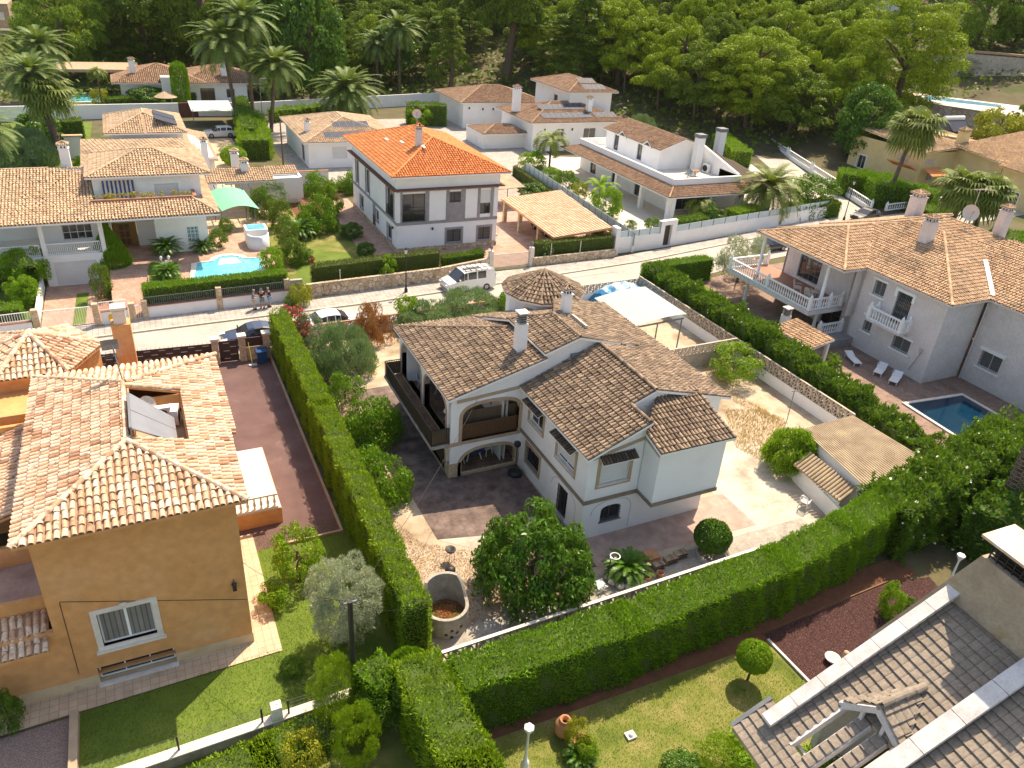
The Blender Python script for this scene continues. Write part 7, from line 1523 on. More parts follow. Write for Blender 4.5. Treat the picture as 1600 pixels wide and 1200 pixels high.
# ================================================================== cars
def car(label, loc, rot, L=4.4, W=1.8, H_=1.45, kind='hatch', paint='carwhite', name='parked_car', group=None):
    t = thing(name, label, 'van' if kind == 'van' else 'car', loc)
    if kind == 'van': prof = [(-.5, .62, .62, .8), (-.485, .95, .95, .95), (-.40, 1.08, 1.08, .97), (-.33, 1.14, 1.14, .98), (-.17, 1.86, 1.16, 1), (-.10, 1.94, 1.16, 1), (.1, 1.97, 1.16, 1), (.3, 1.97, 1.16, 1), (.46, 1.94, 1.16, .99), (.49, 1.6, 1.14, .98), (.5, .62, .62, .96)]
    elif kind == 'suv': prof = [(-.5, .55, .55, .8), (-.485, .88, .88, .93), (-.38, .98, .98, .98), (-.24, 1.02, 1.02, 1), (-.10, 1.52, 1.04, 1), (.0, 1.6, 1.05, 1), (.2, 1.6, 1.06, 1), (.38, 1.52, 1.06, .99), (.46, 1.08, 1.05, .97), (.49, .95, .95, .94), (.5, .55, .55, .9)]
    else: prof = [(-.5, .5, .5, .8), (-.48, .72, .72, .93), (-.36, .84, .84, .98), (-.24, .90, .90, 1), (-.07, 1.38, .93, 1), (.03, 1.46, .95, 1), (.18, 1.45, .96, 1), (.30, 1.34, .97, .99), (.42, 1.0, .96, .97), (.485, .90, .90, .94), (.5, .5, .5, .9)]
    hs = H_/max(p[1] for p in prof); rows = []
    for (u, zt, zb, wf) in prof:
        zt *= hs; zb *= hs; w_ = W/2*wf; cab = zt-zb > .12; wr = w_*(.80 if kind != 'van' else .90) if cab else w_*.93; zs = zt-.05 if cab else zt-.01
        rows.append([(u*L, -w_*.94, .22), (u*L, -w_, .42), (u*L, -w_, zb-.04 if not cab else zb), (u*L, -wr, zs), (u*L, -wr*.75, zt), (u*L, wr*.75, zt), (u*L, wr, zs), (u*L, w_, zb-.04 if not cab else zb), (u*L, w_, .42), (u*L, w_*.94, .22)])
    body = MB(); gls = MB(); k = 10
    for i in range(len(rows)-1):
        a, b = rows[i], rows[i+1]; ca = prof[i][1]-prof[i][2] > .1; cb = prof[i+1][1]-prof[i+1][2] > .1
        for j in range(k-1):
            qd = [a[j], b[j], b[j+1], a[j+1]]; g = False
            if j in (2, 6) and (ca or cb): g = True
            if kind == 'van' and j in (2, 6) and i > 6: g = False
            if j in (3, 4, 5) and (ca != cb): g = True
            if g and ca and cb and j in (2, 6):
                # glass inset between pillars
                A = [Vector(p) for p in qd]; c = sum(A, Vector())/4; In = [c+(p-c)*.86 for p in A]; off = Vector((0, math.copysign(.006, c.y), .0)); gls.add([p+off for p in In], [(0, 1, 2, 3)]); body.add(A, [(0, 1, 2, 3)], 0, True)
            elif g: gls.add(qd, [(0, 1, 2, 3)])
            else: body.add(qd, [(0, 1, 2, 3)], 0, j in (3, 4, 5, 1, 7))
    for r_ in (rows[0], rows[-1]): body.add(r_, [tuple(range(k))])
    body.add([rows[0][0], rows[0][9], rows[-1][9], rows[-1][0]], [(0, 1, 2, 3)]); body.build('body', M[paint], t, local=True); gls.build('window', M['glass'], t, local=True)
    wr_ = .33 if kind != 'suv' else .37
    for sx_ in (-.31, .30):
        for sy_ in (-1, 1):
            q = MB(); c = Vector((sx_*L, sy_*(W/2-.09), wr_)); vs = []
            for (rr_, yy) in ((wr_*.6, .115), (wr_, .10), (wr_, -.1), (wr_*.6, -.115)):
                for i in range(18): a = 2*math.pi*i/18; vs.append(c+Vector((rr_*math.cos(a), sy_*yy, rr_*math.sin(a))))
            q.add(vs, [(r2*18+i, r2*18+(i+1) % 18, (r2+1)*18+(i+1) % 18, (r2+1)*18+i) for r2 in range(3) for i in range(18)]); W_ = q.build('wheel', M['tyre'], t, local=True)
            q = MB()
            q.add([c+Vector((wr_*.6*math.cos(2*math.pi*i/18), sy_*.112, wr_*.6*math.sin(2*math.pi*i/18))) for i in range(18)], [tuple(range(18))]); q.build('rim', M['rim'], W_, local=True)
    for sy_ in (-1, 1):
        q = MB(); q.obox((-.475*L, sy_*W*.35, .68*hs if kind != 'van' else .8), (.05*L, 0, .02), (0, .16, 0), (0, 0, .08)); q.build('headlight', M['lampclear'], t, local=True)
        q = MB(); q.obox((.487*L, sy_*W*.40, .85*hs if kind != 'van' else 1.2), (.02*L, 0, 0), (0, .07, 0), (0, 0, .12 if kind != 'van' else .3)); q.build('tail_light', M['lampred'], t, local=True)
        q = MB(); q.obox((-.2*L if kind != 'van' else -.27*L, sy_*(W/2+.12), 1.0*hs if kind != 'van' else 1.3), (.05, 0, 0), (0, .1, 0), (0, 0, .07)); q.build('mirror', M[paint], t, local=True)
    q = MB(); q.box(-.503*L, -.49*L, -W*.38, W*.38, .3, .5); q.box(.49*L, .503*L, -W*.4, W*.4, .3, .5); q.build('bumper', M['iron_grey' if kind == 'van' else 'iron'], t, local=True)
    if kind == 'van':
        q = MB()
        for i in range(6): q.bar((-.12*L+i*.11*L, -W*.44, 2.02), (-.12*L+i*.11*L, W*.44, 2.02), .03, .03)
        for sy_ in (-.44, -.1, .44): q.bar((-.14*L, sy_*W, 2.0), (.46*L, sy_*W, 2.0), .04, .04)
        q.bar((-.13*L, -.1*W, 2.1), (.2*L, -.12*W, 2.1), .08, .04); q.bar((-.13*L, -.3*W, 2.1), (.2*L, -.3*W, 2.1), .08, .04); q.build('roof_rack', M['iron'], t, local=True)
        q = MB(); q.box(-.44*L, -.40*L, -.3, .3, 1.0, 1.05); q.build('bonnet_vent', M['iron'], t, local=True)
    t.rotation_euler = (0, 0, rot); return t
A_ = P(693, 462, 0); car('white panel van with roof rack parked against the crazy stone wall', (26.1, 61.35, 0), rad(4), 4.85, 1.95, 2.0, 'van', name='parked_van')
car('navy blue car with sunroof parked behind the brown gates', (6.1, 55.75, 0), rad(1), 4.35, 1.78, 1.45, 'hatch', 'carblue'); q = MB()
car('white car parked behind the red and white flowering bushes', (12.6, 56.5, 0), rad(183), 4.4, 1.8, 1.48, 'hatch', 'carwhite')
a = P(1353, 345, 0); car('bronze grey saloon parked in the side street behind the balustrade villa roof', (a.x+.4, a.y+.6, 0), rad(8), 4.5, 1.8, 1.45, 'hatch', 'cargrey')
a = P(344, 214, 0); car('white off road car under the grey awning, upper left', (a.x, a.y, 0), rad(5), 4.5, 1.85, 1.62, 'suv', 'carwhite')
car('dark car in the shade under the pink tiled carport', (41.0, 74.5, 0), rad(92), 4.3, 1.75, 1.42, 'hatch', 'carblue')
a = P(1215, 372, 0); car('blue car mostly hidden behind the pale olive tree on the street', (63.5, 62.8, 0), rad(4), 4.3, 1.75, 1.45, 'hatch', 'carblue')
q = MB(); a = P(345, 196, 0); q.obox((a.x-1, a.y+2.5, 2.6), (3.2, 0, 0), (0, 3.0, .3), (0, 0, .03)); CW = thing('car_shelter', 'flat grey awning on posts over the white off road car', 'carport', (a.x, a.y, 0)); q.build('awning', M['corr_white'], CW)
for dx in (-4, 2): q = MB(); q.bar((a.x+dx, a.y, 0), (a.x+dx, a.y, 2.5), .12, .12); q.build('post', M['iron_grey'], CW)
# ================================================================== lamps, poles
def street_lamp(label, x, y, h, style='lantern', mat='iron', rot=0):
    t = thing('street_lamp', label, 'street lamp', (x, y, 0)); q = MB(); q.lathe((x, y, 0), [(.16, 0), (.16, .4), (.09, .5), (.06, .9), (.045, h-.6), (.07, h-.55), (.03, h-.5)], 10); q.build('post', M[mat], t); q = MB()
    if style == 'lantern': q.lathe((x, y, h-.5), [(.09, 0), (.17, .38), (.17, .38)], 6, smooth=False); q.build('lantern_glass', M['lampclear'], t); q = MB(); q.lathe((x, y, h-.12), [(.2, 0), (.06, .14), (0, .26)], 6, smooth=False); q.build('lantern_top', M[mat], t)
    elif style == 'hex': q.lathe((x, y, h-.5), [(.08, 0), (.2, .22), (.2, .30), (.0, .36)], 6, smooth=False); q.build('lamp_head', M['white_clean'], t)
    elif style == 'twin':
        for s_ in (-1, 1): q.tube([(x, y, h-.7), (x+s_*.25, y, h-.6), (x+s_*.3, y, h-.4)], .02, 6); q.lathe((x+s_*.3, y, h-.4), [(.06, 0), (.13, .25), (0, .38)], 8)
        q.build('lamp_head', M['white_clean'], t)
    else: q.obox((x+.5, y, h-.45), (.5, 0, .05), (0, .12, 0), (0, 0, .05)); q.build('lamp_head', M['iron_grey'], t)
    return t
street_lamp('black lantern street lamp in front of the crazy stone wall', 20.3, 61.75, 4.2)
a = P(822, 1195, 0); street_lamp('white hexagonal garden lamp on the sunlit lawn, bottom centre', 9.95, 15.9, 2.6, 'hex', 'white_clean')
street_lamp('white hexagonal garden lamp at the gravel bed behind the grey parapet', *tuple(P(1503, 866, 2.75))[:2], 2.9, 'hex', 'white_clean')
street_lamp('white twin headed garden lamp beside the palm in the villa lawn', 1.1, 68.3, 3.0, 'twin', 'white_clean')
a = P(1318, 345, 0); street_lamp('thin dark street lamp at the corner behind the balustrade villa', a.x, a.y, 5.2)
a = P(424, 222, 0); street_lamp('tall grey road lamp between the date palms and the bungalow', a.x-1, a.y, 9.5, 'arm', 'iron_grey')
a = P(443, 262, 0); t_ = thing('utility_pole', 'plain wooden pole beside the green hedge left of the bungalow', 'pole', a); q = MB(); q.tube([a, a+Vector((0, 0, 6))], [.12, .09], 8); q.build('shaft', M['bark'], t_)
t_ = thing('utility_pole', 'black steel pole with wires in front of the silver olive tree', 'pole', (4.75, 20.9, 0)); q = MB(); q.tube([(4.75, 20.9, 0), (4.72, 20.9, 5.9)], [.13, .10], 8); q.build('shaft', M['iron'], t_); q = MB(); q.bar((4.4, 20.9, 5.85), (5.1, 20.9, 5.85), .06, .06)
for k in (-1, 1): q.lathe((4.75+k*.3, 20.9, 5.88), [(.04, 0), (.05, .08), (.0, .14)], 8)
q.bar((4.6, 20.85, 2.2), (4.95, 20.85, 2.2), .1, .05); q.build('insulator', M['iron_grey'], t_)
q = MB()
for e_ in ((15.5, 34.3, 5.1), (1.5, 25.9, 4.6), (8.8, 22.5, 2.9)):
    s_ = Vector((4.75, 20.9, 5.9)); e_ = Vector(e_); q.tube([s_.lerp(e_, k/8)-Vector((0, 0, .5*4*(k/8)*(1-k/8))) for k in range(9)], .010, 4)
o = q.build('overhead_wire', M['iron'], t_)
t_ = thing('garden_spotlight', 'short black bollard light on the lawn beside the hedge corner, bottom', 'garden light', (8.9, 17.5, 0)); q = MB(); q.lathe((8.7, 16.95, 0), [(.06, 0), (.05, .7)], 8); q.build('post', M['iron'], t_); q = MB(); q.lathe((8.7, 16.95, .7), [(.09, 0), (.09, .16), (0, .2)], 8); q.build('head', M['iron_grey'], t_)
for px, py, lb in ((762, 425, None),): pass
# ================================================================== furniture and small things
def chair(label, loc, rot=0, mat='plastic', s=1.0, name='garden_chair', group=None):
    t = thing(name, label, 'chair', loc, group); q = MB(); q.box(-.24, .24, -.24, .24, .42, .45); q.build('seat', M[mat], t, local=True); q = MB()
    for k in range(6): q.bar((-.2+.08*k, .24, .45), (-.17+.068*k, .34, .92), .035, .02)
    q.tube([(-.24, .25, .45), (-.2, .36, .9), (0, .38, .98), (.2, .36, .9), (.24, .25, .45)], .022, 6); q.build('backrest', M[mat], t, local=True)
    for sx_ in (-1, 1): q = MB(); q.tube([(sx_*.26, .26, .62), (sx_*.28, -.05, .66), (sx_*.26, -.22, .62)], .022, 6); q.build('armrest', M[mat], t, local=True)
    for sx_ in (-1, 1):
        for sy_ in (-1, 1): q = MB(); q.bar((sx_*.2, sy_*.2, .42), (sx_*.27, sy_*.27, 0), .04, .04); q.build('leg', M[mat], t, local=True)
    t.rotation_euler = (0, 0, rot); t.scale = (s, s, s); return t
def rtable(label, loc, r, top, leg='plastic', h=.72, sx=1.0, name='round_table'):
    t = thing(name, label, 'table', loc); q = MB(); q.lathe((0, 0, h-.04), [(0, 0), (r, 0), (r, .04), (0, .04)], 24, sx=sx); q.build('table_top', M[top], t, local=True)
    for k in range(4): a = math.pi/4+k*math.pi/2; q = MB(); q.bar((.5*r*math.cos(a)*sx, .5*r*math.sin(a), h-.04), (.85*r*math.cos(a)*sx, .85*r*math.sin(a), 0), .05, .05); q.build('leg', M[leg], t, local=True)
    return t
rtable('oval table with blue top and white splayed legs under the lower arch', (15.9, 35.6, .19), .62, 'blueplastic', sx=1.3); chair('white plastic chair beside the blue table under the lower arch', (16.9, 35.7, .19), rad(-70)); chair('white plastic chair on the left of the blue table under the arch', (14.9, 35.3, .19), rad(100))
chair('wire frame chair at the back of the lower veranda', (17.6, 36.8, .19), rad(-40), 'limestone'); rtable('small pale round table on the upper veranda', (14.8, 36.6, 2.41), .42, 'limestone', 'limestone'); chair('pale green folding chair on the upper veranda', (14.6, 41.0, 2.41), rad(60), 'frost'); chair('second pale chair on the upper veranda near the arch column', (15.4, 39.8, 2.41), rad(-60), 'frost')
chair('white plastic armchair standing before the shed glass screens', (32.4, 24.6, .02), rad(110)); chair('teal and white chair beside the table on the roof terrace', (64.4, 80.4, 3.74), rad(-90), 'glass_blue')
for k, (x_, y_, r_) in enumerate(((51.2, 46.2, 40), (51.9, 44.9, 160), (51.0, 44.6, 95))): chair(['pale wicker chair nearest the glazed doors on the upper balcony', 'pale wicker chair with its back to the balcony column', 'pale wicker chair nearest the balcony balustrade'][k], (x_, y_, 2.75), rad(r_), 'limestone', 1.25)
chair('dark red garden chair in the shade of the metal canopy', (39.6, 85.4, 0), rad(20), 'lampred')
def lounger(label, x, y, rot):
    t = thing('sun_lounger', label, 'sun lounger', (x, y, 0), 'white loungers on the brick terrace'); q = MB(); q.box(-.33, .33, -.95, .35, .28, .33); q.build('bed', M['plastic'], t, local=True); q = MB(); q.solid([(-.33, .35, .30), (.33, .35, .30), (.33, .95, .50), (-.33, .95, .50)], (0, -.02, .05)); q.build('backrest', M['plastic'], t, local=True); q = MB(); q.tube([(-.33, .2, .3), (-.36, .35, .62), (-.3, .6, .66), (-.3, .62, .4)], .02, 6); q.build('armrest', M['plastic'], t, local=True)
    for sx_ in (-.28, .28):
        for sy_ in (-.85, .75): q = MB(); q.box(sx_-.03, sx_+.03, sy_-.03, sy_+.03, 0, .28); q.build('leg', M['plastic'], t, local=True)
    t.rotation_euler = (0, 0, rad(rot))
lounger('white sun lounger set apart near the dark flowering bush', 50.6, 38.2, -20); lounger('middle white sun lounger of the pair pointing at the villa wall', 51.3, 36.0, -62); lounger('white sun lounger nearest the villa corner and pool', 51.3, 34.5, -62)
# parasol base / lantern post at the inner corner, barbecue, bin, hoop
t_ = thing('floor_lamp', 'black lantern on a thin pole with round weighted base by the veranda corner', 'lamp', (17.8, 33.4, 0)); q = MB(); q.lathe((17.75, 33.3, .03), [(0, 0), (.42, 0), (.42, .22), (.3, .28), (.06, .3)], 18); q.build('base', M['iron'], t_); q = MB(); q.tube([(17.75, 33.3, .3), (17.75, 33.3, 2.2)], .03, 6); q.build('pole', M['iron'], t_); q = MB(); q.lathe((17.75, 33.3, 1.95), [(.05, 0), (.2, .15), (.2, .35), (.0, .5)], 10); q.build('lantern', M['iron'], t_)
t_ = thing('kettle_barbecue', 'small black kettle barbecue on thin legs with its lid on the dusty ground', 'barbecue', (11.3, 27.2, 0)); q = MB(); q.lathe((11.45, 27.7, .55), [(0, 0), (.2, .05), (.27, .18), (.27, .22), (.22, .2), (0, .1)], 16); q.build('bowl', M['iron'], t_)
for k in range(3): a = 2.1*k; q = MB(); q.bar((11.45+.15*math.cos(a), 27.7+.15*math.sin(a), .58), (11.45+.28*math.cos(a), 27.7+.28*math.sin(a), 0), .02, .02); q.build('leg', M['iron'], t_)
q = MB(); q.lathe((11.2, 27.0, .02), [(.27, 0), (.24, .12), (.12, .2), (0, .22)], 16); q.build('lid', M['iron'], t_)
t_ = thing('wheelie_bin', 'blue lidded bin against the short stone wall', 'bin', (6.3, 52.2, 0)); q = MB(); q.solid([(5.95, 51.95, .05), (6.55, 51.95, .05), (6.6, 51.9, .95), (5.9, 51.9, .95)], (0, .55, 0)); q.build('body', M['blueplastic'], t_); q = MB(); q.obox((6.25, 52.15, 1.0), (.38, 0, 0), (0, .34, .03), (0, 0, .04)); q.build('lid', M['blueplastic'], t_)
t_ = thing('broom', 'broom with yellow green handle leaning by the blue bin', 'broom', (5.5, 52.3, 0)); q = MB(); q.tube([(5.5, 51.9, .1), (5.45, 52.7, 1.5)], .02, 6); q.build('handle', M['lemon'], t_); q = MB(); q.box(5.25, 5.8, 51.7, 51.95, 0, .12); q.build('head', M['frost'], t_)
t_ = thing('basketball_hoop', 'white hoop ring on a thin dark post beside the sago palm', 'hoop', (18.05, 23.3, 0)); q = MB(); q.tube([(18.05, 23.25, 0), (18.05, 23.25, 1.75)], .025, 6); q.build('post', M['iron'], t_); q = MB(); q.tube([(18.33+.24*math.cos(t), 23.3+.24*math.sin(t), 1.78) for t in np.linspace(0, 2*math.pi, 25)], .028, 6); q.bar((18.02, 23.25, 1.78), (18.12, 23.26, 1.78), .1, .08); q.build('ring', M['plastic'], t_)
t_ = thing('folding_chair', 'small folding chair with pale slatted seat lying under the hoop', 'chair', (17.7, 23.2, 0)); q = MB()
for k in range(8): q.bar((17.35+.0*k, 22.9+.075*k, .3), (17.85, 22.9+.075*k, .32), .05, .02)
q.build('seat', M['frost'], t_)
for dy in (0, .55): q = MB(); q.bar((17.35, 22.9+dy, 0), (17.9, 22.9+dy, .34), .03, .03); q.bar((17.85, 22.92+dy, 0), (17.3, 22.92+dy, .34), .03, .03); q.build('leg', M['plastic'], t_)
# clay things beside the cycad
a = P(1015, 915, 0)
for k, (dx, dy, r_, lb) in enumerate(((0, 0, .24, 'widest empty clay pot by the pierced wall'), (.42, .25, .17, 'medium clay pot behind the widest pot'), (.85, .0, .19, 'clay pot nearest the stacked roof tiles'), (.15, .55, .2, 'clay pot in the shade behind the others'))):
    q = MB(); q.lathe((20.1+dx, 22.8+dy, 0), [(r_*.6, 0), (r_, r_*1.4), (r_*1.12, r_*1.45), (r_*1.12, r_*1.6), (r_*.9, r_*1.6), (r_*.5, .05)], 16); o = q.build('clay_pot', M['clay']); setp(o, lb, 'pot', 'clay pots by the pierced wall')
for k, (x_, y_, n_, lb) in enumerate(((21.3, 23.35, 5, 'left stack of curved clay roof tiles'), (22.1, 23.5, 6, 'middle stack of curved clay roof tiles'), (22.85, 23.65, 6, 'right stack of curved clay roof tiles beside the round bush'))):
    q = MB()
    for i in range(n_):
        for j in range(3):
            vs = []
            for (yy, rr_) in ((0, .1), (.42, .085)):
                for t in np.linspace(0, math.pi, 6): vs.append((x_+.17*i*.7-.3+rr_*math.cos(t), y_+yy-.2, .28*j*.5+rr_*math.sin(t)*.9))
            q.add(vs, [(m2, m2+1, 7+m2, 6+m2) for m2 in range(5)])
    o = q.build('roof_tile_stack', M['tile_main']); setp(o, lb, 'tile stack', 'stacks of spare roof tiles')
q = MB(); q.box(20.8, 21.5, 23.6, 24.3, 0, .5); o = q.build('brick_stack', M['clay']); setp(o, 'block of stacked bricks behind the clay pots', 'brick stack')
t_ = thing('stone_planter', 'ring of pale boulders round the sago palm', 'planter', (19.3, 23.3, 0)); rnd = random.Random(2)
for k in range(13):
    a = 2*math.pi*k/13; q = MB(); c = Vector((19.35+.95*math.cos(a), 23.45+.85*math.sin(a), .12)); bm = bmesh.new(); bmesh.ops.create_icosphere(bm, subdivisions=2, radius=.22)
    for v in bm.verts: v.co = Vector((v.co.x*1.1, v.co.y, v.co.z*.8))*rnd.uniform(.85, 1.15)+c
    me = bpy.data.meshes.new('boulder'); bm.to_mesh(me); bm.free(); me.materials.append(M['limestone']); link('boulder', me, t_)
q = MB(); q.lathe((24.55, 23.05, 0), [(.95, 0), (.95, .25), (.8, .25), (.8, .1), (0, .1)], 20); o = q.build('planter_ring', M['concrete']); setp(o, 'low round cement edging under the clipped ball bush', 'planter')
q = MB()
for k in range(6): q.tube([(11.85+.38*(1-.06*k)*math.cos(t)+(.02*k), 18.5+.36*(1-.06*k)*math.sin(t), .04+.05*k) for t in np.linspace(0, 2*math.pi, 20)], .03, 6)
o = q.build('hose_coil', M['iron']); setp(o, 'coiled black garden hose on the red soil below the hedge', 'hose')
t_ = thing('clay_jar', 'large clay jar lying among plants on the lawn, bottom centre', 'jar', (12.2, 16.4, 0)); q = MB(); q.lathe((12.0, 16.6, 0), [(.15, 0), (.36, .25), (.42, .55), (.3, .85), (.2, .92), (.22, 1.0), (.16, .98), (.1, .8)], 18, smooth=True); o = q.build('body', M['clay'], t_)
t_ = thing('broken_jar', 'second clay pot holding a yellow green bush beside the big jar', 'jar', (12.2, 15.7, 0)); q = MB(); q.lathe((12.35, 15.7, 0), [(.2, 0), (.4, .35), (.38, .6), (.32, .62), (.3, .3)], 16); q.build('body', M['clay'], t_)
t_ = thing('shell_planter', 'white bowl and small wooden post standing in the lava gravel', 'planter', (25.4, 15.1, 0)); q = MB(); q.lathe((25.2, 15.3, 0), [(.1, 0), (.3, .2), (.36, .3), (.25, .25), (0, .12)], 14); q.build('bowl', M['limestone'], t_); q = MB(); q.lathe((25.75, 15.1, 0), [(.15, 0), (.12, .45), (.13, .6), (0, .62)], 10); q.build('post', M['cream_trim'], t_)
q = MB(); q.box(14.3, 14.7, 15.35, 15.7, 0, .12); q.lathe((14.5, 15.5, .12), [(.12, 0), (.08, .1), (0, .12)], 8); o = q.build('valve_cover', M['limestone']); setp(o, 'small pale irrigation box set in the lawn', 'irrigation box')
q = MB(); rnd = random.Random(9)
for k in range(14): q.obox((10.3+rnd.uniform(-.4, .4), 27.0-.9+rnd.uniform(-.25, .25), .06), (rnd.uniform(.05, .14), 0, rnd.uniform(-.03, .03)), (0, rnd.uniform(.03, .1), 0), (0, 0, rnd.uniform(.02, .06)))
o = q.build('rubbish_heap', M['frost']); setp(o, 'little heap of grey scraps on the dusty ground near the hedge', 'rubbish')
# pergola at the top left
a = P(100, 148, 0); t_ = thing('timber_pergola', 'brown timber pergola with thatched top beyond the turquoise pool, top left', 'pergola', (a.x, a.y, 0)); 
for x_ in (0, 6, 12):
    for y_ in (0, 6): q = MB(); q.bar((a.x+x_, a.y+y_, 0), (a.x+x_, a.y+y_, 4.0), .3, .3); q.build('post', M['wood'], t_)
q = MB(); q.obox((a.x+6, a.y+3, 4.3), (7, 0, 0), (0, 4, .1), (0, 0, .25)); q.build('thatch', M['l_dry'] if False else M['cream_trim'], t_)
t_ = thing('straw_parasol', 'small thatched parasol behind the white boundary wall', 'parasol', (0, 0, 0)); a = P(262, 172, 0); t_.location = a; worg[t_.name] = Vector(a); q = MB(); q.tube([a, a+Vector((0, 0, 3))], .08, 6); q.build('pole', M['wood'], t_); q = MB(); q.lathe(a+Vector((0, 0, 2.2)), [(1.9, 0), (0, 1.0)], 14); q.build('thatch', M['cream_trim'], t_)
t_ = thing('closed_parasol', 'folded grey parasol on the white house patio', 'parasol', (60.5, 127, 0)); a = P(832, 207, 0); t_.location = a; worg[t_.name] = Vector(a); q = MB(); q.lathe(a, [(.04, 0), (.05, .8), (.3, 1.2), (.22, 2.6), (0, 3.0)], 10); q.build('canopy', M['iron_grey'], t_)
t_ = thing('wash_post', 'thin T shaped clothes line post in the shaded corner of the yard', 'post', (37.5, 33, 0)); a = P(1230, 655, 0); t_.location = a; worg[t_.name] = Vector(a); q = MB(); q.tube([a, a+Vector((.05, .1, 2.3))], .03, 6); q.bar(a+Vector((-.3, 0, 2.3)), a+Vector((.4, 0, 2.25)), .05, .05); q.build('pole', M['iron_grey'], t_)
# ================================================================== planting
L_ = lambda k: M['l_'+k]
CM = {}
def cm(key, mat, **k):
    d = dict(rx=1, ry=1, rz=.7, zc=.5, clumps=60, cr=.3, per=130, leaf=.09, aspect=.55, seed=len(CM)+11); d.update(k); me = CM[key] = crown_mesh('foliage_'+key, M[mat] if isinstance(mat, str) else mat, **d)
    V = np.zeros(len(me.vertices)*3, np.float32); me.vertices.foreach_get('co', V); V = V.reshape(-1, 3); r = np.percentile(np.hypot(V[:, 0], V[:, 1]), 98.5); z0, z1 = np.percentile(V[:, 2], 1), np.percentile(V[:, 2], 99)
    V[:, :2] /= r; V[:, 2] = (V[:, 2]-z0)/(z1-z0); me.vertices.foreach_set('co', V.ravel()); me.update(); return me
def fl(m, f, s): return (M[m], f, s)
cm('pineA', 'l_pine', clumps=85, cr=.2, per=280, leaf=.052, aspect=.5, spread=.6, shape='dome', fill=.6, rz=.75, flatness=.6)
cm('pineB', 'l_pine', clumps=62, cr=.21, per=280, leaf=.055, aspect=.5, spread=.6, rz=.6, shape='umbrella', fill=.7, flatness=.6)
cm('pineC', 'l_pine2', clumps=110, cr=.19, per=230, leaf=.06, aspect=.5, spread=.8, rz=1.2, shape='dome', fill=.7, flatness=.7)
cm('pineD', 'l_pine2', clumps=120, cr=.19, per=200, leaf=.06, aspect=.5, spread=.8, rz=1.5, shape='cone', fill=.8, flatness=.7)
cm('pineBig', 'l_pine', clumps=250, cr=.175, per=260, leaf=.038, aspect=.5, spread=.6, shape='ball', fill=.55, rz=1.0, flatness=.55)
cm('willow', 'l_willow', rz=1.1, clumps=130, cr=.2, per=180, leaf=.08, aspect=.2, mode='leaf', spread=.5, up=-1.2, fill=.75, flatness=1.0)
cm('broadA', 'l_bush', clumps=60, cr=.28, per=120, leaf=.085, shape='ball', fill=.7)
cm('broadB', 'l_dark', rz=.9, clumps=90, cr=.24, per=150, leaf=.085, fill=.7)
cm('bright', 'l_bright', clumps=60, cr=.26, per=120, leaf=.085, fill=.75)
cm('brightS', 'l_bright', clumps=34, cr=.34, per=130, leaf=.12, fill=.7)
cm('citrus', 'l_citrus', clumps=80, cr=.24, per=110, leaf=.075, aspect=.5, fill=.75, shape='dome')
cm('citrusL', 'l_citrus', clumps=44, cr=.24, per=90, leaf=.08, aspect=.5, fill=.85, shape='dome')
cm('lemon', 'l_bright', clumps=50, cr=.24, per=110, leaf=.085, aspect=.5, fill=.85, extra=fl('lemon', .008, .1))
cm('avocado', 'l_dark', clumps=170, cr=.17, per=85, leaf=.085, aspect=.42, fill=.86, shape='dome', spread=.5)
cm('olive', 'l_olive', rz=1.2, clumps=150, cr=.2, per=260, leaf=.07, aspect=.17, mode='leaf', spread=.6, up=.5, fill=.75)
cm('olivebush', 'l_green_olive', clumps=100, cr=.22, per=190, leaf=.075, aspect=.22, mode='leaf', spread=.45, up=.9, fill=.85, shape='dome')
cm('paletree', 'l_olive', clumps=60, cr=.26, per=150, leaf=.075, aspect=.25, mode='leaf', spread=.7, up=.2, fill=.75)
cm('yconifer', 'l_cyp2', rz=1.2, clumps=100, cr=.25, per=140, leaf=.08, aspect=.3, mode='leaf', spread=.4, up=1.0, fill=.8)
cm('pinkbush', 'l_bush', clumps=60, cr=.26, per=120, leaf=.075, fill=.8, extra=fl('f_pink', .05, .06))
cm('pinkbright', 'l_bright', clumps=60, cr=.26, per=120, leaf=.075, fill=.8, extra=fl('f_pink', .03, .06))
cm('redbush', 'l_bush', clumps=50, cr=.28, per=110, leaf=.08, fill=.8, extra=fl('f_red', .4, .1))
cm('whitebush', 'l_bush', clumps=55, cr=.28, per=120, leaf=.08, fill=.8, extra=fl('f_white', .12, .06))
cm('varieg', 'l_var', clumps=55, cr=.26, per=120, leaf=.08, fill=.8)
cm('rust', 'l_rust', clumps=60, cr=.24, per=170, leaf=.07, aspect=.25, mode='leaf', spread=.6, up=1, fill=.8, shape='dome')
cm('yellow', 'l_yellow', clumps=40, cr=.3, per=110, leaf=.1, fill=.75)
cm('trailing', 'l_bright', clumps=130, cr=.25, per=130, leaf=.12, aspect=.22, mode='leaf', spread=.5, up=-.8, fill=.85, shape='dome')
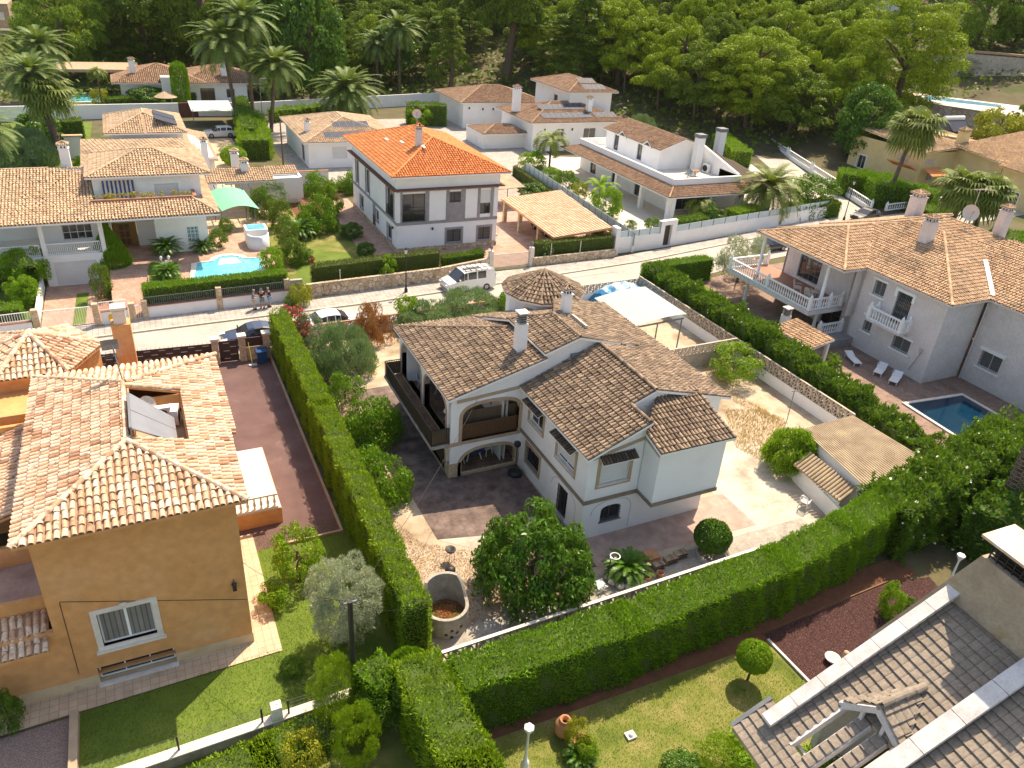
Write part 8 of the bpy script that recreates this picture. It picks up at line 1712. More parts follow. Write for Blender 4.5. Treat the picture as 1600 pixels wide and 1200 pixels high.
def clipped(key, mat, prof, n, leaf, seed, aspect=.5, rough=.035, up=.3, mode='leaf'):
    """clipped shape: leaves over a surface of revolution, unit height and radius"""
    rng = np.random.default_rng(seed); z = np.array([p[1] for p in prof]); r = np.array([p[0] for p in prof]); zz = rng.uniform(0, 1, n*3); rr = np.interp(zz, z, r); k = rng.uniform(0, 1, n*3) < rr+.08; zz, rr = zz[k][:n], rr[k][:n]; a = rng.uniform(0, 6.283, len(zz))
    sl = (np.interp(zz+.02, z, r)-np.interp(zz-.02, z, r))/.04; d = np.abs(rng.normal(0, rough, len(zz)))+.02*np.sin(a*5+zz*9); C = np.stack([(rr-d)*np.cos(a), (rr-d)*np.sin(a), zz], 1); Nn = np.stack([np.cos(a), np.sin(a), -sl*.7+.1], 1); Nn /= np.linalg.norm(Nn, axis=1)[:, None]
    V = leaf_quads(C, Nn, leaf, aspect, rng, .5, up) if mode == 'leaf' else flat_quads(C, Nn, leaf, aspect, rng, .55)
    cv = []
    CM[key] = np_mesh('foliage_'+key, V, 4, [M[mat]])
BALL = [(math.sin(math.pi*i/16), .5-.5*math.cos(math.pi*i/16)) for i in range(17)]
clipped('ball', 'l_bright', BALL, 5200, .13, 31, .6, .05, 0, 'flat'); clipped('balldark', 'l_dark', BALL, 5600, .12, 32, .6, .05, 0, 'flat')
clipped('cypress', 'l_cyp', [(.75, 0), (1, .16), (.97, .28), (.72, .52), (.42, .72), (.16, .86), (.14, .93), (0, 1)], 9000, .075, 33); clipped('cypdark', 'l_cyp', [(.85, 0), (1, .1), (1, .8), (.75, .93), (0, 1)], 7000, .09, 34)
FR = {}
FR['date'] = frond_mesh('date_fronds', L_('palm'), 72, 3.3, .85, 3, leaflets=26, lw=.1, ll=.5, elev=(-.55, 1.4))
FR['datey'] = frond_mesh('date_fronds_bright', L_('palmy'), 74, 3.3, 1.1, 4, leaflets=26, lw=.1, ll=.5, elev=(-.5, 1.4))
FR['big'] = frond_mesh('dense_fronds', L_('palm'), 170, 4.6, .8, 5, leaflets=26, lw=.13, ll=.6, elev=(-1.0, 1.4))
FR['fan'] = frond_mesh('fan_fronds', L_('palmy'), 40, 2.3, .6, 6, fan=True, elev=(-.8, 1.35))
FR['cycad'] = frond_mesh('cycad_fronds', L_('dark'), 60, 1.35, .9, 7, leaflets=34, lw=.035, ll=.2, elev=(.05, 1.3))
FR['small'] = frond_mesh('small_palm_fronds', L_('palmy'), 18, 2.4, 1.7, 8, leaflets=24, lw=.1, ll=.6, elev=(-.1, 1.2))
FR['banana'] = frond_mesh('banana_leaves', L_('bright'), 14, 2.6, 1.2, 9, leaflets=24, lw=.16, ll=.34, elev=(.3, 1.4))
FR['skirt'] = frond_mesh('dead_fan_skirt', M['l_dry'], 22, 1.8, .6, 10, fan=True, elev=(-1.45, -1.0))
_n = [0]
def plant(px, py, zc, W, H_, key, label, name='shrub', cat='shrub', trunk=0, group=None, g=0.0, wd=None):
    """crown centred at the surveyed point, standing on ground level g"""
    _n[0] += 1; loc = P(px, py, zc+g); b = Vector((loc.x, loc.y, g)); rot = (_n[0]*2.39) % 6.28; W2 = wd or W
    if trunk:
        t = thing(name, label, cat, b, group); mb = MB(); limbs(mb, (0, 0, 0), zc, trunk, W*.5, 6, _n[0]); mb.build('trunk', M['bark'], t, local=True)
        c = bpy.data.objects.new('crown', CM[key]); COL.objects.link(c); c.parent = t; c.location = (0, 0, zc-H_/2); c.scale = (W/2, W2/2, H_); c.rotation_euler = (0, 0, rot if W2 == W else 0); worg[c.name] = Vector(); return t
    return bush(name, label, cat, (b.x, b.y, g+zc-H_/2), CM[key], (W/2, W2/2, H_), rot if W2 == W else 0, group)
def depth(p): return (p.x*_fw[0]+p.y*_fw[1]+(p.z-CAM_H)*_fw[2])
def far(px, top, base, wpx, key, label, name='pine_tree', cat='tree', clear=.35, tr=.03, group=None, base_pt=None):
    """a distant tree from its image extent: base pixel on the terrain"""
    _n[0] += 1; b = base_pt or PH(px, base); k = F_PX/depth(b); W = wpx/k; Ht = (base-top)/k/.93
    t = thing(name, label, cat, b, group); mb = MB(); limbs(mb, (0, 0, 0), Ht*.85, Ht*tr, W*.42, 7, _n[0], z0=.4); mb.build('trunk', M['bark'], t, local=True)
    c = bpy.data.objects.new('crown', CM[key]); COL.objects.link(c); c.parent = t; Hc = min(Ht*(1-clear), W*1.25); c.location = (0, 0, Ht-Hc); c.scale = (W/2, W/2, Hc); c.rotation_euler = (0, 0, (_n[0]*2.39) % 6.28); worg[c.name] = Vector(); return t
# ---- hedges
hedge('clipped_hedge', 'long thick clipped cypress hedge below the pierced wall, across the foreground', [(8.2, 18.75), (16, 18.75), (25, 19.3), (30, 20.0), (35, 21.0)], 1.9, 2.9, 'l_cyp', .125, 330, 1, rough=.16, htaper=[2.9, 3.0, 3.0, 3.1, 3.3], wob=.1)
hedge('clipped_hedge', 'tall narrow cypress hedge beside the dark red driveway', [(7.85, 53.6), (7.9, 40), (7.85, 22.4)], 1.3, 3.25, 'l_cyp2', .125, 330, 2, rough=.2, wob=.22)
hedge('clipped_hedge', 'broad bright hedge running down from the corner to the bottom edge', [(7.0, 20.2), (7.3, 15), (7.2, 7)], 2.1, 2.9, 'l_cyp2', .125, 320, 3, rough=.18, wob=.1)
hedge('clipped_hedge', 'short bright hedge meeting the tall hedges behind the utility pole', [(6.2, 20.6), (4.9, 20.0)], 1.5, 2.6, 'l_cyp', .15, 180, 4, rough=.25, wob=.2)
hedge('low_hedge', 'low yellow green hedge below the cement wall, bottom left', [(-4, 19.1), (1, 19.7), (4.4, 20.2)], 1.7, .8, 'l_cyp2', .12, 230, 5, rough=.12)
hedge('mixed_hedge', 'tall ragged mixed hedge along the diamond pierced wall on the right', [(42.5, 56), (42.4, 50), (42.4, 40), (42.6, 31), (42.8, 24.5)], 1.9, 2.9, 'l_bush', .22, 170, 6, aspect=.5, rough=.45, htaper=[2.6, 2.7, 2.9, 2.4, 1.7], wob=.6, up=.6, extra=('f_white', .004, .12))
hedge('clipped_hedge', 'square bright green hedge top left of the pale olive tree', [(42.5, 56.9), (50.5, 57.4)], 1.5, 2.3, 'l_cyp', .15, 160, 7, rough=.1)
hedge('overgrown_hedge', 'overgrown flowering hedge with white blossom behind the corrugated shed', [(33.5, 20.6), (38, 21.0), (42.5, 21.6), (47, 22.6)], 2.9, 3.6, 'l_bush', .22, 150, 8, aspect=.5, rough=.5, htaper=[3.1, 3.5, 4.0, 3.8], wob=.9, up=.4, extra=('f_white', .01, .14))
hedge('overgrown_hedge', 'dark leafy mass behind the stained chimney at the right edge', [(38, 17), (46, 19), (52, 23)], 3.6, 3.2, 'l_dark', .22, 110, 9, aspect=.55, rough=.5, wob=.7, up=.3, extra=('f_white', .006, .14))
hedge('clipped_hedge', 'dense dark green hedge behind the deep blue pool, right edge', [(50, 24.0), (57, 24.2)], 2.2, 1.9, 'l_cyp', .18, 130, 10, rough=.3)
hedge('box_hedge', 'brownish square clipped hedge above the crazy stone wall', [(12.9, 64.2), (24.0, 65.0)], 1.3, 2.35, 'l_box', .12, 170, 11, rough=.05) if False else None
M['l_box'] = mleaf('brownish_box_leaves', [(.055, .065, .012), (.09, .10, .014), (.15, .14, .02)], .15)
hedge('box_hedge', 'brownish square clipped hedge above the crazy stone wall, left of the lantern', [(12.6, 64.3), (24.6, 65.3)], 1.3, 2.5, 'l_box', .12, 190, 11, rough=.04, spread=.6, up=.2)
hedge('low_hedge', 'leafy lower hedge behind the white van', [(25.2, 65.6), (29.6, 66.2)], 1.1, 1.7, 'l_bush', .15, 170, 12, rough=.15, aspect=.5)
hedge('box_hedge', 'olive brown square hedge in front of the pink tiled carport', [(35.2, 65.95), (44.3, 66.0)], 1.2, 2.2, 'l_box', .12, 190, 13, rough=.03, spread=.6, up=.2)
hedge('clipped_hedge', 'bright clipped hedge above the villa railing and pool', [(-.9, 63.1), (10.2, 63.6)], 1.3, 2.5, 'l_cyp', .15, 170, 14, rough=.05, topd=1.3)
hedge('box_hedge', 'narrow dark hedge strip at the foot of the frosted glass wall', [(46.5, 66.5), (48.6, 99)], .8, 1.3, 'l_box', .16, 90, 15, rough=.1)
hedge('clipped_hedge', 'dark hedge behind the railing at the left edge of the street', [(-22, 62.4), (-9.3, 63.2)], 1.6, 1.9, 'l_cyp', .16, 130, 16, rough=.08)
a, b = P(1125, 352, 0), P(1180, 352, 0); hedge('clipped_hedge', 'flat topped hedge with yellow top beside the feathery palm', [(a.x, 70.2), (b.x, 71.2)], 2.0, 2.4, 'l_cyp2', .2, 110, 17, rough=.06)
a, b = P(1003, 352, 0), P(1042, 350, 0); hedge('clipped_hedge', 'dark clipped hedge between the glass wall and little palm', [(a.x+.6, 68.6), (b.x+1.5, 69.2)], 1.8, 2.4, 'l_bush', .2, 110, 18, rough=.15)
def hp(label, pts, w_, h, mat='l_cyp', size=.3, dens=40, g=0, **k): hedge('clipped_hedge', label, [tuple(P(x, y, g)[:2]) for x, y in pts], w_, h, mat, size, dens, len(label), **k)
hp('wide clipped hedge wall beyond the balustrade, first of the side street row', [(1305, 300), (1345, 305), (1395, 312)], 4.5, 3.2, rough=.2)
hp('long clipped hedge in front of the yellow houses behind the leaning fan palm', [(1352, 318), (1400, 322), (1455, 335)], 4, 3.2, rough=.25)
hp('lower clipped hedge beside the twin fan palms', [(1425, 350), (1475, 362)], 4, 2.6, rough=.2)
hp('hedge row at the right edge behind the balustrade villa chimney', [(1540, 385), (1600, 400)], 5, 2.2, rough=.4)
hp('hedge strip on the lawn in front of the left white wall', [(70, 218), (132, 215)], 2.2, 2.6, 'l_bush', rough=.3)
hp('hedge bank left of the bungalow beside the wooden pole', [(402, 250), (392, 205)], 4.2, 2.8, 'l_bright', rough=.5, wob=.6)
hp('dark hedge along the left of the driveway beside the off road car', [(395, 240), (378, 185)], 2.2, 3.6, 'l_bush', rough=.3)
hp('flowering hedge on top of the white wall between the palms', [(168, 168), (305, 160)], 2.0, 1.6, 'l_bush', rough=.2)
hp('light green hedge in front of the rear wall near the palms', [(425, 190), (510, 182)], 2.5, 2.0, 'l_bright', rough=.4)
hp('dark green square hedge on the white house patio', [(636, 194), (696, 196)], 3, 3.6, 'l_bush', rough=.2)
hp('clipped hedge beside the tower house drive below the pines', [(968, 170), (945, 152)], 3, 2.6, 'l_bush', rough=.3)
hp('yellow tipped hedge behind the roof terrace house', [(1122, 232), (1158, 262)], 3, 2.6, 'l_bright', rough=.3)
hp('hedge bank climbing to the villa lawn among the pines', [(800, 108), (842, 128)], 5, 2.4, 'l_bush', g=1, rough=.3)
hp('dark clipped hedge by the balustrade corner, street side', [(1228, 345), (1300, 335)], 2.4, 2.0, 'l_bush', rough=.2)
# ---- near trees and shrubs
plant(838, 862, 2.4, 5.9, 3.9, 'avocado', 'big glossy dark green tree in front of the white villa wing', 'broadleaf_tree', 'tree', .16)
plant(538, 935, 2.6, 3.3, 4.2, 'olive', 'silvery olive tree on the lawn between driveway and tall hedge', 'olive_tree', 'tree', .14)
plant(464, 860, 1.8, 2.5, 2.7, 'lemon', 'bright lemon tree at the end of the dark red driveway', 'lemon_tree', 'tree', .08)
plant(1179, 1026, 1.45, 1.5, 1.4, 'ball', 'round lollipop topiary tree on the lawn by the lava gravel', 'topiary_tree', 'tree', .05)
plant(1114, 838, 1.05, 2.0, 1.7, 'balldark', 'clipped ball bush in a cement ring beside the tile stacks', 'ball_bush', 'bush')
plant(592, 745, 1.6, 4.0, 3.1, 'citrus', 'nearest citrus tree of the row beside the veranda', 'citrus_tree', 'tree', .09)
plant(580, 655, 1.5, 4.1, 3.0, 'citrus', 'middle citrus tree of the row beside the veranda', 'citrus_tree', 'tree', .09)
plant(540, 605, 1.2, 3.2, 2.0, 'citrusL', 'sparse citrus tree farthest along the row beside the tall hedge', 'citrus_tree', 'tree', .07)
plant(534, 545, 1.7, 5.2, 3.4, 'olivebush', 'broad grey green dome shrub left of the veranda roof', 'dome_shrub', 'shrub', .12)
plant(735, 478, 1.3, 6.4, 2.7, 'olivebush', 'large grey green shrub mass between the roof and the van', 'dome_shrub', 'shrub', .12)
plant(668, 498, 1.2, 5.2, 2.4, 'olivebush', 'lower grey green shrub mass above the veranda roof edge', 'dome_shrub', 'shrub', .1)
plant(584, 504, 1.5, 3.5, 3.1, 'rust', 'dead rust brown conifer bush beside the white car', 'dead_bush', 'bush', .06)
plant(637, 484, 1.2, 2.3, 2.2, 'brightS', 'loose bright green bush at the yard wall beside the rust bush', 'leafy_bush', 'bush')
plant(792, 478, 1.2, 1.9, 2.2, 'brightS', 'bright green bush tucked against the round tower', 'leafy_bush', 'bush')
plant(456, 508, 1.7, 2.8, 2.8, 'redbush', 'bougainvillea with red flowers at the top of the tall hedge', 'bougainvillea', 'shrub')
plant(484, 516, 1.4, 2.5, 2.4, 'varieg', 'pale variegated bush beside the red bougainvillea', 'variegated_bush', 'bush')
plant(1152, 566, 1.3, 4.4, 2.6, 'pinkbright', 'wide green oleander with pink flowers in the yard corner', 'oleander', 'shrub')
plant(1238, 700, 1.6, 3.4, 2.6, 'trailing', 'arching bright green shrub spilling over the shed corner', 'trailing_shrub', 'shrub')
plant(1392, 940, .9, 1.3, 1.9, 'brightS', 'small bright young tree at the end of the lava gravel bed', 'young_tree', 'tree')
for k, (px, py, z, W, H_, key, lb) in enumerate((
    (520, 1075, 1.7, 2.0, 3.2, 'yconifer', 'dark upright conifer left of the hedge hollow'), (556, 1150, 1.5, 1.9, 2.8, 'yconifer', 'yellow tipped conifer at the bottom edge between hedges'), (602, 1085, 1.6, 2.6, 2.2, 'broadA', 'leafy shrub on the rim of the hedge hollow'), (470, 1178, .8, 1.8, 1.7, 'yellow', 'yellow green bush at the bottom edge beside the low hedge'),
    (640, 1050, 1.9, 1.8, 1.5, 'cypdark', 'tufted shrub where the two tall hedges meet'), (1125, 1180, 1.0, 2.0, 1.3, 'yconifer', 'yellowish clipped shrub against the grey tiled eave'), (1070, 1205, .6, 1.9, 1.1, 'broadB', 'dark clipped shrub at the bottom edge by the grey roof'),
    (902, 1145, .8, 1.1, 1.3, 'yellow', 'yellow leaved shrub growing over the clay jar'), (918, 1172, .5, 1.0, 1.0, 'brightS', 'bright green succulent clump beside the clay jar'), (1420, 945, .5, .9, .8, 'broadA', 'low dark plant beside the lava gravel bed'),
    (8, 1115, .8, 1.3, 2.2, 'broadA', 'leafy bush against the ochre wall at the left edge'), (430, 930, .6, 1.6, 1.0, 'brightS', 'low bright growth under the lemon tree'), (458, 1040, .4, 1.2, .8, 'broadA', 'small shrub at the foot of the silvery olive'),
    (575, 820, .5, 1.6, .9, 'citrusL', 'low leafy growth between hedge and citrus row'), (505, 700, .5, 1.5, .9, 'citrusL', 'thin sapling foliage by the tall hedge'))): plant(px, py, z, W, H_, key, lb)
c_ = thing('sago_palm', 'dark sago palm in a ring of boulders beside the hoop', 'palm', (19.35, 23.45, 0)); q = MB(); q.tube([(0, 0, 0), (0, 0, .6)], .2, 8); q.build('trunk', M['bark_palm'], c_, local=True); o = bpy.data.objects.new('crown', FR['cycad']); COL.objects.link(o); o.parent = c_; o.location = (0, 0, .6); worg[o.name] = Vector()
def cyc(px, py, lb, s=1.0, key='cycad', z=.5):
    b = P(px, py, 1.2 if 'villa' in lb else 0); t = thing('sago_palm', lb, 'palm', b); q = MB(); q.tube([(0, 0, 0), (0, 0, z)], .15*s, 8); q.build('trunk', M['bark_palm'], t, local=True); o = bpy.data.objects.new('crown', FR[key]); COL.objects.link(o); o.parent = t; o.location = (0, 0, z); o.scale = (s, s, s); worg[o.name] = Vector()
cyc(262, 398, 'sago palm on the villa lawn beside the brick path', 1.2, z=.8); cyc(262, 432, 'low spiky palm on the villa lawn behind the street hedge', .95); cyc(468, 372, 'sago palm in the orange roof garden', 1.4, z=.9); cyc(318, 392, 'small spiky palm against the villa corner window', 1.0); cyc(905, 1188, 'spiky agave at the foot of the clay jar', .55, z=.2)
b = P(1090, 345, 0); palm('small feathery palm between the two clipped hedges', b, 2.4, FR['small'], .12, 1.1)
b = P(935, 320, 0); palm('banana plant beside the frosted glass wall', b, 2.2, FR['banana'], .14, 1.1)
b = P(858, 262, 0); palm('slender garden palm in front of the tower house', b, 4.2, FR['small'], .16, 1.5)
b = P(1193, 345, 0); palm('bushy date palm on the white walled corner plot', b, 4.3, FR['datey'], .4, 1.5)
b = P(545, 190, 0); palm('huge dense date palm clump behind the solar bungalow', b, 5.2, FR['big'], .5, 1.45)
for px, py, h, s, key, lb, ln in ((372, 200, 13, 1.8, 'date', 'tall feathery date palm leftmost of the central group', (-1, 0)), (397, 196, 16, 1.8, 'date', 'tallest feathery date palm of the central group', (0, 0)), (424, 206, 10, 1.6, 'date', 'lower date palm of the central group beside the road lamp', (1.5, 0)),
    (98, 248, 10.5, 1.35, 'date', 'thick trunked palm on the left lawn by the small whirlpool', (-1.5, 0)), (80, 160, 9, 1.7, 'date', 'feathery palm behind the white wall, upper left', (0, 0)), (2, 210, 12, 1.5, 'datey', 'palm cut by the left edge above the blue pool', (0, 0)), (8, 300, 7, 1.4, 'date', 'lower palm cut by the left edge beside the pool', (-1, 0)),
    (624, 152, 13, 1.7, 'date', 'dark palm in the shade of the wood behind the white wall', (0, 0)), (590, 150, 10, 1.5, 'date', 'shaded palm beside the huge date palm clump', (0, 0))): palm(lb, P(px, py, 0), h, FR[key], .3 if 'thick' not in lb else .5, s, px, lean=ln)
palm('fan palm crown standing before the thick trunked palm', P(92, 250, 0), 8.6, FR['fan'], .3, 1.7, 1, name='fan_palm')
palm('tall leaning fan palm behind the side street hedge', P(1383, 322, 0), 11.0, FR['fan'], .28, 1.9, 2, lean=(1.2, 0), skirt=FR['skirt'], name='fan_palm')
palm('left of two shaggy fan palms in front of the yellow houses', P(1478, 372, 0), 6.6, FR['fan'], .35, 1.7, 3, lean=(.4, 0), skirt=FR['skirt'], name='fan_palm'); palm('right of two shaggy fan palms in front of the yellow houses', P(1515, 375, 0), 6.2, FR['fan'], .35, 1.8, 4, skirt=FR['skirt'], name='fan_palm')
b = P(1494, 143, 9.0); palm('date palm on the hill terrace beside the retaining wall', b, 5.0, FR['date'], .35, 1.15, 5)
palm('rough trunked palm rising out of frame behind the stained chimney', P(1546, 842, 0), 18.5, FR['date'], .42, 1.0, 6)
b = P(1640, 640, 3); palm('fan palm reaching in from the right edge above the pool', (b.x, b.y, 0), 3.0, FR['fan'], .2, .62, 7, name='fan_palm')
palm('slender yucca palm by the turquoise pool, upper left', P(160, 165, 0), 5.5, FR['small'], .12, .9, 8)
# cypresses and topiary
plant(171, 388, 2.6, 3.3, 4.9, 'cypress', 'pear shaped clipped cypress in front of the villa porch', 'cypress_tree', 'tree', .1)
b = P(286, 168, 0); t = thing('cypress_tree', 'columnar cypress at the rear bungalow door', 'tree', b); q = MB(); q.tube([(0, 0, 0), (0, 0, 1)], .15, 6); q.build('trunk', M['bark'], t, local=True); o = bpy.data.objects.new('crown', CM['cypdark']); COL.objects.link(o); o.parent = t; o.scale = (1.5, 1.5, 7.5); worg[o.name] = Vector()
b = P(1548, 188, 5); t = thing('cypress_tree', 'thin leaning cypress below the lap pool terrace', 'tree', (b.x, b.y, b.z)); o = bpy.data.objects.new('crown', CM['cypdark']); COL.objects.link(o); o.parent = t; o.scale = (.7, .7, 5.5); worg[o.name] = Vector(); q = MB(); q.tube([(0, 0, -5), (0, 0, 1)], .1, 6); q.build('trunk', M['bark'], t, local=True)
# mid distance shrubs: (px, py, zc, W, H, key, label)
for a in ((340, 372, .9, 2.0, 1.8, 'broadA', 'round bush beside the villa corner'), (352, 352, .8, 1.6, 1.4, 'broadA', 'small bush behind the villa corner bush'), (425, 405, 1.0, 2.4, 2.0, 'bright', 'bright green bush beside the small light pool')): plant(*a, name='garden_shrub', g=1.2)
gq = pt((aD0+aD1)/2, (hb0+hb1)/2)
for k, (dx, dy) in enumerate(((-.6, .5), (.9, -.8))): bush('garden_shrub', ('green shrub seen down through the timber frame, upper', 'green shrub seen down through the timber frame, lower')[k], 'shrub', (gq.x+dx, gq.y+dy+1.5, 0), CM['bright'], (1.6, 1.6, 1.9), 0)
for a in ((365, 243, 1.3, 3.4, 2.4, 'ball', 'round clipped bush beside the off road car drive'), (352, 232, .8, 2.4, 1.4, 'paletree', 'small pale cactus clump beside the round clipped bush'), (388, 224, 1.3, 3.2, 2.6, 'broadB', 'dark round tree top behind the round clipped bush'),
    (495, 335, 1.9, 4.6, 3.6, 'citrus', 'dark citrus tree in the orange roof garden'), (500, 288, 1.4, 4.4, 2.8, 'citrus', 'round orchard tree beside the annex'), (545, 284, 1.3, 3.4, 2.6, 'citrus', 'orchard tree against the orange roofed house corner'), (520, 322, 1, 2.8, 1.8, 'brightS', 'small bright tree near the brick path'),
    (548, 360, .8, 2.6, 1.5, 'broadB', 'dark bush at the upper end of the brick path'), (572, 390, .8, 2.0, 1.4, 'broadB', 'dark round bush at the middle of the brick path'), (462, 395, .9, 3.2, 2.0, 'broadA', 'shrub beside the wall near the sago palm'), (470, 462, .9, 2.2, 2.0, 'yellow', 'yellowish ivy shrub beside the grey meter door'), (485, 405, .4, .8, .8, 'redbush', 'small red flowering plant on the sunny lawn'),
    (605, 422, 1.3, 2.3, 2.6, 'bright', 'bright green bush bulging over the crazy stone wall'), (852, 392, 1.2, 1.9, 2.2, 'whitebush', 'white flowering bush at the left end of the low stone wall'),
    (428, 310, 1.8, 3.2, 3.4, 'varieg', 'tall leafy shrub beside the green shade cloth'), (437, 335, 1.6, 3.0, 3.2, 'pinkbush', 'pink flowering oleander beside the annex wall'), (447, 362, 1.5, 2.6, 3.0, 'pinkbush', 'pink flowering oleander in the middle of the garden wall row'), (457, 395, 1.3, 2.4, 2.8, 'pinkbush', 'nearest pink flowering oleander above the pool hedge'), 
    (408, 318, 1.8, 3.0, 3.4, 'broadA', 'dense green shrub under the shade cloth edge'),
    (157, 440, 1.5, 1.9, 3.0, 'pinkbush', 'tall pink flowering shrub between garage drive and path'), (172, 432, .5, 1.2, .9, 'yellow', 'yellow flowering clump on the garden border'), (38, 418, 2.0, 4.0, 3.2, 'bright', 'dense bright green tree left of the villa garage'), (35, 455, 1.2, 2.6, 2.4, 'bright', 'lower bright green bush left of the villa garage'),
    (885, 285, 1.5, 4.0, 3.0, 'broadA', 'dark bush row inside the frosted glass wall'), (862, 272, 1.0, 3.0, 1.8, 'bright', 'yellow green bush inside the frosted glass wall'), (833, 252, 1.2, 4.4, 2.6, 'bright', 'bright hedge bush where the glass wall starts'), (905, 300, 1.2, 2.6, 2.4, 'yellow', 'yellow green shrub beside the banana plant'), (947, 318, 1.8, 4.2, 3.8, 'bright', 'large bright clipped bush above the frosted glass wall'),
    (985, 352, .7, 1.8, 1.2, 'whitebush', 'low white flowering plant behind the street wall'), (1022, 350, .8, 2.6, 1.4, 'broadA', 'row of young shrubs behind the street wall panels'), (960, 212, 1.6, 5.0, 3.0, 'whitebush', 'white flowering oleander behind the roof terrace house'), (1003, 195, 2.0, 6.0, 3.6, 'olivebush', 'feathery grey green dome shrub beside the pine wood'),
    (1110, 335, 1.2, 3.4, 2.4, 'broadB', 'dark leafy bush right of the small feathery palm'), (1272, 300, 2.6, 7.5, 4.2, 'broadA', 'wide spiky green tree hanging over the white street corner'), (1160, 405, 2.4, 5.2, 4.6, 'paletree', 'pale grey olive tree behind the balustraded balcony'), (1298, 560, .5, 1.8, 1.0, 'pinkbush', 'dark flowering bush in a clay bowl against the villa wall'),
    (655, 180, 1.8, 5.0, 3.6, 'bright', 'light green bush on the white house patio'), (730, 285, 1.2, 3, 2.2, 'broadA', 'shrub at the rear corner of the orange roofed house') , (830, 300, 1.2, 4.0, 2.2, 'broadB', 'dark shrub beyond the tiled carport'),
    (155, 152, 1.2, 3.4, 2.6, 'yellow', 'yellow flowering shrub by the turquoise pool'), (1425, 190, 2, 9, 4.2, 'bright', 'fresh green tree below the hill pool terrace') , (30, 230, 2.2, 9, 4.5, 'olivebush', 'grey leaved tree overhanging the freeform pool'), (60, 200, 2.2, 6, 4.0, 'broadB', 'dark tree behind the freeform pool'), (10, 345, .5, 3, 1, 'broadA', 'low round shrub on the left pool lawn'),
    (128, 258, 1.0, 2.4, 2.2, 'broadA', 'bush beside the tall villa chimney'), (232, 150, 1.4, 7.5, 2.8, 'broadB', 'dark flowering bush against the rear bungalow wall'), (455, 470, .6, 1.4, 1.0, 'broadA', 'small creeper on the white street wall end'),
    (1225, 225, 1.2, 3.2, 2.4, 'pinkbush', 'pink oleander at the foot of the dark wood') , (910, 355, .5, 1.6, .9, 'broadB', 'cactus clump by the glass wall end')):
    big = a[3] > 4.4; plant(*a, name='garden_tree' if big else 'garden_shrub', cat='tree' if big else 'shrub', trunk=.12 if big else 0)
# ---- background trees one can tell apart
for a in ((110, 2, 128, 130, 'willow', 'weeping light green pepper tree, top left', 'pepper_tree', .12), (240, -45, 118, 175, 'pineC', 'large umbrella pine with forked pale trunk, top left', 'pine_tree', .42), (330, -60, 130, 120, 'pineC', 'pine right of the forked trunk pine', 'pine_tree', .3),
    (455, -20, 150, 120, 'broadB', 'tall shaded tree behind the date palm group', 'broadleaf_tree', .15), (490, 10, 160, 110, 'broadB', 'lighter leafy tree behind the huge date palm', 'broadleaf_tree', .15), (790, -60, 128, 130, 'pineC', 'open eucalyptus like tree with pale branching trunk', 'pine_tree', .4), (905, 10, 135, 120, 'pineD', 'dull green layered conifer above the tower house', 'pine_tree', .08),
    (1388, 22, 190, 165, 'pineBig', 'great rounded pine standing apart on the right', 'pine_tree', .14), (1165, 72, 200, 150, 'pineBig', 'large bright layered pine at the wood edge, right of centre', 'pine_tree', .14), (1060, 52, 150, 110, 'pineA', 'bright topped pine with leaning bare trunk', 'pine_tree', .4), (965, 18, 132, 110, 'pineB', 'bright pine with slender trunks left in the wood', 'pine_tree', .5),
    (1340, 150, 250, 95, 'broadB', 'dark broadleaf tree below the great rounded pine', 'broadleaf_tree', .1), (1545, 185, 250, 90, 'yellow', 'yellow green tree above the yellow houses', 'broadleaf_tree', .1), (1520, -40, 78, 130, 'willow', 'weeping tree on the hill above the stone wall', 'pepper_tree', .1), (1585, -30, 75, 90, 'pineC', 'dark pine in the top right corner', 'pine_tree', .1),
    (700, 40, 165, 75, 'pineD', 'dark conifer above the white house patio', 'pine_tree', .1), (1588, 170, 225, 40, 'pineC', 'small dark conifer right edge below the pool terrace', 'pine_tree', .1)):
    far(*a[:6], name=a[6], clear=a[7])
# ---- the wood: individual pines on the slope
rng = random.Random(12); wood = 0
def inframe(p):
    v = Vector((p.x, p.y, p.z-CAM_H)); d = v.dot(Vector(_fw)); return 800+F_PX*v.dot(Vector(_cx))/d, 600+F_PX*v.dot(Vector(_cy))/d
cells = []
for i in range(-14, 36):
    for j in range(0, 27):
        x = i*10.5+rng.uniform(-3, 3); y = 150+j*10.5+rng.uniform(-3, 3); z = hill(x, y); px, py = inframe(Vector((x, y, z))); cells.append((x, y, z, px, py))
for i in range(8):
    for j in range(7):
        x = 96+i*10+rng.uniform(-3, 3); y = 100+j*8+rng.uniform(-3, 3); z = hill(x, y); px, py = inframe(Vector((x, y, z))); cells.append((x, y, z, px, py))
def woodlabel(px, py, key):
    k = {'pineA': 'bright domed pine', 'pineB': 'bright flat topped pine', 'pineC': 'dull green shaded pine', 'pineD': 'narrow dark conifer', 'broadB': 'dark broadleaf tree'}[key]
    w_ = [(150, 'behind the stone house, top left corner'), (330, 'behind the rear bungalow'), (460, 'behind the date palm group'), (600, 'behind the huge date palm'), (700, 'behind the white boundary wall, centre'), (880, 'behind the tower house patio'), (1000, 'beyond the tower house roof'), (1130, 'above the roof terrace house'), (1260, 'on the slope left of the great pine'), (1420, 'around the great rounded pine'), (9999, 'on the hill above the retaining wall')]
    r_ = 'front row' if py > 95 else ('second row' if py > 45 else ('back rows' if py > 0 else 'topmost rows'))
    return k+', '+r_+', '+next(t for l, t in w_ if px < l)
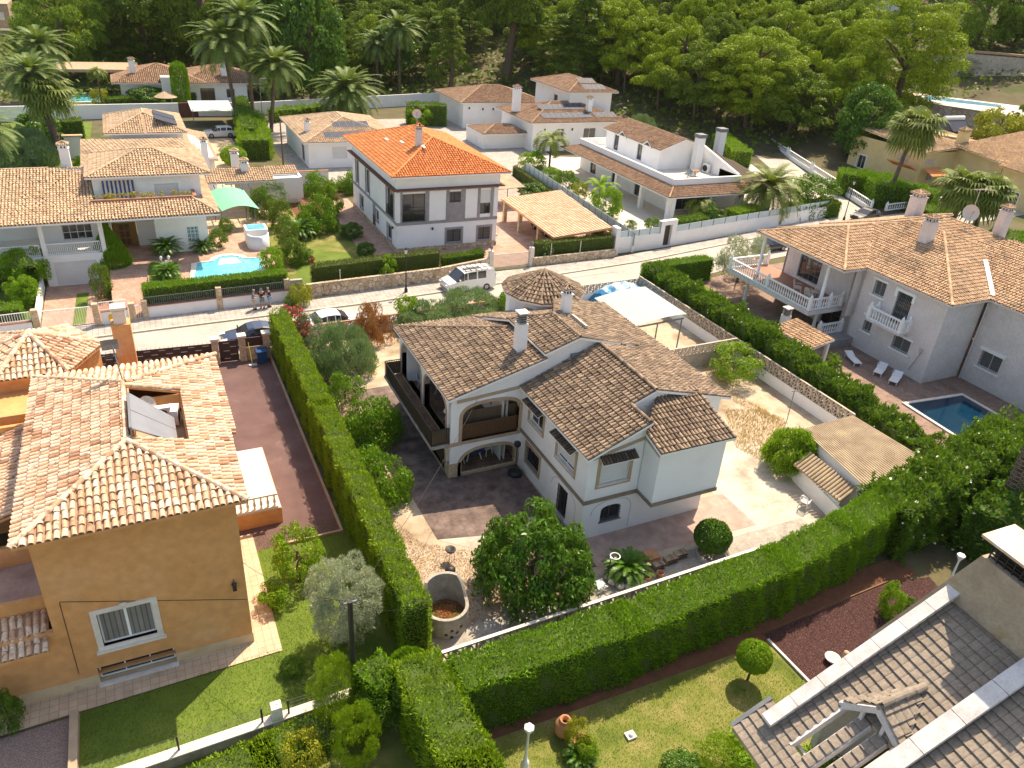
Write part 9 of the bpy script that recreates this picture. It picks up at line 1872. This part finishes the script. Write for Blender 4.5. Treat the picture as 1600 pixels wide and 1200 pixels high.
for (x, y, z, px, py) in sorted(cells, key=lambda c: c[1]):
    if not (-60 < px < 1660) or py < -60: continue
    right = px > 880
    lim = 128 if px < 150 else (122 if px < 370 else (150 if px < 690 else (128 if px < 860 else (150 if px < 960 else (195 if px < 1130 else (215 if px < 1330 else 70))))))
    if py > lim: continue
    if 1330 < px and py > 20 and px < 1500: continue
    if px > 1400 and py > 60: continue
    if px < 70 and py > 40: continue
    if 740 < px < 800 and 70 < py < 125: continue
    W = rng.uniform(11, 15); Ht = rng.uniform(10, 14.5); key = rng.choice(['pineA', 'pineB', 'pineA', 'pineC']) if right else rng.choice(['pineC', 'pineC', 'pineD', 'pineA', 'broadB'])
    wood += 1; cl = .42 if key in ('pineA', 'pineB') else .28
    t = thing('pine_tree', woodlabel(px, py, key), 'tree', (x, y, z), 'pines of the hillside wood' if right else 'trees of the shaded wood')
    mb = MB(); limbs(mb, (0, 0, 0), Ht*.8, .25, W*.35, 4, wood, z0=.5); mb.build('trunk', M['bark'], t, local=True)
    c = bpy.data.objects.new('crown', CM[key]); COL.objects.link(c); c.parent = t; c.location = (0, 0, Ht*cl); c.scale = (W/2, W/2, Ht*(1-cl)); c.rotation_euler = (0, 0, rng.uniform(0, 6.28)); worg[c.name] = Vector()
print('wood trees', wood)
# undergrowth beneath the wood
rg = np.random.default_rng(8); N_ = 110000; X = rg.uniform(-70, 300, N_); Y = rg.uniform(104, 330, N_); q_ = .8*X+.6*Y; k = ((Y > 158) | (q_ > 143)) & ((X < 103) | (Y > 99)) & (q_ > 60); X, Y = X[k], Y[k]
Z = np.array([hill(a, b) for a, b in zip(X, Y)]); C = np.stack([X, Y, Z+rg.uniform(0, 1.6, len(X))], 1)
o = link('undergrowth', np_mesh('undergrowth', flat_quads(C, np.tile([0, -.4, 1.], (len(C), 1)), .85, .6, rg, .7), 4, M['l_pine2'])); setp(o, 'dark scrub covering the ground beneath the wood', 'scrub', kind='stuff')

hz = MB(); hz.box(-300, 720, -80, 820, -3, 120); hm = bpy.data.materials.new('haze_air'); hm.use_nodes = True; n_ = hm.node_tree; n_.nodes.remove(n_.nodes['Principled BSDF']); pv_ = n_.nodes.new('ShaderNodeVolumePrincipled'); pv_.inputs['Density'].default_value = .00004; pv_.inputs['Color'].default_value = (.95, .95, .93, 1); n_.links.new(pv_.outputs[0], n_.nodes['Material Output'].inputs['Volume']); ho = hz.build('haze', hm); setp(ho, 'thin warm air haze over the whole place', 'haze', kind='stuff')
